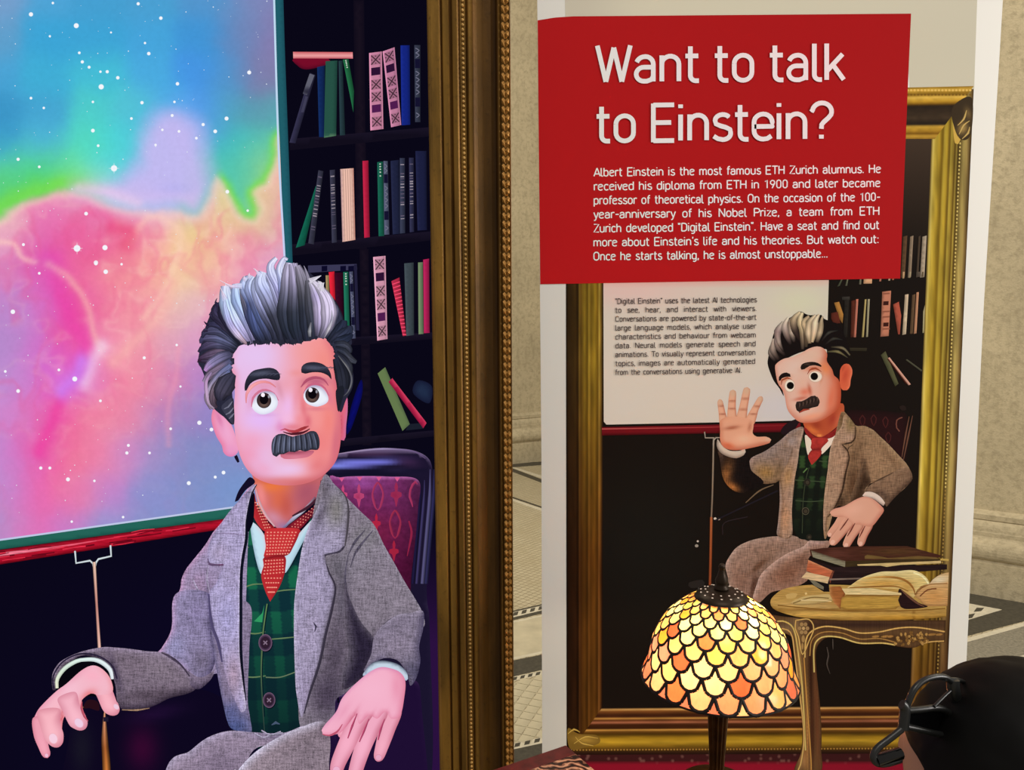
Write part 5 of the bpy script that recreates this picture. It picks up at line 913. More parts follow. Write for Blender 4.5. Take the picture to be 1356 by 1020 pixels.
for pt in ([(165, 540), (240, 545), (370, 552)], [(170, 678), (260, 686), (360, 680)], [(330, 412), (382, 416)]): p.stroke(pt, 1, (70, 84, 60), (1, .8))
p.stroke([(262, 455), (240, 540), (222, 680), (215, 900)], 1, (60, 70, 50), (1, .8)); p.stroke([(222, 490), (250, 460)], 1.6, (90, 120, 70), (1, 1)); p.build(pm, 'printed_waistcoat')
for x, y, r in ((250, 555, 23), (238, 750, 24), (262, 925, 18)):
    p = bp(); p.disc((x, y), r, r * 1.05, (34, 30, 26), edge=(104, 98, 80) if y == 750 else (50, 48, 40)); p.disc((x + 1, y + 1), r * .6, r * .62, (60, 54, 44), edge=(30, 26, 22)); p.build(pm, 'printed_button')
p = bp(); p.shape([(235, 235), (275, 270), (285, 330), (258, 375), (242, 320)], (220, 206, 190), 3); p.shape([(395, 255), (440, 235), (425, 285), (350, 365), (345, 330)], (226, 208, 196), 3); p.build(pm, 'printed_shirt')
p = bp(); p.shape([(225, 165), (250, 200), (300, 240), (345, 250), (400, 220), (450, 180), (490, 130), (500, 80), (470, 20), (250, 120)], (176, 80, 50), 3, blobs=[(290, 200, 40, 20, .5, (236, 140, 70), .9), (310, 170, 40, 40, 0, (140, 50, 34), .7), (460, 130, 24, 60, .5, (200, 110, 80), .8), (420, 130, 30, 50, .4, (150, 50, 40), .7), (330, 240, 20, 8, 0, (240, 170, 90), .8)]); p.build(pm, 'printed_neck')
rd2 = (150, 44, 42)
p = bp(); p.shape([(228, 180), (262, 210), (300, 245), (345, 250), (380, 232), (440, 195), (490, 130), (500, 150), (470, 200), (430, 245), (380, 262), (282, 265), (240, 225)], (132, 34, 34), 3, blobs=[(450, 200, 50, 20, -.7, (120, 30, 30), .6)]); p.shape([(285, 333), (340, 333), (345, 365), (310, 410), (280, 438, 1), (265, 410), (255, 375)], (160, 48, 44), 3, rims=[(0, -1, 4, (84, 20, 20), .8)]); p.shape([(285, 258), (385, 258), (393, 275), (360, 310), (340, 332), (280, 335), (272, 320), (278, 290)], (164, 50, 46), 3, rims=[(0, 1, 4, (90, 20, 20), .8)]); p.build(pm, 'printed_tie', 'dark red tie', 'mottle')
p = bp()
p.shape([(480, 80), (520, 100), (575, 170), (640, 175), (700, 205), (730, 235), (800, 300), (860, 365), (920, 430), (955, 500), (950, 550), (850, 640), (760, 640), (690, 560), (650, 600), (640, 660), (520, 720), (440, 730), (370, 940), (360, 700), (400, 400), (440, 230)], (146, 116, 90), 2.8, rims=[(1, -.6, 6, (170, 144, 112), .6)], blobs=[(700, 420, 90, 90, 0, (160, 126, 98), .7), (640, 480, 22, 90, -.2, (58, 38, 28), .9), (560, 560, 50, 130, .1, (76, 52, 36), .85), (470, 700, 50, 60, .6, (50, 34, 24), .8), (600, 300, 40, 60, 0, (110, 84, 62), .6), (560, 380, 30, 40, 0, (92, 68, 48), .6), (530, 160, 50, 50, .5, (116, 98, 62), .7), (480, 120, 16, 60, .1, (84, 64, 44), .7), (800, 380, 20, 100, -.7, (104, 76, 56), .4)])
p.stroke([(500, 430), (530, 320), (560, 300)], 1, (70, 50, 36), (1, 1)); p.build(pm, 'printed_jacket', 'right half of the brown tweed jacket', 'finetweed')
p = bp(); p.shape([(955, 495), (955, 545), (900, 600), (830, 670), (785, 720), (770, 700), (720, 640), (640, 618), (680, 570), (740, 540), (840, 480), (920, 450)], (130, 102, 82), 2.6, rims=[(1, 1, 9, (60, 42, 34), .8), (-.4, -1, 4, (176, 146, 120), .6), (-1, 0, 3, (50, 34, 28), .6)], blobs=[(760, 640, 60, 24, .6, (76, 58, 50), .7)]); p.build(pm, 'printed_sleeve', None, 'finetweed')
p = bp(); p.shape([(440, 235), (480, 180), (500, 100), (520, 100), (560, 150), (575, 180), (570, 255), (540, 285), (485, 298), (510, 330), (530, 385), (505, 500), (480, 620), (430, 730), (385, 790), (375, 900), (360, 880), (362, 700), (385, 500), (405, 330)], (166, 134, 112), 2.8, rims=[(-1, 0, 3, (196, 168, 146), .5), (1, 0, 3.5, (84, 60, 44), .7)], blobs=[(540, 160, 30, 60, 0, (124, 106, 70), .8), (530, 250, 40, 26, 0, (170, 140, 124), .7), (430, 480, 40, 90, .1, (160, 130, 108), .5)]); p.build(pm, 'printed_lapel', None, 'finetweed')
p = bp(); p.stroke([(575, 178), (572, 255), (543, 288), (487, 301), (514, 330), (533, 385), (508, 500), (484, 620), (434, 730), (388, 790)], [1, 2, 2, 1.6, 2, 2.4, 2.6, 2.6, 2, 1], (56, 40, 30), (1, 1.2)); p.stroke([(690, 560), (740, 535), (830, 490)], [1, 2, 1], (84, 62, 48), (1, 1)); p.shape([(640, 400), (655, 480), (680, 550), (640, 600), (630, 655), (560, 700), (520, 718), (560, 600), (600, 480)], (62, 44, 32), 2.6, rims=[(-1, 0, 10, (120, 94, 74), .9), (1, -.4, 5, (120, 94, 74), .6), (0, -1, 8, (120, 94, 74), .8)]); p.build(pm, 'printed_edge_shade', None, 'finetweed')  # contact shade at the lapel and dark arm gap, drawn into the print
frame(900, 560, 3.7765)
p = bp()
p.shape([(620, 25), (560, 40), (500, 90), (430, 140), (355, 180), (355, 230), (380, 280), (420, 305), (480, 300), (497, 290), (500, 400), (492, 500), (490, 565), (560, 568), (562, 430), (580, 250), (600, 130)], (140, 118, 108), 2.8, rims=[(-1, -.5, 7, (160, 142, 140), .8), (0, 1, 8, (70, 48, 30), .6)], blobs=[(430, 250, 60, 44, .2, (150, 114, 64), .85), (450, 150, 60, 26, -.5, (136, 122, 120), .6), (530, 480, 30, 100, 0, (176, 128, 92), .8), (540, 300, 30, 60, .1, (160, 118, 76), .8), (500, 240, 24, 50, 0, (110, 84, 56), .6)])
p.build(pm, 'printed_jacket', 'left half of the brown tweed jacket', 'finetweed')
p = bp(); p.shape([(617, 30), (600, 110), (590, 200), (566, 330), (560, 450), (556, 560), (505, 562), (515, 400), (505, 270), (540, 200), (560, 130), (522, 122), (535, 90), (575, 55)], (160, 132, 118), 2.8, rims=[(1, 0, 3, (200, 176, 156), .5), (-1, 0, 3, (90, 68, 52), .6)], blobs=[(560, 90, 30, 30, 0, (146, 134, 134), .8), (540, 270, 30, 60, .2, (170, 130, 84), .8), (530, 480, 30, 90, 0, (184, 138, 104), .8)]); p.build(pm, 'printed_lapel', None, 'finetweed')
# raised forearm in shadow, brown lit edge
p = bp(); p.shape([(190, 130), (200, 180), (215, 270), (245, 320), (290, 348), (340, 345), (420, 300), (360, 240), (350, 200), (340, 150), (280, 170)], (22, 16, 16), 3, blobs=[(228, 265, 30, 80, .3, (140, 92, 52), .95), (262, 322, 40, 22, .5, (180, 114, 60), .95), (205, 160, 14, 40, 0, (100, 76, 64), .8)]); p.build(pm, 'printed_sleeve', 'shadowed raised forearm', 'finetweed')
frame(930, 500, 6.3769)
p = bp(); p.shape([(120, 560), (130, 520), (150, 550), (180, 590), (240, 620), (320, 618), (360, 600), (366, 630), (350, 656), (290, 682), (220, 670), (160, 640), (128, 600)], (196, 180, 166), 2.6, rims=[(0, 1, 5, (120, 100, 90), .8), (-1, 0, 4, (90, 76, 70), .7)], blobs=[(320, 606, 30, 8, 0, (214, 120, 100), .7)]); p.stroke([(92, 600), (95, 530), (115, 508), (150, 508)], [1, 2, 2, 1], (176, 166, 156), (.7, 1)); p.build(pm, 'printed_cuff')
SP = (214, 162, 136)
def pf(p, pts, w, joints=()):
    P = np.array(pts, float); T = np.gradient(P, axis=0); T /= np.linalg.norm(T, axis=1)[:, None]; N = np.stack([-T[:, 1], T[:, 0]], 1); W = np.interp(np.linspace(0, 1, len(P)), np.linspace(0, 1, len(w)), w)[:, None] / 2
    e = P[-1]; t = T[-1]; k = W[-1, 0]
    p.shape((P + N * W).tolist() + [(e + t * k * .7 + N[-1] * k * .6).tolist(), (e + t * k).tolist(), (e + t * k * .7 - N[-1] * k * .6).tolist()] + (P - N * W)[::-1].tolist(), SP, 2, step=1.6, rims=[(1, 0, 3, (176, 96, 76), .75), (-1, 0, 2, (196, 130, 104), .5)], blobs=[(e[0], e[1], k * 1.4, k * 1.4, 0, (196, 170, 146), .6)] + [(jx, jy, k * 1.2, 7, 0, (150, 74, 56), .75) for jx, jy in joints])
p = bp()
pf(p, [(182, 390), (165, 290), (150, 205)], [62, 56, 46], [(165, 240), (172, 310)]); pf(p, [(250, 370), (250, 240), (258, 130)], [72, 66, 56], [(252, 200), (250, 265)]); pf(p, [(325, 370), (350, 240), (375, 110)], [76, 70, 60], [(365, 180), (345, 270)]); pf(p, [(400, 380), (450, 260), (492, 180)], [76, 58, 48], [(430, 310), (465, 245)])
p.shape([(150, 370), (200, 335), (290, 330), (375, 345), (430, 370), (430, 430), (425, 470), (460, 500), (540, 500), (582, 525), (570, 552), (500, 575), (400, 598), (320, 612), (240, 612), (180, 590), (152, 540), (150, 450)], (214, 156, 130), 2.4, rims=[(-1, 0, 7, (196, 116, 90), .7), (0, 1, 8, (176, 84, 62), .75)], blobs=[(250, 425, 60, 14, -.15, (150, 72, 50), .8), (400, 420, 14, 40, .2, (160, 84, 62), .6), (350, 520, 80, 40, 0, (232, 180, 154), .8), (220, 575, 50, 24, .3, (196, 90, 60), .8), (220, 370, 60, 14, 0, (220, 160, 130), .6), (550, 525, 24, 14, 0, (206, 180, 160), .6)])
p.build(pm, 'printed_hand', 'raised open palm')
frame(1020, 530, 5.1)
p = bp(); p.shape([(622, 645), (640, 622), (690, 622), (740, 650), (775, 695), (765, 715), (700, 670), (640, 655)], (214, 196, 186), 2.6, rims=[(0, 1, 3, (120, 96, 90), .8)]); p.build(pm, 'printed_cuff')
def pf2(p, pts, w):
    P = np.array(pts, float); T = np.gradient(P, axis=0); T /= np.linalg.norm(T, axis=1)[:, None]; N = np.stack([-T[:, 1], T[:, 0]], 1); W = np.interp(np.linspace(0, 1, len(P)), np.linspace(0, 1, len(w)), w)[:, None] / 2; e = P[-1]; t = T[-1]; k = W[-1, 0]
    p.shape((P + N * W).tolist() + [(e + t * k * .7 + N[-1] * k * .6).tolist(), (e + t * k).tolist(), (e + t * k * .7 - N[-1] * k * .6).tolist()] + (P - N * W)[::-1].tolist(), (206, 152, 132), 2, step=1.6, rims=[(1, .4, 3.4, (150, 76, 64), .8), (-1, 0, 2, (220, 170, 150), .5)]); q_ = e + t * k * .2; p.disc(q_.tolist(), k * .6, k * .5, (220, 176, 160), math.atan2(t[1], t[0]), n=10)
p = bp(); pf2(p, [(510, 770), (450, 850), (405, 905)], [62, 52, 44]); pf2(p, [(660, 830), (630, 910), (612, 965)], [70, 58, 50]); pf2(p, [(600, 830), (550, 910), (515, 975)], [70, 64, 52]); pf2(p, [(540, 810), (480, 890), (425, 955)], [70, 64, 58])
p.shape([(402, 760), (430, 735), (500, 715), (580, 670), (640, 652), (700, 672), (750, 715), (768, 745), (740, 790), (690, 850), (640, 850), (600, 840), (560, 840), (530, 810), (500, 790), (450, 790), (415, 782)], (212, 158, 138), 2.4, rims=[(1, .4, 7, (176, 96, 80), .7), (0, 1, 4, (180, 110, 92), .4), (0, -1, 3, (190, 120, 110), .5)], blobs=[(560, 740, 70, 40, -.3, (222, 172, 154), .7)])
for q_ in ([(528, 800), (500, 840), (470, 880)], [(572, 832), (545, 880), (520, 920)], [(640, 850), (620, 890), (600, 930)]): p.stroke(q_, [1, 2, 1], (110, 50, 42), (.8, 1.1))
p.build(pm, 'printed_hand', 'hand resting towards the printed table')
# printed head
frame(1000, 400, 6.3714)
p = bp(); p.shape([(240, 795), (205, 730), (160, 670), (125, 590), (105, 520), (112, 460), (125, 380), (140, 330), (165, 250), (240, 170), (330, 110), (385, 80), (450, 110), (560, 110), (580, 140), (640, 165), (720, 200), (760, 300), (800, 400), (800, 450), (780, 500), (740, 540), (715, 600), (690, 640), (660, 610), (600, 500), (600, 400), (400, 420), (200, 520), (180, 600), (230, 740)], (20, 14, 14), 4); p.build(pm, 'printed_hair', 'black hair base')
p = bp(); p.shape([(715, 600), (722, 560), (750, 525), (790, 525), (815, 560), (820, 600), (805, 660), (800, 710), (775, 745), (740, 745), (715, 700)], (206, 96, 66), 2.4, rims=[(1, 0, 4, (226, 130, 100), .7)], blobs=[(760, 620, 22, 60, .2, (176, 60, 44), .6), (740, 560, 8, 30, .5, (150, 50, 36), .7)]); p.build(pm, 'printed_ear')
def pface(V, c):
    x = (V[:, 0] - 1000) * 6.3714; t = np.clip((x - 450) / 270, 0, 1)
    return np.array([216, 176, 162.]) + (np.array([196, 92, 62.]) - np.array([216, 176, 162.])) * (t * t)[:, None]
p = bp(); p.shape([(168, 560), (180, 520), (240, 480), (320, 462), (400, 425), (450, 395), (520, 375), (575, 390), (608, 440), (605, 500), (650, 570), (665, 620), (700, 650), (722, 720), (722, 830), (700, 900), (640, 950), (560, 1000), (480, 1020), (380, 1015), (310, 960), (270, 900), (250, 800), (228, 740), (190, 680)], (214, 160, 140), 2.2, fn=pface, rims=[(1, .3, 10, (170, 66, 44), .7), (0, 1, 10, (176, 76, 50), .7), (-1, 0, 5, (206, 130, 110), .6)],
  blobs=[(330, 560, 110, 80, -.3, (216, 190, 180), .7), (590, 560, 40, 60, -.5, (222, 130, 80), .8), (480, 450, 80, 40, -.3, (214, 180, 160), .6), (560, 800, 50, 110, .2, (222, 160, 140), .6), (400, 690, 40, 90, -.1, (216, 172, 154), .6), (420, 760, 50, 34, -.2, (214, 110, 86), .8), (460, 740, 14, 50, -.2, (176, 74, 50), .7), (385, 815, 60, 14, -.2, (176, 60, 40), .6), (480, 560, 80, 26, -.1, (196, 90, 56), .55), (255, 650, 50, 20, -.4, (196, 110, 70), .6), (640, 820, 30, 120, .15, (216, 100, 70), .6), (480, 965, 100, 26, -.2, (226, 150, 120), .8), (560, 640, 10, 50, .2, (190, 110, 80), .5)]); p.build(pm, 'printed_face')
p = bp()
for q_, w_ in (([(220, 700), (225, 660), (270, 640), (310, 655)], 3), ([(440, 610), (460, 575), (510, 560), (560, 590)], 3.4)): p.stroke(q_, [.6, w_, .6], (150, 70, 46), (.9, 1.1, .9))
for c_, rx, ry, ic, ir in (((292, 707), 46, 56, (297, 706), 27), ((508, 630), 60, 50, (499, 628), 28)):
    p.disc(c_, rx, ry, (232, 216, 204), edge=(196, 150, 130), n=24); p.disc(ic, ir + 4, ir + 4, (46, 30, 26), n=18); p.disc(ic, ir - 2, ir - 2, (10, 8, 8), n=16)
p.build(pm, 'printed_eyes')
p = bp(); p.shape([(200, 665), (200, 635), (225, 605), (265, 595), (295, 608), (300, 632), (265, 632), (225, 645), (212, 665)], (26, 18, 18), 2.4); p.shape([(382, 555), (390, 530), (425, 512), (480, 505), (530, 515), (562, 540), (555, 548), (510, 535), (460, 540), (415, 568), (390, 572)], (30, 22, 20), 2.4, blobs=[(450, 522, 40, 6, -.1, (84, 66, 58), .8)]); p.build(pm, 'printed_eyebrows')
p = bp(); p.shape([(340, 870), (350, 842), (390, 838), (430, 820), (470, 795), (505, 790), (535, 812), (545, 850), (530, 880), (490, 890), (440, 905), (400, 910), (380, 935), (350, 915)], (46, 34, 32), 2.2, rims=[(0, 1, 3, (20, 14, 14), .8)]); p.stroke([(370, 936), (410, 912), (460, 905)], [1, 3, 1], (150, 60, 44), (1, 1))
for i in range(12): x = 360 + i * 15; y = 868 - i * 5; p.stroke([(x, y - 14), (x + 2, y), (x - 2, y + 26)], [.5, 2, .5], (80, 62, 56) if i % 2 else (34, 26, 24), (1, 1))
p.build(pm, 'printed_moustache', None)
def lk(pts, w, cols): 
    p = bp(); p.stroke(pts, w, cols, (.6, .95, 1.15, 1.0, .6), 3); p.build(pm, 'printed_hair_lock')
kb, gy, cr = (26, 18, 18), (120, 104, 96), (206, 190, 166)
for a in [([(170, 500), (130, 430), (130, 370)], [4, 8, 2], [kb, (110, 96, 90), (150, 136, 126)]), ([(200, 490), (150, 410), (155, 310)], [5, 9, 3], [kb, (140, 124, 116), (176, 160, 148)]), ([(250, 450), (190, 370), (180, 280), (165, 240)], [4, 8, 8, 2], [kb, (90, 76, 72), (150, 130, 126), (186, 172, 160)]), ([(240, 420), (200, 340), (190, 250), (240, 170)], [2, 6, 10, 5], [kb, (150, 134, 126), (136, 116, 116), (196, 186, 170)]), ([(300, 360), (270, 280), (250, 200), (280, 130)], [4, 9, 10, 3], [kb, (110, 94, 90), (170, 152, 144), (210, 200, 182)]), ([(330, 340), (310, 260), (300, 180), (340, 110)], [4, 8, 9, 4], [kb, (170, 154, 140), (140, 124, 112), (206, 194, 172)]), ([(380, 330), (330, 220), (330, 140), (380, 85)], [4, 9, 10, 4], [kb, (56, 44, 40), (150, 132, 110), (196, 180, 150)]), ([(400, 400), (400, 250), (380, 150), (400, 90)], [4, 8, 10, 4], [(56, 46, 40), (130, 112, 92), (196, 176, 140), (206, 190, 160)]), ([(430, 380), (430, 250), (410, 170), (455, 120)], [4, 8, 8, 4], [(60, 50, 40), (96, 80, 64), (186, 166, 134), (160, 140, 116)]), ([(460, 350), (450, 250), (460, 170), (510, 110)], [5, 9, 8, 3], [(120, 104, 84), (206, 184, 156), (176, 156, 130), (200, 184, 160)]), ([(480, 340), (500, 240), (510, 160), (540, 105)], [4, 9, 9, 3], [(176, 154, 124), (200, 176, 150), (216, 196, 170), (196, 180, 156)]), ([(520, 340), (550, 240), (560, 160), (570, 120)], [5, 8, 7, 2], [(50, 40, 34), (176, 156, 130), (150, 132, 108), (176, 160, 136)]), ([(610, 420), (700, 420), (780, 470)], [2, 4, 1], [(60, 56, 40), (110, 104, 74), (60, 56, 44)]), ([(640, 380), (740, 390), (800, 450)], [2, 4, 2], [(40, 36, 30), (110, 100, 80), (90, 84, 66)]), ([(560, 330), (620, 260), (700, 240)], [2, 4, 1], [kb, (56, 54, 50), (30, 28, 28)]), ([(590, 360), (660, 310), (740, 320)], [2, 4, 1], [kb, (50, 50, 46), (30, 28, 28)])]: lk(*a)
# printed table with books
frame(1040, 700, 5.8957)
p = bp(); p.shape([(-115, 560), (-60, 500), (0, 470), (140, 445), (400, 440), (1262, 470, 1), (1255, 690, 1), (1000, 712), (700, 722), (400, 716), (150, 700), (-20, 660), (-100, 620)], (176, 142, 78), 4, rims=[(0, 1, 5, (110, 76, 24), .7)], blobs=[(200, 600, 260, 20, .05, (206, 180, 130), .6), (500, 640, 620, 9, .015, (104, 68, 26), .8), (300, 680, 500, 14, .02, (210, 172, 92), .9), (760, 665, 400, 6, 0, (226, 184, 96), .7), (200, 560, 140, 30, 0, (190, 162, 104), .6), (600, 706, 600, 9, 0, (84, 54, 22), .7), (900, 690, 300, 16, 0, (196, 140, 40), .6), (100, 520, 200, 40, 0, (160, 128, 72), .6), (600, 590, 400, 20, 0, (110, 70, 36), .4), (1000, 665, 4, 50, 0, (96, 60, 16), .9)])
p.stroke([(-60, 600), (200, 625), (500, 645), (1000, 640), (1250, 625)], 1.4, (120, 84, 34), (1, 1)); p.build(pic, 'printed_table_top', 'oval wooden table top', 'grainx')
frame(1000, 800, 4.637)
p = bp(); wd = (92, 66, 42)
p.shape([(60, 60), (200, 80), (500, 100), (1172, 100, 1), (1166, 236, 1), (1060, 232), (980, 268), (880, 262), (800, 238), (640, 240), (540, 215), (450, 205), (395, 240), (372, 300), (378, 430), (400, 640), (408, 800), (406, 900), (400, 1030), (245, 1030), (285, 900), (288, 700), (258, 430), (240, 250), (220, 200), (170, 175), (140, 150), (100, 100)], wd, 3, rims=[(0, 0, 3, (60, 38, 22), .7)],
  blobs=[(600, 128, 620, 24, 0, (52, 34, 28), .95), (900, 215, 220, 26, 0, (60, 40, 24), .7), (500, 175, 200, 14, .1, (70, 46, 28), .8), (180, 150, 50, 30, 0, (150, 126, 96), .5), (250, 130, 60, 60, 0, (128, 106, 80), .6), (340, 420, 18, 300, 0, (40, 20, 14), .95), (274, 400, 12, 240, -.08, (186, 142, 80), .9), (380, 700, 14, 320, -.03, (96, 54, 34), .85), (322, 760, 10, 260, 0, (190, 138, 76), .8), (350, 800, 12, 260, 0, (56, 26, 18), .85), (310, 850, 14, 200, 0, (140, 92, 50), .6), (290, 960, 30, 60, 0, (176, 130, 84), .6)])
lc = (196, 156, 92)
for q_, w_, c_ in (([(305, 330), (312, 220), (350, 165), (430, 138), (540, 150), (640, 178), (760, 172), (880, 148), (1000, 145), (1165, 170)], 2.4, lc), ([(335, 320), (345, 230), (385, 185), (450, 170), (540, 180), (640, 215), (760, 212), (860, 235)], 2, (150, 112, 62)), ([(362, 420), (360, 280), (380, 225), (430, 200), (520, 205), (640, 240), (780, 240), (860, 252)], 2.4, (206, 168, 100)), ([(120, 110), (170, 105), (220, 130), (245, 180), (262, 280), (290, 520), (310, 900)], 2.6, (206, 164, 96)), ([(150, 150), (200, 160), (228, 200), (245, 320), (275, 560), (300, 800), (285, 960), (265, 1020)], 2.4, (190, 150, 90)), ([(300, 330), (312, 520), (340, 900), (345, 1020)], 2, (176, 128, 66)), ([(250, 100), (330, 95), (360, 150), (330, 230), (290, 310), (265, 200), (245, 150), (250, 100)], 2, lc), ([(1020, 245), (1080, 232), (1160, 228)], 2, lc)): p.stroke(q_, w_, c_, (.45, 1.15, .7))
for a_ in range(6): p.disc((297 + 24 * math.cos(a_ * 1.047), 150 + 28 * math.sin(a_ * 1.047)), 13, 14, (150, 120, 80), edge=(70, 48, 30), n=10)
p.disc((297, 150), 11, 12, (176, 146, 100), edge=(80, 56, 34), n=10)
for (x, y, rx, ry, an) in ((295, 215, 12, 26, 0), (290, 260, 8, 24, 0)): p.disc((x, y), rx, ry, (150, 120, 76), an, edge=(70, 48, 28), n=10)
for i in range(46):
    x = RNG.uniform(860, 1060); y = 215 + 44 * RNG.uniform(-1, 1) * (1 - ((x - 950) / 170) ** 2); p.disc((x, y), RNG.uniform(8, 15), RNG.uniform(6, 11), (166, 128, 72) if i % 2 else (120, 86, 44), RNG.uniform(0, 3), edge=(50, 30, 16), n=8)
for x, rx in ((740, 26), (800, 32), (830, 22), (1085, 30), (1130, 24)): p.disc((x, 200 + (x > 1000) * -12), rx, 8, (150, 110, 60), -.1, edge=(60, 38, 20), n=12)
p.build(pic, 'printed_table_frame', 'carved apron and cabriole leg', 'grain')
p = bp(); 
for q_ in ([(440, 265), (450, 320), (440, 370), (460, 430)], [(476, 215), (478, 280)]): p.stroke(q_, [1, 2, .6], (70, 62, 58), (1, 1))
p.build(pic, 'printed_reflection', None)
frame(1040, 700, 5.8957)
p = bp(); p.shape([(0, 520), (60, 505), (95, 512), (80, 540), (10, 548)], (190, 160, 100), 3); p.shape([(40, 580), (150, 530), (250, 520), (340, 515), (370, 560), (250, 590), (100, 600)], (190, 166, 112), 3, rims=[(0, 1, 3, (110, 84, 46), .7)]); p.stroke([(60, 585), (200, 540), (340, 545)], 1.4, (120, 96, 54), (1, 1)); p.stroke([(120, 560), (260, 560), (360, 570)], 1.2, (216, 196, 150), (1, 1)); p.shape([(150, 505), (165, 498), (172, 514), (156, 518)], (216, 190, 130), 3); p.build(pic, 'printed_papers', 'crumpled slips on the printed table')
def bk(shapes, lab):
    p = bp()
    for pts, c_, kw in shapes: p.shape(pts, c_, 3, False, **kw)
    p.build(pic, 'printed_book', lab, 'grainx')
bk([([(170, 390), (240, 385), (340, 430), (345, 495), (300, 495), (180, 420)], (20, 16, 18), {}), ([(182, 395), (215, 400), (300, 455), (298, 480), (230, 450)], (110, 106, 90), {})], 'lowest dark book')
bk([([(180, 235), (380, 300), (1262, 280), (1262, 320), (900, 350), (600, 395), (540, 430), (340, 435), (165, 330)], (34, 22, 24), dict(blobs=[(600, 330, 500, 10, 0, (60, 40, 40), .5)])), ([(178, 245), (370, 330), (332, 408), (165, 330)], (176, 96, 66), dict(rims=[(0, -1, 3, (206, 150, 110), .8)])), ([(125, 385), (165, 340), (345, 380), (330, 430)], (206, 180, 140), {}), ([(340, 395), (372, 330), (382, 330), (350, 430)], (110, 60, 46), {}), ([(345, 392), (600, 385), (590, 396), (345, 405)], (120, 104, 96), {})], 'dark book with red brown page edge')
bk([([(190, 165), (300, 152), (560, 140), (950, 138), (1215, 210), (1210, 225), (470, 300), (460, 300), (200, 215)], (66, 36, 28), dict(blobs=[(400, 200, 120, 30, 0, (96, 56, 48), .7), (860, 180, 200, 30, 0, (84, 62, 34), .7)])), ([(200, 170), (468, 255), (466, 302), (215, 225)], (128, 124, 104), dict(rims=[(0, -1, 3, (60, 40, 30), .8)])), ([(468, 256), (1200, 232), (1205, 250), (470, 302)], (56, 44, 26), {}), ([(560, 280), (1215, 252), (1215, 272), (900, 285), (790, 300), (740, 290), (565, 292)], (196, 172, 120), {}), ([(1210, 235), (1275, 240), (1275, 255), (1210, 250)], (190, 160, 84), {}), ([(620, 215), (640, 205), (760, 222), (800, 232), (1040, 215), (1180, 226), (1200, 240), (620, 238)], (104, 82, 46), {})], 'large dark brown book lying on top')
p = bp(); p.shape([(480, 465, 1), (600, 385), (740, 340), (860, 335), (985, 325), (1060, 350), (1110, 395), (1125, 440), (1070, 470), (1015, 520, 1), (1000, 540), (900, 480), (700, 465)], (206, 188, 132), 3, rims=[(0, -1, 4, (226, 214, 166), .7)], blobs=[(760, 430, 220, 36, -.02, (190, 144, 70), .9), (950, 470, 60, 50, .5, (176, 130, 60), .7), (1060, 420, 40, 50, 0, (214, 190, 120), .6)]); p.shape([(1010, 520), (1060, 450), (1120, 435), (1150, 400), (1210, 360), (1276, 343, 1), (1265, 605, 1), (1100, 605), (1050, 560)], (190, 150, 100), 3, rims=[(0, 1, 3, (110, 70, 40), .7)], blobs=[(1200, 400, 90, 34, -.2, (216, 204, 176), .95), (1160, 540, 90, 60, 0, (190, 136, 76), .7)]); p.stroke([(600, 392), (740, 380), (870, 385), (950, 415), (1000, 470), (1012, 520)], [1, 2, 3, 3, 3, 1], [(196, 160, 90), (150, 104, 50), (130, 84, 40)], (1.1, 1)); p.stroke([(1000, 345), (1070, 375), (1110, 420), (1118, 440)], 2, (236, 222, 176), (1, 1)); p.stroke([(1014, 520), (1040, 480), (1080, 455), (1122, 440)], [1, 3, 2, 1], (120, 80, 40), (1, 1)); p.stroke([(500, 462), (700, 455), (860, 452), (960, 490)], [1, 2, 2, 1], (140, 96, 44), (1, 1)); p.stroke([(1050, 530), (1110, 480), (1180, 470)], 1.6, (110, 60, 36), (1, 1)); p.stroke([(1020, 520), (1060, 455), (1150, 436), (1265, 430)], 1.6, (150, 110, 66), (1, 1))
p.shape([(890, 470), (940, 510), (1040, 580), (1110, 612), (930, 628), (880, 560)], (36, 20, 22), 3); p.stroke([(900, 475), (960, 530), (1040, 590), (1085, 610)], [1, 3, 3, 1], (104, 70, 56), (.6, 1.1, .8)); p.build(pic, 'printed_book', 'open book with cream pages', 'grainx')
bk([([(345, 455), (430, 452), (470, 500), (430, 630), (380, 580), (348, 520)], (150, 92, 50), dict(rims=[(-1, 0, 4, (190, 140, 90), .7), (1, 0, 3, (90, 44, 20), .7)])), ([(440, 470), (660, 465), (905, 505), (905, 520), (470, 515)], (210, 190, 140), {}), ([(440, 540), (480, 518), (895, 520), (880, 560), (895, 600), (860, 632), (490, 640), (430, 620)], (176, 140, 66), dict(rims=[(0, -1, 3, (110, 70, 34), .8), (0, 1, 3, (120, 80, 30), .8)], blobs=[(650, 580, 200, 6, 0, (140, 104, 40), .6)]))], 'thick tan book with gold page edge')

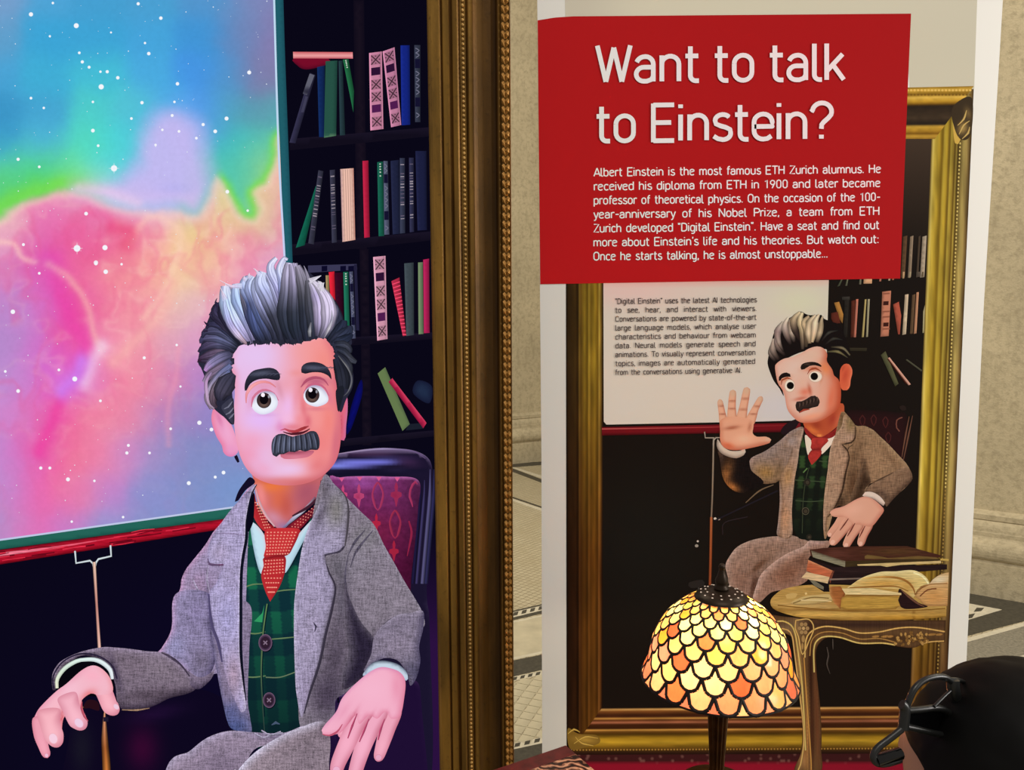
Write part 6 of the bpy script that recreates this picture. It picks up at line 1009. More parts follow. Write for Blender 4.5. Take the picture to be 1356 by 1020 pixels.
# ---- red headline block and writing
frame(0, 0, 1)
p = bp(); p.shape([(712, 27, 1), (735, 23.2), (760, 21.6), (1206.5, 18, 1), (1202, 120), (1192, 369, 1), (950, 372.5), (715.5, 376.5, 1), (713.5, 200)], (168, 24, 28), 10, False); p.build(banner, 'red_block', 'solid red headline block')
PINK = (250, 222, 228)
def arc(cx, cy, rx, ry, a0, a1, n=10): return [(cx + rx * math.cos(math.radians(a0 + (a1 - a0) * i / n)), cy + ry * math.sin(math.radians(a0 + (a1 - a0) * i / n))) for i in range(n + 1)]
_bowl = lambda x: arc(x, 3.3, 1.5, 1.6, 180, 0, 12) + arc(x, 1.65, 1.5, 1.6, 0, -180, 12) + [(x - 1.5, 3.3)]
GL_ = {  # plain technical lettering as even strokes; x-height 5, capitals 7; (strokes, advance)
 'W': ([[(0, 7), (1.45, 0)], [(1.45, 0), (2.8, 6.6)], [(2.8, 6.6), (4.15, 0)], [(4.15, 0), (5.6, 7)]], 6.4),
 'a': ([arc(1.7, 3.2, 1.5, 1.6, 160, 90, 5) + arc(1.8, 3.3, 1.3, 1.5, 90, 0, 6) + [(3.1, 0)], [(3.1, 2.75), (1.6, 2.75)] + arc(1.5, 1.4, 1.3, 1.35, 90, 270, 12) + [(2.0, .05)] + [(2.75, .35), (3.1, 1.0)]], 4.25),
 'n': ([[(.3, 0), (.3, 5)], [(.3, 3.2)] + arc(1.75, 3.3, 1.45, 1.55, 165, 0, 10) + [(3.2, 0)]], 4.3),
 'h': ([[(.3, 0), (.3, 7)], [(.3, 3.2)] + arc(1.75, 3.3, 1.45, 1.55, 165, 0, 10) + [(3.2, 0)]], 4.3),
 'm': ([[(.3, 0), (.3, 5)], [(.3, 3.3)] + arc(1.5, 3.4, 1.2, 1.45, 165, 0, 8) + [(2.7, 0)], [(2.7, 3.3)] + arc(3.9, 3.4, 1.2, 1.45, 165, 0, 8) + [(5.1, 0)]], 6.2),
 'r': ([[(.3, 0), (.3, 5)], [(.3, 3.2)] + arc(1.6, 3.4, 1.3, 1.45, 165, 50, 6)], 2.9),
 'u': ([[(.3, 5), (.3, 1.7)] + arc(1.75, 1.65, 1.45, 1.6, 180, 345, 10), [(3.2, 5), (3.2, 0)]], 4.3),
 't': ([[(.85, 6.7), (.85, 1.2)] + arc(1.75, 1.1, .9, 1.05, 180, 270, 6) + [(2.3, .05)], [(0, 4.85), (2.2, 4.85)]], 3.0),
 'f': ([[(.8, 0), (.8, 5.8)] + arc(1.7, 5.9, .9, 1.0, 180, 90, 6) + [(2.2, 6.9)], [(0, 4.85), (2.1, 4.85)]], 2.7),
 'o': ([_bowl(1.8)], 4.35), 'b': ([[(.3, 0), (.3, 7)], _bowl(1.8)], 4.3), 'd': ([[(3.3, 0), (3.3, 7)], _bowl(1.8)], 4.4),
 'p': ([[(.3, -2), (.3, 5)], _bowl(1.8)], 4.3), 'q': ([[(3.3, -2), (3.3, 5)], _bowl(1.8)], 4.4), 'g': ([[(3.3, 5), (3.3, -.6)] + arc(1.9, -.7, 1.4, 1.3, 0, -130, 8), _bowl(1.8)], 4.4),
 'c': ([arc(1.8, 3.3, 1.5, 1.6, 35, 180, 9) + arc(1.8, 1.65, 1.5, 1.6, 180, 325, 9)], 3.8),
 'l': ([[(.3, 7), (.3, 1.1)] + arc(1.2, 1.05, .9, 1.0, 180, 270, 6) + [(1.6, .05)]], 2.1),
 'k': ([[(.3, 0), (.3, 7)], [(.35, 1.7), (3.0, 4.95)], [(1.35, 2.9), (3.2, 0)]], 3.8),
 'v': ([[(.1, 5), (1.6, 0)], [(1.6, 0), (3.1, 5)]], 3.6), 'w': ([[(.1, 5), (1.3, 0)], [(1.3, 0), (2.5, 4.8)], [(2.5, 4.8), (3.7, 0)], [(3.7, 0), (4.9, 5)]], 5.4),
 'y': ([[(.1, 5), (1.7, 0)], [(3.2, 5), (1.4, -1.2), (.9, -1.8), (.2, -1.9)]], 3.7), 'z': ([[(.2, 4.8), (3.0, 4.8), (.2, .15), (3.1, .15)]], 3.7), 'x': ([[(.2, 5), (3.0, 0)], [(3.0, 5), (.2, 0)]], 3.6),
 'j': ([[(1, 5), (1, -1), (.6, -1.7), (0, -1.9)], [(1, 6.25), (1, 6.95)]], 2.1),
 'E': ([[(3.9, 6.9), (.35, 6.9)], [(.35, 7.2), (.35, -.28)], [(.35, 0), (3.9, 0)], [(.35, 3.5), (3.4, 3.5)]], 4.7),
 'i': ([[(.3, 0), (.3, 5)], [(.3, 6.25), (.3, 6.95)]], 1.55), 'I': ([[(.3, 0), (.3, 7)]], 1.7),
 's': ([arc(1.65, 3.75, 1.3, 1.15, 35, 180, 10) + [(.5, 3.1), (1.3, 2.7), (2.1, 2.45)] + [(2.9, 2.0)] + arc(1.65, 1.25, 1.35, 1.2, 10, -90, 7) + [(.8, .25), (.1, .75)]], 3.75),
 'e': ([[(.3, 2.5), (3.35, 2.5), (3.35, 3.3)] + arc(1.8, 3.3, 1.55, 1.6, 0, 180, 12) + [(.25, 1.6)] + arc(1.8, 1.65, 1.55, 1.6, 180, 270, 6) + [(2.5, .15), (3.2, .65)]], 4.2),
 'A': ([[(0, 0), (2.3, 7)], [(2.3, 7), (4.6, 0)], [(.8, 2), (3.8, 2)]], 5.0), 'H': ([[(.35, 0), (.35, 7)], [(4.1, 0), (4.1, 7)], [(.35, 3.6), (4.1, 3.6)]], 5.2), 'T': ([[(0, 6.8), (4.2, 6.8)], [(2.1, 6.8), (2.1, 0)]], 4.7),
 'Z': ([[(.2, 6.8), (3.9, 6.8), (.2, .15), (4.0, .15)]], 4.6), 'N': ([[(.35, 0), (.35, 7)], [(.35, 7), (4.2, 0)], [(4.2, 0), (4.2, 7)]], 5.3), 'P': ([[(.35, 0), (.35, 7)], [(.35, 6.8), (2.4, 6.8)] + arc(2.3, 5.0, 1.8, 1.8, 80, -90, 9) + [(.35, 3.2)]], 4.6),
 'B': ([[(.35, 0), (.35, 7)], [(.35, 6.8), (2.3, 6.8)] + arc(2.3, 5.2, 1.5, 1.6, 80, -90, 8) + [(.35, 3.6)], [(2.3, 3.6)] + arc(2.4, 1.9, 1.7, 1.75, 80, -90, 8) + [(.35, .15)]], 4.9), 'D': ([[(.35, 0), (.35, 7)], [(.35, 6.8), (2.0, 6.8)] + arc(2.0, 4.8, 2.1, 2.0, 90, 0, 6) + arc(2.0, 2.2, 2.1, 2.05, 0, -90, 6) + [(.35, .15)]], 5.1),
 'O': ([arc(2.2, 4.9, 1.9, 2.0, 180, 0, 10) + arc(2.2, 2.1, 1.9, 2.0, 0, -180, 10) + [(.3, 4.9)]], 5.2), 'C': ([arc(2.2, 4.9, 1.9, 2.0, 20, 180, 9) + arc(2.2, 2.1, 1.9, 2.0, 180, 340, 9)], 4.9),
 '0': ([arc(1.9, 5.1, 1.5, 1.8, 180, 0, 8) + arc(1.9, 1.9, 1.5, 1.8, 0, -180, 8) + [(.4, 5.1)]], 4.4), '1': ([[(.6, 5.6), (2.1, 7), (2.1, 0)]], 4.0), '9': ([arc(1.9, 4.8, 1.6, 1.9, 0, 360, 14), [(3.3, 4.0), (1.6, 0)]], 4.4),
 '.': ([[(.5, 0), (.5, .8)]], 1.7), ',': ([[(.6, .8), (.3, -1)]], 1.7), '-': ([[(.3, 3.1), (2.6, 3.1)]], 3.2), ':': ([[(.5, 0), (.5, .8)], [(.5, 3.8), (.5, 4.6)]], 1.7), "'": ([[(.5, 7.2), (.3, 5.6)]], 1.4), '"': ([[(.3, 7.2), (.5, 5.6)], [(1.5, 7.2), (1.3, 5.6)]], 2.5),
 '?': ([[(0, 5.2)] + arc(1.8, 5.2, 1.65, 1.7, 170, -20, 12) + [(2.9, 4.0), (2.1, 3.2), (1.75, 2.7), (1.7, 1.9)], [(1.7, .75), (1.7, 0)]], 3.8), ' ': ([], 2.0)}
def put_glyphs(p, txt, x0, y0, ux, uy, dx, dy, wd, col, joints, cross=(1, 1)):
    px = 0
    for ch in txt:
        st, ad = GL_[ch]
        for q_ in st:
            pts = [(x0 + (px + a_ * ux) * dx, y0 + (px + a_ * ux) * dy - b_ * uy) for a_, b_ in q_]
            if not joints and len(pts) > 8: pts = pts[::2] + [pts[-1]]
            p.stroke(pts, wd, col, cross, 2.5, sm=False)
            if joints:
                for (ax, ay) in pts[1:-1]: p.disc((ax, ay), wd / 2, wd / 2, col, n=8)
        px += ad * ux
    return px
def write_line(p, txt, x0, y0, x1, y1, h, col, wd):
    """words spread between (x0,y0) and (x1,y1) on the base line; h = height of a capital in pixels"""
    words = txt.split(' '); s = h / 7.0; nat = [sum(GL_[c_][1] for c_ in w_) * s for w_ in words]
    L = math.hypot(x1 - x0, y1 - y0); mg = h * .5; n_ = max(1, len(words) - 1)
    sw = min(1.22, (L - mg * n_) / sum(nat)); gap = (L - sum(nat) * sw) / n_
    dx, dy = (x1 - x0) / L, (y1 - y0) / L; px = 0
    for w_, nt_ in zip(words, nat):
        put_glyphs(p, w_, x0 + px * dx, y0 + px * dy, s * sw, s, dx, dy, wd, col, False); px += nt_ * sw + gap
B.n += 30
rows = ["Albert Einstein is the most famous ETH Zurich alumnus. He", "received his diploma from ETH in 1900 and later became", "professor of theoretical physics. On the occasion of the 100-", "year-anniversary of his Nobel Prize, a team from ETH", 'Zurich developed "Digital Einstein". Have a seat and find out', "more about Einstein's life and his theories. But watch out:", "Once he starts talking, he is almost unstoppable..."]
for i, t in enumerate(rows):
    y = 233.5 + i * 18.55; yr = 228.8 + i * 18.6; xr_ = 1167.5 - i * .55
    if i == 6: xr_ = 1097; yr = 341
    p = bp(); write_line(p, t, 786.5 - i * .1, y, xr_, yr, 10.8, PINK, 1.6); p.build(banner, 'text_line')
rows = ['"Digital Einstein" uses the latest AI technologies', "to see, hear, and interact with viewers.", "Conversations are powered by state-of-the-art", "large language models, which analyse user", "characteristics and behaviour from webcam", "data. Neural models generate speech and", "animations. To visually represent conversation", "topics, images are automatically generated", "from the conversations using generative AI."]
for i, t in enumerate(rows):
    y = 402.4 + i * 11.78; yr = 400.2 + i * 11.65; xr_ = 1003 - i * .3
    if i == 8: xr_ = 983; yr = 493.6
    p = bp(); write_line(p, t, 815, y, xr_, yr, 6.9, (70, 58, 58), 1.0); p.build(banner, 'text_line', 'small dark text line')
def headline(txt, x0, y0, x1, y1, cap, wd):
    adv = sum(GL_[c_][1] for c_ in txt) - .9; L = math.hypot(x1 - x0, y1 - y0); p = bp()
    put_glyphs(p, txt, x0, y0, L / adv, cap / 7.0, (x1 - x0) / L, (y1 - y0) / L, wd, PINK, True); p.build(banner, 'headline_line', 'large pale headline lettering')
headline('Want to talk', 791, 108.5, 1115, 105.5, 48, 6.2)
headline('to Einstein?', 790, 187.5, 1097, 183.5, 48, 6.2)
for o in bpy.data.objects:
    if o.name.startswith(('text_line', 'headline_line')): o['kind'] = 'stuff'
# ================================================================== SETTING: floor, walls, mouldings
def P2(u, v, z=0.0): return Vector([float(t) for t in on_z(np.array([float(u)]), np.array([float(v)]), z)[0]])
k = NT('stone_wall'); tc = k.n('ShaderNodeTexCoord').outputs['Object']
n1 = k.noise(tc, 2.2, 5, .6); n2 = k.noise(tc, 38, 4, .65); n3 = k.noise(tc, 1, 4, .6, (26, 26, 5))
c = k.mix(k.rng(n1, .3, .7, 0, 1), L3((198, 184, 152)), L3((176, 163, 134))); c = k.mix(k.rng(n2, .45, .75, 0, .7), c, L3((142, 130, 104))); c = k.mix(k.rng(n3, .55, .7, 0, .4), c, L3((150, 138, 110)))
k.bsdf(Base_Color=c, Roughness=.9, Normal=k.bump(k.math('ADD', n2, k.noise(tc, 120, 3)), .5, .004)); STONE = k.m
k = NT('mosaic_floor'); tc = k.n('ShaderNodeTexCoord').outputs['Object']
mp = k.n('ShaderNodeMapping'); mp.inputs['Rotation'].default_value = (0, 0, math.radians(38)); k.l(tc, mp.inputs[0])
br = k.n('ShaderNodeTexBrick', offset=0.0); k.l(mp.outputs[0], br.inputs[0]); br.inputs['Scale'].default_value = 1; br.inputs['Brick Width'].default_value = .03; br.inputs['Row Height'].default_value = .03; br.inputs['Mortar Size'].default_value = .0022; br.inputs['Mortar Smooth'].default_value = .2
br.inputs['Color1'].default_value = L3((198, 188, 160)); br.inputs['Color2'].default_value = L3((184, 174, 146)); br.inputs['Mortar'].default_value = L3((120, 108, 88))
k.bsdf(Base_Color=k.mix(k.rng(k.noise(tc, 5, 4), .3, .7, 0, .5), br.outputs[0], L3((166, 152, 122))), Roughness=.45); MOS = k.m
def plain(name, rgb, rough=.5, metal=0.0, spec=.5, vary=0.0, scale=30):
    k = NT(name)
    if vary:
        tc = k.n('ShaderNodeTexCoord').outputs['Object']; c = k.mix(k.rng(k.noise(tc, scale, 4), .3, .7, 0, 1), L3(rgb), L3(tuple(q * (1 - vary) for q in rgb))); k.bsdf(Base_Color=c, Roughness=rough, Metallic=metal, Specular_IOR_Level=spec)
    else: k.bsdf(Base_Color=L3(rgb), Roughness=rough, Metallic=metal, Specular_IOR_Level=spec)
    return k.m
DARKT = plain('dark_mosaic', (78, 74, 64), .5, vary=.35, scale=60); CREAMT = plain('cream_tile', (204, 194, 166), .4, vary=.14, scale=9); PALE = plain('pale_tile', (216, 208, 186), .45, vary=.1); GREYT = plain('grey_mosaic', (150, 144, 128), .5, vary=.3, scale=90)
def slab(name, pts, z0, z1, mat, parent=None, label=None):
    n = len(pts); V = [(p[0], p[1], z1) for p in pts] + [(p[0], p[1], z0) for p in pts]
    me = bpy.data.meshes.new(name); me.from_pydata(V, [], [tuple(range(n)), tuple(range(n, 2 * n))[::-1]] + [(i, n + i, n + (i + 1) % n, (i + 1) % n) for i in range(n)]); me.update()
    bm = bmesh.new(); bm.from_mesh(me); bmesh.ops.recalc_face_normals(bm, faces=bm.faces); bm.to_mesh(me); bm.free()
    return link_mesh(name, me, mat, parent, label)
floor = slab('floor', [(-4, -2), (5, -2), (5, 9), (-4, 9)], -.05, 0, MOS); floor['kind'] = 'structure'; floor['label'] = 'cream mosaic floor with dark border bands'
def band(q, z, mat, name, lab=None):
    pts = [P2(*t) for t in q]; return slab(name, [(p.x, p.y) for p in pts], 0, z, mat, floor, lab)
def ext(l, x0=676, x1=722): return l
# bands seen through the gap between frame and banner (pixel rows at x=680 and x=717 on the floor plane)
def gb(vl0, vr0, vl1, vr1, z, mat, name, lab=None, xa=640, xb=760):
    s = lambda vl, vr, x: vl + (vr - vl) * (x - 680) / 37
    band([(xa, s(vl0, vr0, xa)), (xb, s(vl0, vr0, xb)), (xb, s(vl1, vr1, xb)), (xa, s(vl1, vr1, xa))], z, mat, name, lab)
gb(614, 611.5, 619, 616, .0012, DARKT, 'border_band', 'dark band along the wall')
gb(621, 635, 625.5, 639.5, .0012, DARKT, 'border_band', 'dark diagonal band')
gb(618.5, 630, 620.5, 633.5, .001, PALE, 'border_band'); gb(658.5, 671, 660.5, 673, .001, DARKT, 'border_band'); gb(661, 673.5, 664, 677, .0008, PALE, 'border_band')
gb(809, 800.5, 811, 802.5, .001, DARKT, 'border_band'); gb(811, 802.5, 821, 812.5, .0008, PALE, 'border_band', 'pale strip with dark teeth'); gb(818, 809, 821.5, 813, .0012, DARKT, 'border_band')
gb(823, 815, 825, 817, .001, PALE, 'border_band'); gb(825, 817, 871, 863, .0006, GREYT if 0 else CREAMT, 'border_field')
gb(871, 863, 874, 866, .001, PALE, 'border_band'); gb(875, 867.5, 896, 887.5, .001, DARKT, 'border_band', 'broad dark band'); gb(897, 889, 902, 894, .001, PALE, 'border_band')
gb(985, 977, 991, 983, .001, PALE, 'border_band'); gb(992, 984, 1030, 1022, .001, DARKT, 'border_band', 'nearest dark band'); gb(990, 982, 993, 985, .0012, PALE, 'border_band')
for i in range(9):      # teeth of the dentil strips
    for (vl, vr, h, w_) in ((811.5, 803, 4.5, 6), (897.5, 889.5, 4, 5.5), (985.5, 977.5, 5, 7)):
        x = 668 + i * w_ * 1.55 * 1.2; s = lambda xx, o: vl + o + (vr - vl) * (xx - 680) / 37
        if x > 722: continue
        band([(x + 1.5, s(x + 1.5, .3)), (x + w_ + 1.5, s(x + w_ + 1.5, .3)), (x + w_, s(x + w_, h)), (x, s(x, h))], .0016, DARKT, 'border_tooth')
# larger diamond tiles, one by one
a0 = P2(680, 900); a1 = P2(717, 892); d = (a1 - a0).normalized(); nn = Vector((-d.y, d.x, 0)); step = .047
du = (d + nn).normalized(); dv = (d - nn).normalized(); me_t = None; cnt = 0
def px_of(p):
    cc = R.transposed() @ (p - Vector((0, 0, CAMZ))); return 678 + F * cc.x / -cc.z, 510 - F * cc.y / -cc.z
slabme = box_mesh('diamond_tile', -.5 * step + .0016, .5 * step - .0016, -.5 * step + .0016, .5 * step - .0016, 0, .0012, .0003); slabme.materials.append(CREAMT)
ang = math.atan2(du.y, du.x)
for i in range(-34, 35):
    for j in range(-34, 35):
        p = a0 + du * (i * step) + dv * (j * step); u, v = px_of(p)
        if 655 < u < 740 and (v + .215 * (u - 680)) > 903 and (v + .215 * (u - 680)) < 984:
            o = bpy.data.objects.new('diamond_tile', slabme); C.objects.link(o); o.parent = floor; o.location = p; o.rotation_euler = (0, 0, ang); cnt += 1
# border beside the right pier
def rb(q, z, mat, name, lab=None): return band(q, z, mat, name, lab)
rb([(1215, 775), (1282, 786), (1356, 799), (1402, 807.5), (1402, 811), (1356, 823), (1279, 843), (1215, 860)], .001, DARKT, 'border_band', 'dark square border by the pier')
rb([(1215, 797), (1282, 799.5), (1327, 808), (1282, 821.5), (1215, 838)], .0016, PALE, 'border_panel', 'pale lattice panel')
for t in (.25, .5, .75):
    x = 1240 + 87 * t
    rb([(x - 12, 805 + (x - 1282) * .02), (x - 2, 804.5 + (x - 1282) * .05), (x - 6, 810), (x - 16, 811)], .002, DARKT, 'panel_tile'); rb([(x - 26, 815), (x - 14, 813), (x - 18, 819), (x - 30, 821)], .002, DARKT, 'panel_tile')
rb([(1215, 864), (1420, 806.5), (1420, 812), (1215, 869)], .0014, PALE, 'border_band'); rb([(1215, 909), (1279, 891), (1420, 849), (1420, 854.5), (1279, 896), (1215, 914)], .0014, PALE, 'border_band', 'pale line in the grey floor')
rb([(1215, 869), (1420, 812), (1420, 849), (1215, 909)], .0006, GREYT, 'border_field', 'grey fine mosaic field')

def wall(name, a, b, h, mat, label, thick=.12, out=None):
    """vertical slab between two floor points"""
    a = Vector((a[0], a[1], 0)); b = Vector((b[0], b[1], 0)); d = (b - a).normalized(); n = Vector((d.y, -d.x, 0)); n = n if n.y < 0 else -n
    pts = [a, b, b - n * thick, a - n * thick]
    o = slab(name, [(p.x, p.y) for p in pts], 0, h, mat); o['kind'] = 'structure'; o['label'] = label; return n
def moulding(name, a, b, prof, n, label):
    """profile (distance out, height) swept between two floor points"""
    a = Vector((a[0], a[1], 0)); b = Vector((b[0], b[1], 0)); V = []; m = len(prof)
    for p in (a, b):
        for o_, h in prof: q = p + n * o_; V.append((q.x, q.y, h))
    Fs = [(i, i + 1, m + i + 1, m + i) for i in range(m - 1)] + [tuple(range(m)), tuple(range(m, 2 * m))[::-1]]
    me = bpy.data.meshes.new(name); me.from_pydata(V, [], Fs); me.update(); bm = bmesh.new(); bm.from_mesh(me); bmesh.ops.recalc_face_normals(bm, faces=bm.faces); bm.to_mesh(me); bm.free()
    o = link_mesh(name, me, STONE, None, label); o['kind'] = 'structure'; return o
def prof_of(h):     # base moulding: plinth, torus, fillet, cap
    P = [(0, 0), (.09, 0), (.09, .40 * h), (.082, .41 * h), (.075, .43 * h)]
    P += [(.075 + .028 * math.sin(t), .55 * h - .11 * h * math.cos(t)) for t in np.linspace(0.15, PI - .15, 9)]
    P += [(.066, .69 * h), (.062, .71 * h), (.062, .76 * h)] + [(.03 + .03 * math.cos(t), .77 * h + .12 * h * math.sin(t)) for t in np.linspace(0, PI / 2, 7)] + [(.036, .90 * h), (.036, .96 * h), (.02, .985 * h), (0, h)]
    return P
A_, B_, C_, D_ = P2(680, 615), P2(717, 611), P2(1282, 786), P2(1356, 799)
dl = (B_ - A_).normalized(); dr = (D_ - C_).normalized()
nl = Vector((dl.y, -dl.x, 0)); nr = Vector((dr.y, -dr.x, 0)); nl = nl if nl.y < 0 else -nl; nr = nr if nr.y < 0 else -nr
la, lb = A_ - dl * 1.8 - nl * .09, B_ + dl * 3.6 - nl * .09
ra, rb_ = C_ - dr * 1.05 - nr * .09, D_ + dr * 1.3 - nr * .09
wall('wall_left', la, lb, 4.4, STONE, 'pale rough stone wall seen between frame and banner'); moulding('baseboard_left', la, lb, prof_of(.41), nl, 'rounded stone base moulding of the far wall')
wall('wall_right', ra, rb_, 4.4, STONE, 'rough stone pier to the right of the banner', .5); moulding('baseboard_right', ra, rb_, prof_of(.40), nr, 'heavy stone base moulding of the pier')

# ================================================================== THE GILT FRAME
YF = 1.497
fx = float(on_y(np.array([573.]), np.array([510.]), 1.485)[0][0]); fl = float(on_y(np.array([-178.]), np.array([510.]), 1.485)[0][0]); ft = float(on_y(np.array([200.]), np.array([-175.]), 1.485)[0][2]); fb = float(on_y(np.array([200.]), np.array([1122.]), 1.485)[0][2])
frame_o = tag(empty('picture_frame', ((fx + fl) / 2, YF, 0)), 'heavy antique gilt frame surrounding the lit screen', 'frame')
k = NT('antique_gilt'); tc = k.n('ShaderNodeTexCoord').outputs['Object']; at = k.n('ShaderNodeAttribute', attribute_name='Col').outputs['Color']
n1 = k.noise(tc, 1, 4, .6, (30, 30, 5)); n2 = k.noise(tc, 90, 3)
c = k.mul(at, k.rng(n1, .3, .7, .6, 1.35)); c = k.mix(k.rng(n2, .6, .8, 0, .5), c, L3((40, 26, 10)))
k.bsdf(Base_Color=c, Roughness=.48, Metallic=.55, Normal=k.bump(n2, .25, .002)); GILT = k.m
# profile: (millimetres outward, millimetres proud, colour)
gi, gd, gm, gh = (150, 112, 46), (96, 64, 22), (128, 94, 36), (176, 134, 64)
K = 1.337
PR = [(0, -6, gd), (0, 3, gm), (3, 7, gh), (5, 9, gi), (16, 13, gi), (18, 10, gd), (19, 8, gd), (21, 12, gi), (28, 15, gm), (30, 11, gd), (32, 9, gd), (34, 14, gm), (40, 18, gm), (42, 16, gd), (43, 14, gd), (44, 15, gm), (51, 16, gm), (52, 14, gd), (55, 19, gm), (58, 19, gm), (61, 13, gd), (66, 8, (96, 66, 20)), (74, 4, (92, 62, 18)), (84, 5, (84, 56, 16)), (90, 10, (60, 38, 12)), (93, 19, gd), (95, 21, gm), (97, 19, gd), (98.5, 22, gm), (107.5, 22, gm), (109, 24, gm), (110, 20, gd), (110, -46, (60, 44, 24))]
def rail_mesh(name, side):
    V = []; cl = []
    for end in (0, 1):
        for (o_, h, c_) in PR:
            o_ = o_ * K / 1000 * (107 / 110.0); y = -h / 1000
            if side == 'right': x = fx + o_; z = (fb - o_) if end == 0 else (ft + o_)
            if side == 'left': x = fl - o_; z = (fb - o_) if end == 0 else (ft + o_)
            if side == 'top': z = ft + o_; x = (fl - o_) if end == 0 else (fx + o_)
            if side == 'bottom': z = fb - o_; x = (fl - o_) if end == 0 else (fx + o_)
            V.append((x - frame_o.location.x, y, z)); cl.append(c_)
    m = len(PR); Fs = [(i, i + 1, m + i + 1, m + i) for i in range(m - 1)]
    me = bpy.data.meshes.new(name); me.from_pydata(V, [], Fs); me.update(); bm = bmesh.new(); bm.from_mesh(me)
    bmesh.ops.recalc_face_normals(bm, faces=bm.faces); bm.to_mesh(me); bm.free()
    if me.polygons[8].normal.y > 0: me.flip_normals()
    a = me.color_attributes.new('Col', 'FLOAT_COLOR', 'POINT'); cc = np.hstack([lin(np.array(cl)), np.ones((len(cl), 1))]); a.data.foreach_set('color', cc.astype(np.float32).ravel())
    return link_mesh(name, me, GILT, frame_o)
for s_ in ('right', 'left', 'top', 'bottom'): rail_mesh('frame_rail', s_)
def colored(me, rgb):
    a = me.color_attributes.new('Col', 'FLOAT_COLOR', 'POINT'); a.data.foreach_set('color', np.tile(np.array(list(lin(rgb)) + [1]), len(me.vertices)).astype(np.float32)); return me
# pearl string: small beads joined
bm = bmesh.new(); off = 47.5 * K / 1000 * (107 / 110.0); z = fb
while z < ft:
    m4 = Matrix.Translation((fx + off - frame_o.location.x, -.0165, z)) @ Matrix.Diagonal((.0032, .003, .0031, 1)); bmesh.ops.create_uvsphere(bm, u_segments=6, v_segments=4, radius=1, matrix=m4); z += .0079
me = bpy.data.meshes.new('bead_string'); bm.to_mesh(me); bm.free(); colored(me, (190, 150, 86)); o = link_mesh('bead_string', me, GILT, frame_o, 'string of small gilt pearls', smooth=True); o['kind'] = 'stuff'
# leaf moulding on the outer edge: one overlapping curled leaf per piece
bm = bmesh.new(); L_ = .0138
for sgn in (-1, 1):
    pts = [(0, 0), (sgn * .0062, .0050), (sgn * .0066, .0120), (sgn * .0030, .0150), (0, .0100)]; hs = [.001, .0035, .0035, .0014, .003]
    vs = [bm.verts.new((x, -h, zz)) for (x, zz), h in zip(pts, hs)]; ctr = bm.verts.new((sgn * .0034, -.0056, .0070)); bs = [bm.verts.new((x, .001, zz)) for (x, zz) in pts]
    for i in range(5): bm.faces.new((vs[i], vs[(i + 1) % 5], ctr)); bm.faces.new((bs[i], bs[(i + 1) % 5], vs[(i + 1) % 5], vs[i]))
bmesh.ops.recalc_face_normals(bm, faces=bm.faces); lm = bpy.data.meshes.new('carved_leaf'); bm.to_mesh(lm); bm.free(); colored(lm, (150, 106, 46)); lm.materials.append(GILT)
z = fb; off = 103 * K / 1000 * (107 / 110.0)
while z < ft:
    o = bpy.data.objects.new('carved_leaf', lm); C.objects.link(o); o.parent = frame_o; o.location = (fx + off - frame_o.location.x, -.022, z); z += L_
# dark casing behind and plinth to the floor
BLACK = plain('matt_black', (16, 15, 16), .6)
mm = box_mesh('screen_casing', fl - .02 - SO.x, fx + .02 - SO.x, .0015, .05, fb - .02 - SO.z, ft + .02 - SO.z, .004); link_mesh('screen_casing', mm, BLACK, screen)
mm = box_mesh('frame_plinth', fl - frame_o.location.x + .05, fx - frame_o.location.x - .05, -.02, .14, 0, fb - .142, .006); link_mesh('frame_plinth', mm, plain('dark_walnut', (52, 32, 20), .5, vary=.4, scale=12), frame_o, 'dark plinth under the frame')
mm = box_mesh('back_board', fl - frame_o.location.x - .1, fx - frame_o.location.x + .1, .055, .075, 0, ft + .1, .004); link_mesh('back_board', mm, BLACK, frame_o)

# ================================================================== SIDE TABLE, LAMP, BOOK
WOOD = NT('table_walnut'); tc = WOOD.n('ShaderNodeTexCoord').outputs['Object']; WOOD.bsdf(Base_Color=WOOD.mix(WOOD.rng(WOOD.noise(tc, 1, 4, .6, (6, 60, 6)), .3, .7, 0, 1), L3((96, 58, 32)), L3((52, 28, 14))), Roughness=.3); WOOD = WOOD.m
def lathe(name, prof, seg, mat, parent=None, label=None, loc=(0, 0, 0), sx=1, sy=1, flute=0, nfl=0, smooth=True):
    V = []; Fs = []; n = len(prof)
    for (r, z) in prof:
        for i in range(seg):
            t = 2 * PI * i / seg; rr = r * (1 - flute * (.5 + .5 * math.cos(nfl * t))) if nfl else r
            V.append((rr * math.cos(t) * sx, rr * math.sin(t) * sy, z))
    for j in range(n - 1):
        for i in range(seg): Fs.append((j * seg + i, j * seg + (i + 1) % seg, (j + 1) * seg + (i + 1) % seg, (j + 1) * seg + i))
    if prof[0][0] > 1e-5: Fs.append(tuple(range(seg))[::-1])
    if prof[-1][0] > 1e-5: Fs.append(tuple((n - 1) * seg + i for i in range(seg)))
    me = bpy.data.meshes.new(name); me.from_pydata(V, [], Fs); me.update(); bm = bmesh.new(); bm.from_mesh(me); bmesh.ops.remove_doubles(bm, verts=bm.verts, dist=1e-6); bmesh.ops.recalc_face_normals(bm, faces=bm.faces); bm.to_mesh(me); bm.free()
    o = link_mesh(name, me, mat, parent, label, loc); 
    if smooth: me.polygons.foreach_set('use_smooth', [len(p.vertices) < 5 for p in me.polygons])
    return o
TZ = .70; TC = (.22, 1.045)
table = tag(empty('side_table', (TC[0], TC[1], 0)), 'small oval walnut table carrying the glass lamp and a book', 'table')
lathe('table_top', [(.0, -.022), (.27, -.022), (.288, -.016), (.29, -.008), (.285, 0), (0, 0)], 48, WOOD, table, None, (0, 0, TZ), 1, .77)
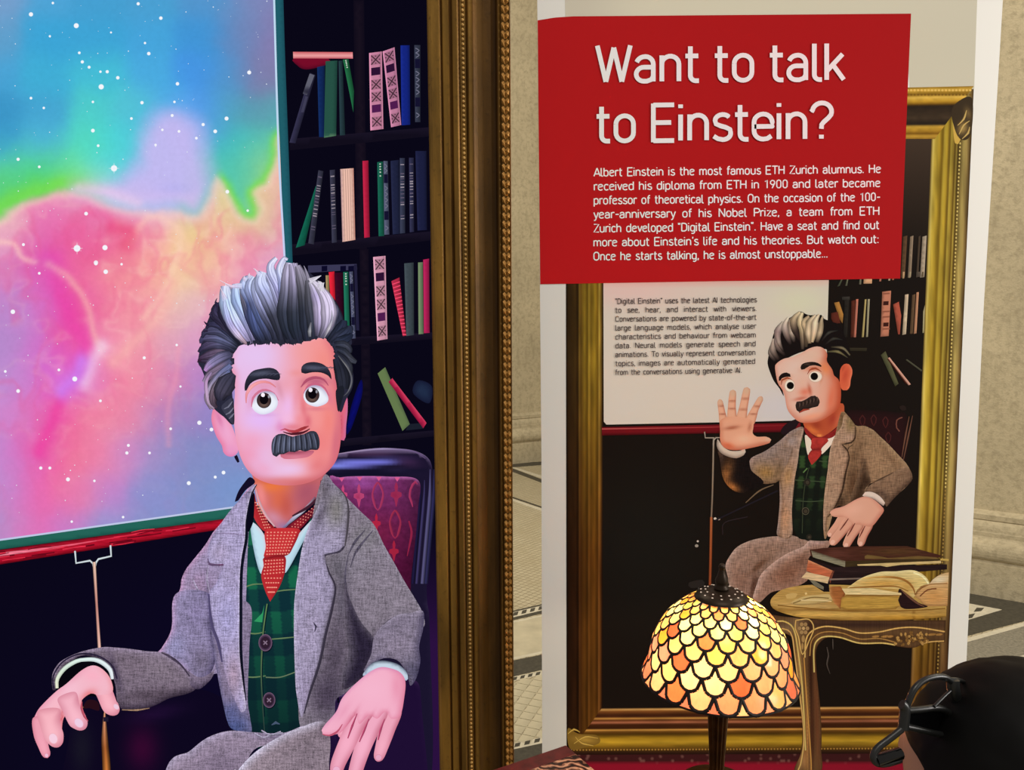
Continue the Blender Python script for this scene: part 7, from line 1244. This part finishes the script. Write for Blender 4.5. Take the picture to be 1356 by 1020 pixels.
lathe('pedestal', [(.02, -.68), (.026, -.6), (.018, -.52), (.03, -.4), (.038, -.3), (.022, -.18), (.02, -.1), (.05, -.03), (.07, -.022)], 24, WOOD, table, None, (0, 0, TZ))
for i in range(3):
    a_ = 2 * PI * i / 3 + .5; bm = bmesh.new(); pts = [(0, .10, .03), (.08, .11, .026), (.16, .06, .022), (.22, .015, .02), (.25, .012, .022)]; rings = []
    for (r, zz, w_) in pts: rings.append([bm.verts.new((r, s1 * w_ / 2, zz + s2 * w_ / 2)) for s1, s2 in ((-1, -1), (1, -1), (1, 1), (-1, 1))])
    for j in range(len(rings) - 1):
        for i_ in range(4): bm.faces.new((rings[j][i_], rings[j][(i_ + 1) % 4], rings[j + 1][(i_ + 1) % 4], rings[j + 1][i_]))
    bm.faces.new(rings[0][::-1]); bm.faces.new(rings[-1]); bmesh.ops.recalc_face_normals(bm, faces=bm.faces); me = bpy.data.meshes.new('leg'); bm.to_mesh(me); bm.free(); o = link_mesh('leg', me, WOOD, table); o.rotation_euler = (0, 0, a_)
# lamp
BRZ = plain('dark_bronze', (44, 32, 20), .42, .6); BRZ2 = plain('brown_bronze', (92, 60, 26), .4, .7, vary=.4, scale=40)
LC = Vector((.318, 1.22, 0)); RIM = .8915; H_ = .129; RR = .1185
lamp = tag(empty('table_lamp', (LC.x, LC.y, TZ)), 'lit stained glass table lamp with amber scale shade in front of the banner', 'lamp')
PFH = [(0, 1.0), (.06, .975), (.16, .92), (.3, .89), (.45, .86), (.6, .79), (.74, .69), (.86, .56), (.94, .45), (1, .33)]
def shade_r(h): return RR * float(np.interp(h, [q[0] for q in PFH], [q[1] for q in PFH]))
# arc-length parametrisation of the shade from rim (s=0) to cap (s=1)
hh = np.linspace(0, 1, 200); rr_ = np.array([shade_r(h) for h in hh]); kern = np.ones(9) / 9; rr_ = np.convolve(np.pad(rr_, 4, mode='edge'), kern, 'valid'); zz_ = hh * H_
sl = np.concatenate([[0], np.cumsum(np.hypot(np.diff(rr_), np.diff(zz_)))]); SL = sl[-1]
def sp_(s):
    s = min(max(s, 0), 1) * SL; return float(np.interp(s, sl, rr_)), float(np.interp(s, sl, zz_))
NR = 9; NC = 18
hts = np.array([1.0 * (.915 ** i) for i in range(NR + 1)]); edges = np.concatenate([[0], np.cumsum(hts)]); edges = edges / edges[-2]     # row boundaries along s
k = NT('amber_glass'); tc = k.n('ShaderNodeTexCoord').outputs['Object']; oi = k.n('ShaderNodeObjectInfo')
nz = k.noise(tc, 1, 4, .6, (70, 70, 25)); col = k.mul(oi.outputs['Color'], k.rng(nz, .25, .75, .78, 1.12)); col = k.mix(k.rng(k.noise(tc, 26, 3), .62, .78, 0, .45), col, L3((214, 110, 60)))
tl = k.n('ShaderNodeBsdfTranslucent'); k.l(col, tl.inputs[0]); gl = k.n('ShaderNodeBsdfGlossy'); gl.inputs['Roughness'].default_value = .25; mx = k.n('ShaderNodeMixShader'); mx.inputs[0].default_value = .05; k.l(tl.outputs[0], mx.inputs[1]); k.l(gl.outputs[0], mx.inputs[2]); k.l(mx.outputs[0], k.out.inputs[0]); GLASS = k.m
dth = 2 * PI / NC; shade = empty('lamp_shade', (0, 0, RIM - TZ), lamp, 'domed shade of overlapping amber glass scales')
def pt_on(th, s, out=0.0):
    r, z = sp_(s); return ((r + out) * math.cos(th), (r + out) * math.sin(th), z)
came = bmesh.new()
def ridge(path, w_=.0013, h_=.0012):
    prev = None
    for (th, s) in path:
        ring = []
        r, z = sp_(s)
        c0 = Vector(pt_on(th, s, .0004))
        out = Vector((math.cos(th), math.sin(th), .35)).normalized()
        ring.append((c0, out))
        if prev is not None:
            p0, o0 = prev; t = (c0 - p0); 
            if t.length > 1e-6:
                sd = t.normalized().cross(out).normalized() * w_
                vs = [came.verts.new(q) for q in (p0 - sd, p0 + sd, p0 + o0 * h_, c0 - sd, c0 + sd, c0 + out * h_)]
                came.faces.new((vs[0], vs[2], vs[5], vs[3])); came.faces.new((vs[2], vs[1], vs[4], vs[5])); came.faces.new((vs[0], vs[3], vs[4], vs[1]))
        prev = (c0, out)
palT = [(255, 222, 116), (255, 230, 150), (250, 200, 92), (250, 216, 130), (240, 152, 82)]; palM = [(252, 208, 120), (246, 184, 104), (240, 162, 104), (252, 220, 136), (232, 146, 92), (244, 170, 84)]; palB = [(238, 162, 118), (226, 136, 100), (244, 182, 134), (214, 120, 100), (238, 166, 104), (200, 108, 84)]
for r_ in range(NR):
    e0, e1, e2 = edges[r_], edges[r_ + 1], (edges[r_ + 2] if r_ + 2 < len(edges) else 1.02)
    # scale: lowest point e0, side corners e1, top cusp e2
    n = 7; bot = []; top = []
    for i in range(n):
        x = -1 + 2 * i / (n - 1); bot.append((x * dth / 2, e1 - (e1 - e0) * math.sqrt(max(0, 1 - x * x))))
    for i in range(1, n - 1):
        x = 1 - 2 * i / (n - 1); xx = abs(x); top.append((x * dth / 2, e2 - (e2 - e1) * math.sqrt(max(0, 1 - (1 - xx) ** 2))))
    pts = bot + top; ctr = (0, (e0 * .35 + e1 * .65))
    V = [pt_on(th, min(max(s, 0), 1.0), 0) for th, s in pts]
    cpt = pt_on(ctr[0], max(0, ctr[1]), .0009); V = V + [tuple(.5 * (a_ + b_) for a_, b_ in zip(v, cpt)) for v in V]; V = V + [cpt]
    m_ = len(pts)
    for i in range(m_, 2 * m_):
        x, y, z = V[i]; q = math.hypot(x, y); s_mid = (pts[i - m_][1] + ctr[1]) / 2; rr2, z2 = sp_(max(0, s_mid)); th = math.atan2(y, x); V[i] = ((rr2 + .0007) * math.cos(th), (rr2 + .0007) * math.sin(th), z2)
    Fs = [(i, (i + 1) % m_, m_ + (i + 1) % m_, m_ + i) for i in range(m_)] + [(m_ + i, m_ + (i + 1) % m_, 2 * m_) for i in range(m_)]
    gm_ = bpy.data.meshes.new('glass_scale'); gm_.from_pydata(V, [], Fs); gm_.update(); gm_.materials.append(GLASS); gm_.polygons.foreach_set('use_smooth', [True] * len(Fs))
    for j in range(NC):
        th0 = j * dth + (dth / 2 if r_ % 2 else 0) + .04
        o = bpy.data.objects.new('glass_scale', gm_); C.objects.link(o); o.parent = shade; o.rotation_euler = (0, 0, th0)
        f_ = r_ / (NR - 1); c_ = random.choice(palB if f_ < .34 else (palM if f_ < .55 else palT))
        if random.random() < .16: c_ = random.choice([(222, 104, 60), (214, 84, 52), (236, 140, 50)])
        a_ = (th0 + PI) % (2 * PI)
        if 6 <= r_ <= 8 and 3.5 * PI / 4 - .05 < a_ < 3.5 * PI / 4 + .0: pass
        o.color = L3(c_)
        if e0 < 1.0: ridge([(th0 + a, min(max(s, 0), 1)) for a, s in bot if s > -.001], .0017 + .001 * (1 - f_), .0012)
fil = None
n = 6; bot = [(dth * .5 * (-1 + 2 * i / (2 * (n - 1))) + 0, edges[1] - edges[1] * math.sqrt(max(0, 1 - (-1 + 2 * i / (2 * (n - 1))) ** 2))) for i in range(n)]
pp_ = [(-dth / 2, edges[1])] ; left = [(-dth / 2 + (dth / 2) * i / (n - 1), edges[1] - edges[1] * math.sqrt(max(0, 1 - (1 - i / (n - 1)) ** 2))) for i in range(n)]
right = [(-th - dth, s) for th, s in left]
pts = right[::-1][:-1] + left; V = [pt_on(th + dth / 2, s) for th, s in pts]; V = V + [pt_on(0, -.0, 0)]
gm_ = bpy.data.meshes.new('rim_glass'); gm_.from_pydata(V, [], [(i, i + 1, len(V) - 1) for i in range(len(pts) - 1)]); gm_.update(); gm_.materials.append(GLASS)
for j in range(NC):
    o = bpy.data.objects.new('rim_glass', gm_); C.objects.link(o); o.parent = shade; o.rotation_euler = (0, 0, j * dth + .04 + dth / 2); o.color = L3(random.choice(palB))
bm = came; lp = []
for i in range(64):
    a = 2 * PI * i / 64; b = 2 * PI * (i + 1) / 64
    for (s0, w_) in ((0, .0016),):
        q = [pt_on(a, s0, w_ * x) for x in (-.4, 1)] + [pt_on(b, s0, w_ * x) for x in (-.4, 1)]
        v = [bm.verts.new((p[0], p[1], p[2] + dz)) for dz in (-.0012, .0012) for p in q]
        bm.faces.new((v[0], v[1], v[3], v[2])); bm.faces.new((v[4], v[6], v[7], v[5])); bm.faces.new((v[1], v[5], v[7], v[3])); bm.faces.new((v[0], v[2], v[6], v[4]))
bmesh.ops.recalc_face_normals(bm, faces=bm.faces); me = bpy.data.meshes.new('lead_came'); bm.to_mesh(me); bm.free()
LEAD = plain('dark_lead', (26, 20, 18), .6, .3); o = link_mesh('lead_came', me, LEAD, shade, 'dark lead lines between the scales'); o['kind'] = 'stuff'
zc = RIM - TZ + H_
lathe('cap', [(.0402, -.004), (.0405, .0), (.036, .005), (.028, .0095), (.018, .012), (.008, .013), (0, .0132)], 40, BRZ, lamp, 'domed bronze cap', (0, 0, zc))
bm = bmesh.new()
for ring, nn_, rad in ((.031, 14, .0017), (.0235, 12, .0016)):
    for i in range(nn_):
        a = 2 * PI * (i + (.5 if ring < .03 else 0)) / nn_; zt = .0082 if ring > .03 else .0108
        bmesh.ops.create_icosphere(bm, subdivisions=1, radius=rad, matrix=Matrix.Translation((ring * math.cos(a), ring * math.sin(a), zt)) @ Matrix.Diagonal((1, 1, .5, 1)))
me = bpy.data.meshes.new('cap_piercing'); bm.to_mesh(me); bm.free(); k = NT('lit_piercing'); e_ = k.n('ShaderNodeEmission'); e_.inputs[0].default_value = L3((255, 226, 200)); e_.inputs[1].default_value = .7; k.l(e_.outputs[0], k.out.inputs[0]); o = link_mesh('cap_piercing', me, k.m, lamp, 'pierced holes glowing in the cap', (0, 0, zc)); o['kind'] = 'stuff'
lathe('finial', [(.011, .012), (.012, .016), (.0085, .019), (.0095, .023), (.010, .027), (.0065, .036), (.0045, .043), (.0045, .046), (.0055, .048), (.004, .052), (0, .054)], 20, BRZ, lamp, None, (0, 0, zc))
lathe('stem', [(.03, 0), (.014, .012), (.0115, .03), (.012, .05), (.0165, .13), (.021, .16), (.012, .175), (.006, .19), (.005, .315)], 72, BRZ2, lamp, 'fluted bronze stem', (0, 0, .012), flute=.28, nfl=12)
lathe('base', [(.062, 0), (.064, .006), (.058, .012), (.04, .018), (.03, .024), (0, .026)], 40, BRZ2, lamp)
k = NT('bulb'); e_ = k.n('ShaderNodeEmission'); e_.inputs[0].default_value = (1, .82, .5, 1); e_.inputs[1].default_value = 6; k.l(e_.outputs[0], k.out.inputs[0])
me = bpy.data.meshes.new('bulb'); bm = bmesh.new(); bmesh.ops.create_uvsphere(bm, u_segments=16, v_segments=10, radius=.018); bm.to_mesh(me); bm.free(); link_mesh('bulb', me, k.m, lamp, None, (0, 0, RIM - TZ + .035), True)
for dz, pw in ((.095, .9), (.02, .8)):
    pl = bpy.data.lights.new('bulb_light', 'POINT'); pl.energy = pw * 1.3; pl.color = (1, .79, .5); pl.shadow_soft_size = .012; po = bpy.data.objects.new('bulb_light', pl); C.objects.link(po); po.parent = lamp; po.location = (.022 * (1 if dz > .05 else -1), 0, RIM - TZ + dz)
# book in the foreground
p0 = P2(750, 988.5, .755); p1 = P2(655, 1021, .755); p2 = P2(838, 1021, .755)
e1 = (p1 - p0).normalized(); e2 = Vector((e1.y, -e1.x, 0)); e2 = e2 if e2.dot(p2 - p0) > 0 else -e2
book = tag(empty('closed_book', (p0.x, p0.y, TZ)), 'closed book with marbled cover and red leather edge on the side table', 'book')
def bslab(name, a0_, a1_, b0_, b1_, z0, z1, mat, lab=None):
    pts = [p0 + e1 * a + e2 * b - Vector((p0.x, p0.y, p0.z)) for a, b in ((a0_, b0_), (a1_, b0_), (a1_, b1_), (a0_, b1_))]
    return slab(name, [(q.x, q.y) for q in pts], z0, z1, mat, book, lab)
k = NT('marbled_cover'); tc = k.n('ShaderNodeTexCoord').outputs['Object']; nz = k.noise(tc, 1, 5, .6, (70, 70, 70)); wv = k.n('ShaderNodeTexWave', wave_type='RINGS'); wv.inputs['Scale'].default_value = 26; wv.inputs['Distortion'].default_value = 14; wv.inputs['Detail'].default_value = 3; k.l(tc, wv.inputs[0])
cr_ = k.n('ShaderNodeValToRGB'); k.l(wv.outputs['Fac'], cr_.inputs[0]); el = cr_.color_ramp.elements; el[0].position = .1; el[0].color = L3((34, 20, 18)); el[1].position = .9; el[1].color = L3((214, 160, 130))
for pos, c_ in ((.35, (90, 50, 40)), (.55, (176, 116, 90)), (.7, (52, 34, 32))): q = el.new(pos); q.color = L3(c_)
k.bsdf(Base_Color=cr_.outputs[0], Roughness=.35); MARB = k.m
LEATH = plain('red_leather', (110, 38, 38), .4, vary=.3, scale=60); PAGES = plain('page_block', (206, 190, 160), .8, vary=.15, scale=200)
bslab('page_block', .006, .17, .01, .125, .006, .049, PAGES); bslab('cover_board', 0, .178, 0, .13, 0, .006, LEATH); bslab('cover_board', 0, .178, .026, .13, .049, .055, MARB, 'marbled paper on the cover')
bslab('leather_edge', 0, .178, -.002, .026, .0062, .0555, LEATH, 'red leather spine strip')

# ================================================================== THE SEATED VIEWER (dark head in the lower right corner)
HC = at_depth(1346, 1040, .72); g = Vector((-.5, .866, 0)).normalized(); sd = Vector((g.y, -g.x, 0))     # facing, and its right-hand side
rad = .72 / F * 156
person = tag(empty('person', (HC.x, HC.y, 0)), 'black haired person seen from behind in the lower right corner', 'person')
def skin_body():
    gb_ = Vector((.3, .954, 0)); sb = Vector((gb_.y, -gb_.x, 0)); ox = lambda f, s, z: (gb_ * f + sb * s) + Vector((0, 0, z))
    J = {'pel': ox(-.03, 0, .50), 'sp1': ox(-.04, 0, .64), 'chest': ox(-.03, 0, .80), 'nk': ox(-.01, 0, .92), 'hd': ox(.0, 0, HC.z - .03)}
    V = [J['pel'], J['sp1'], J['chest'], J['nk'], J['hd']]; E = [(0, 1), (1, 2), (2, 3), (3, 4)]; Rr = [.125, .115, .125, .05, .06]
    def chain(st, pts, rs):
        last = st
        for p_, r_ in zip(pts, rs): V.append(p_); Rr.append(r_); E.append((last, len(V) - 1)); last = len(V) - 1
        return last
    for s_ in (-1, 1):
        chain(2, [ox(-.02, s_ * .17, .84), ox(.04, s_ * .2, .62), ox(.22, s_ * .15, .585), ox(.30, s_ * .12, .585)], [.055, .042, .033, .026])
        hnd = len(V) - 1
        for f_ in range(4): chain(hnd, [ox(.33 + .005 * f_, s_ * (.095 + .018 * f_), .59), ox(.365 + .006 * (1.5 - abs(f_ - 1.5)), s_ * (.092 + .020 * f_), .58), ox(.385, s_ * (.092 + .02 * f_), .562)], [.0095, .0085, .007])
        chain(hnd, [ox(.32, s_ * .075, .592), ox(.345, s_ * .058, .585)], [.010, .008])
        chain(0, [ox(.05, s_ * .1, .49), ox(.36, s_ * .13, .485), ox(.38, s_ * .13, .26), ox(.37, s_ * .13, .08), ox(.47, s_ * .14, .035)], [.085, .06, .05, .036, .032])
    me = bpy.data.meshes.new('body'); me.from_pydata([tuple(v) for v in V], E, []); o = bpy.data.objects.new('body_source', me); C.objects.link(o)
    m = o.modifiers.new('s', 'SKIN'); 
    for i, r_ in enumerate(Rr): me.skin_vertices[0].data[i].radius = (r_, r_)
    me.skin_vertices[0].data[0].use_root = True
    s2 = o.modifiers.new('d', 'SUBSURF'); s2.levels = 2; s2.render_levels = 2
    bpy.context.view_layer.update(); out = bpy.data.meshes.new_from_object(o.evaluated_get(bpy.context.evaluated_depsgraph_get())); bpy.data.objects.remove(o); return out
def head_mesh():
    bm = bmesh.new(); bmesh.ops.create_uvsphere(bm, u_segments=48, v_segments=32, radius=1)
    for v in bm.verts:
        f, s, z = v.co.x, v.co.y, v.co.z; x, y, w_ = f * .098, s * .074, z * .104
        if z < -.1: k_ = (-.1 - z); y *= 1 - .38 * k_; x = x * (1 - .25 * k_) + (.014 * k_ if f > 0 else .03 * k_)
        def bump_(cf, cs, cz, rf, h): 
            d2 = ((s - cs) / rf[0]) ** 2 + ((z - cz) / rf[1]) ** 2; return h * math.exp(-d2) if f > .2 else 0
        x += bump_(0, 0, -.12, (.13, .2), .017) + bump_(0, 0, -.26, (.16, .09), .010) + bump_(0, 0, -.52, (.3, .05), .006) + bump_(0, 0, -.62, (.26, .05), .006) + bump_(0, 0, .14, (.55, .07), .004) - bump_(0, .38, 0, (.16, .1), .006) - bump_(0, -.38, 0, (.16, .1), .006)
        for sg in (-1, 1):
            d2 = ((f + .08) / .16) ** 2 + ((z + .05) / .24) ** 2
            if s * sg > .5: y += sg * .013 * math.exp(-d2 ** 2)
        p_ = g * x + sd * y; v.co = Vector((p_.x, p_.y, w_ + HC.z))
    me = bpy.data.meshes.new('h'); bm.to_mesh(me); bm.free(); return me
b1 = skin_body(); h1 = head_mesh(); bm = bmesh.new(); bm.from_mesh(b1); bm.from_mesh(h1); me = bpy.data.meshes.new('body'); bm.to_mesh(me); bm.free()
o = bpy.data.objects.new('body_join', me); C.objects.link(o); rm = o.modifiers.new('r', 'REMESH'); rm.mode = 'VOXEL'; rm.voxel_size = .0045; sm_ = o.modifiers.new('s', 'SMOOTH'); sm_.iterations = 3; sm_.factor = .5
bpy.context.view_layer.update(); me = bpy.data.meshes.new_from_object(o.evaluated_get(bpy.context.evaluated_depsgraph_get())); bpy.data.objects.remove(o)
SKINM = plain('skin', (196, 146, 122), .5, vary=.06, scale=8); JUMPER = plain('dark_jumper', (34, 34, 40), .85, vary=.3, scale=80); TROUS = plain('dark_trousers', (30, 32, 44), .85, vary=.2, scale=80); HAIRM = plain('black_hair', (9, 8, 8), .55, spec=.12)
bod = link_mesh('body', me, SKINM, person, None, None, True)
# clothes: copies of the body surface pushed out a little, cut at neck, cuffs, waist and ankles
def cloth(name, cond, push, mat):
    bm = bmesh.new(); bm.from_mesh(bod.data); bm.normal_update()
    kill = [f for f in bm.faces if not cond(f.calc_center_median())]; bmesh.ops.delete(bm, geom=kill, context='FACES')
    for v in bm.verts: v.co += v.normal * push
    m2 = bpy.data.meshes.new(name); bm.to_mesh(m2); bm.free(); m2.materials.clear(); o = link_mesh(name, m2, mat, person, None, None, True); return o
gb_ = Vector((.3, .954, 0)); sb = Vector((gb_.y, -gb_.x, 0)); fz = lambda c_: c_.dot(gb_)
cloth('jumper', lambda c_: (.545 < c_.z < .93 and fz(c_) < .3) and not (c_.z < .56 and fz(c_) > .12) or (.47 < c_.z < .55 and fz(c_) < .06), .007, JUMPER)
cloth('trousers', lambda c_: (.075 < c_.z < .6 and not (c_.z > .555 and fz(c_) > .1)) and not (c_.z > .53 and fz(c_) < .0), .005, TROUS)
# hair shell
bm = bmesh.new(); bmesh.ops.create_icosphere(bm, subdivisions=5, radius=1)
for v in bm.verts:
    n_ = v.co.copy(); nz_ = float(fbm(np.array([n_.x * 6 + 9.]), np.array([n_.y * 6 + n_.z * 5 + 9.]), 3, 5)[0]) - .47
    f_, s_, z_ = n_.x, n_.y, n_.z; k_ = 1 + .05 * nz_
    p_ = g * (f_ * .101 * k_ - .006) + sd * (s_ * .097 * k_); v.co = Vector((p_.x, p_.y, z_ * .104 * k_ + HC.z + .006))
    if f_ > .35 and z_ < .25: v.co -= g * .03 * min(1, (f_ - .35) * 3)
    if z_ < -.2: q = (-.2 - z_); v.co.x -= (v.co.x) * q * .25; v.co.y -= v.co.y * q * .25
me = bpy.data.meshes.new('hair'); bm.to_mesh(me); bm.free(); link_mesh('hair', me, HAIRM, person, 'short black hair', None, True)
for s_ in (-1, 1):
    mm = bmesh.new(); pts = [(.34, .035, .036), (.42, .038, .03), (.50, .03, .024), (.53, .02, .014)]; rings = []
    for f_, hz, w_ in pts:
        rings.append([mm.verts.new(gb_ * f_ + sb * (s_ * .135 + w_ * math.cos(a)) + Vector((0, 0, max(.002, hz + hz * .9 * math.sin(a))))) for a in np.linspace(0, 2 * PI, 10, endpoint=False)])
    for j in range(3):
        for i in range(10): mm.faces.new((rings[j][i], rings[j][(i + 1) % 10], rings[j + 1][(i + 1) % 10], rings[j + 1][i]))
    mm.faces.new(rings[0]); mm.faces.new(rings[-1]); bmesh.ops.recalc_face_normals(mm, faces=mm.faces); me = bpy.data.meshes.new('shoe'); mm.to_mesh(me); mm.free(); link_mesh('shoe', me, plain('black_leather', (20, 18, 18), .4), person, None, None, True)
# stool the viewer sits on (below the frame edge)
stool = tag(empty('stool', (HC.x - .006, HC.y - .02, 0)), 'round dark stool under the seated black haired person', 'stool')
lathe('seat', [(0, .36), (.15, .36), (.165, .37), (.165, .39), (.15, .402), (0, .404)], 32, WOOD, stool)
for i in range(4):
    a_ = PI / 4 + i * PI / 2; lathe('leg', [(.012, 0), (.016, .2), (.017, .362)], 12, WOOD, stool, None, (.115 * math.cos(a_), .115 * math.sin(a_), 0))
# eyewear: black frame with a curved overhead band
GLB = plain('black_plastic', (26, 27, 27), .35); GLD = plain('smoked_lens', (10, 10, 12), .1)
gc = at_depth(1200, 950, .68); wear = tag(empty('headset', gc), 'black plastic headset visor with curved band beside the dark head', 'headset')
def tube(name, pts, rad_, mat, lab=None, seg=8):
    P = [at_depth(u, v, zc_) - gc for (u, v, zc_) in pts]; cu = bpy.data.curves.new(name, 'CURVE'); cu.dimensions = '3D'; s = cu.splines.new('NURBS'); s.points.add(len(P) - 1); s.use_endpoint_u = True; s.order_u = 3
    for q, p_ in zip(s.points, P): q.co = (p_.x, p_.y, p_.z, 1)
    cu.bevel_depth = rad_; cu.bevel_resolution = 3; cu.resolution_u = 6; cu.use_fill_caps = True; o = bpy.data.objects.new(name + '_c', cu); C.objects.link(o); bpy.context.view_layer.update()
    me = bpy.data.meshes.new_from_object(o.evaluated_get(bpy.context.evaluated_depsgraph_get())); bpy.data.objects.remove(o); me.materials.clear(); return link_mesh(name, me, mat, wear, lab, None, True)
tube('band', [(1200, 940, .68), (1206, 918, .68), (1220, 902, .685), (1238, 896, .69), (1254, 897, .695), (1262, 906, .70), (1266, 924, .705)], .0026, GLB, 'curved dark grey band')
tube('band_clip', [(1250, 900, .693), (1262, 900, .70), (1272, 901, .71), (1282, 906, .72)], .0018, GLB); tube('strut', [(1237, 936, .685), (1248, 924, .69), (1262, 912, .70)], .0014, GLB); tube('strut', [(1262, 900, .70), (1261, 916, .70), (1268, 930, .705)], .0052, GLB)
tube('rim', [(1203, 941, .68), (1220, 940, .683), (1238, 937, .688), (1254, 940, .695), (1262, 950, .70)], .0028, GLB); tube('rim', [(1196, 962, .678), (1215, 966, .683), (1240, 972, .69), (1262, 976, .70)], .0026, GLB)
tube('hinge', [(1194, 933, .677), (1199, 936, .677), (1198, 950, .677), (1196, 966, .677)], .0042, GLB, 'dark grey hinge block'); tube('nose_loop', [(1194, 966, .676), (1178, 979, .674), (1162, 990, .672), (1155, 1002, .67), (1160, 1012, .67), (1176, 1012, .672), (1192, 1006, .676)], .0028, GLB, 'loop reaching forward under the visor'); tube('nose_loop', [(1160, 1008, .671), (1175, 1003, .673), (1192, 998, .677)], .005, GLD)
V = [at_depth(u, v, z_) - gc for (u, v, z_) in ((1202, 941, .684), (1254, 940, .70), (1266, 975, .705), (1198, 968, .682))]; V2 = [v + Vector((.0, .004, 0)) for v in V]
me = bpy.data.meshes.new('lens'); me.from_pydata([tuple(v) for v in V + V2], [], [(0, 1, 2, 3), (7, 6, 5, 4), (0, 4, 5, 1), (1, 5, 6, 2), (2, 6, 7, 3), (3, 7, 4, 0)]); me.update(); link_mesh('lens', me, GLD, wear, 'smoked lens')
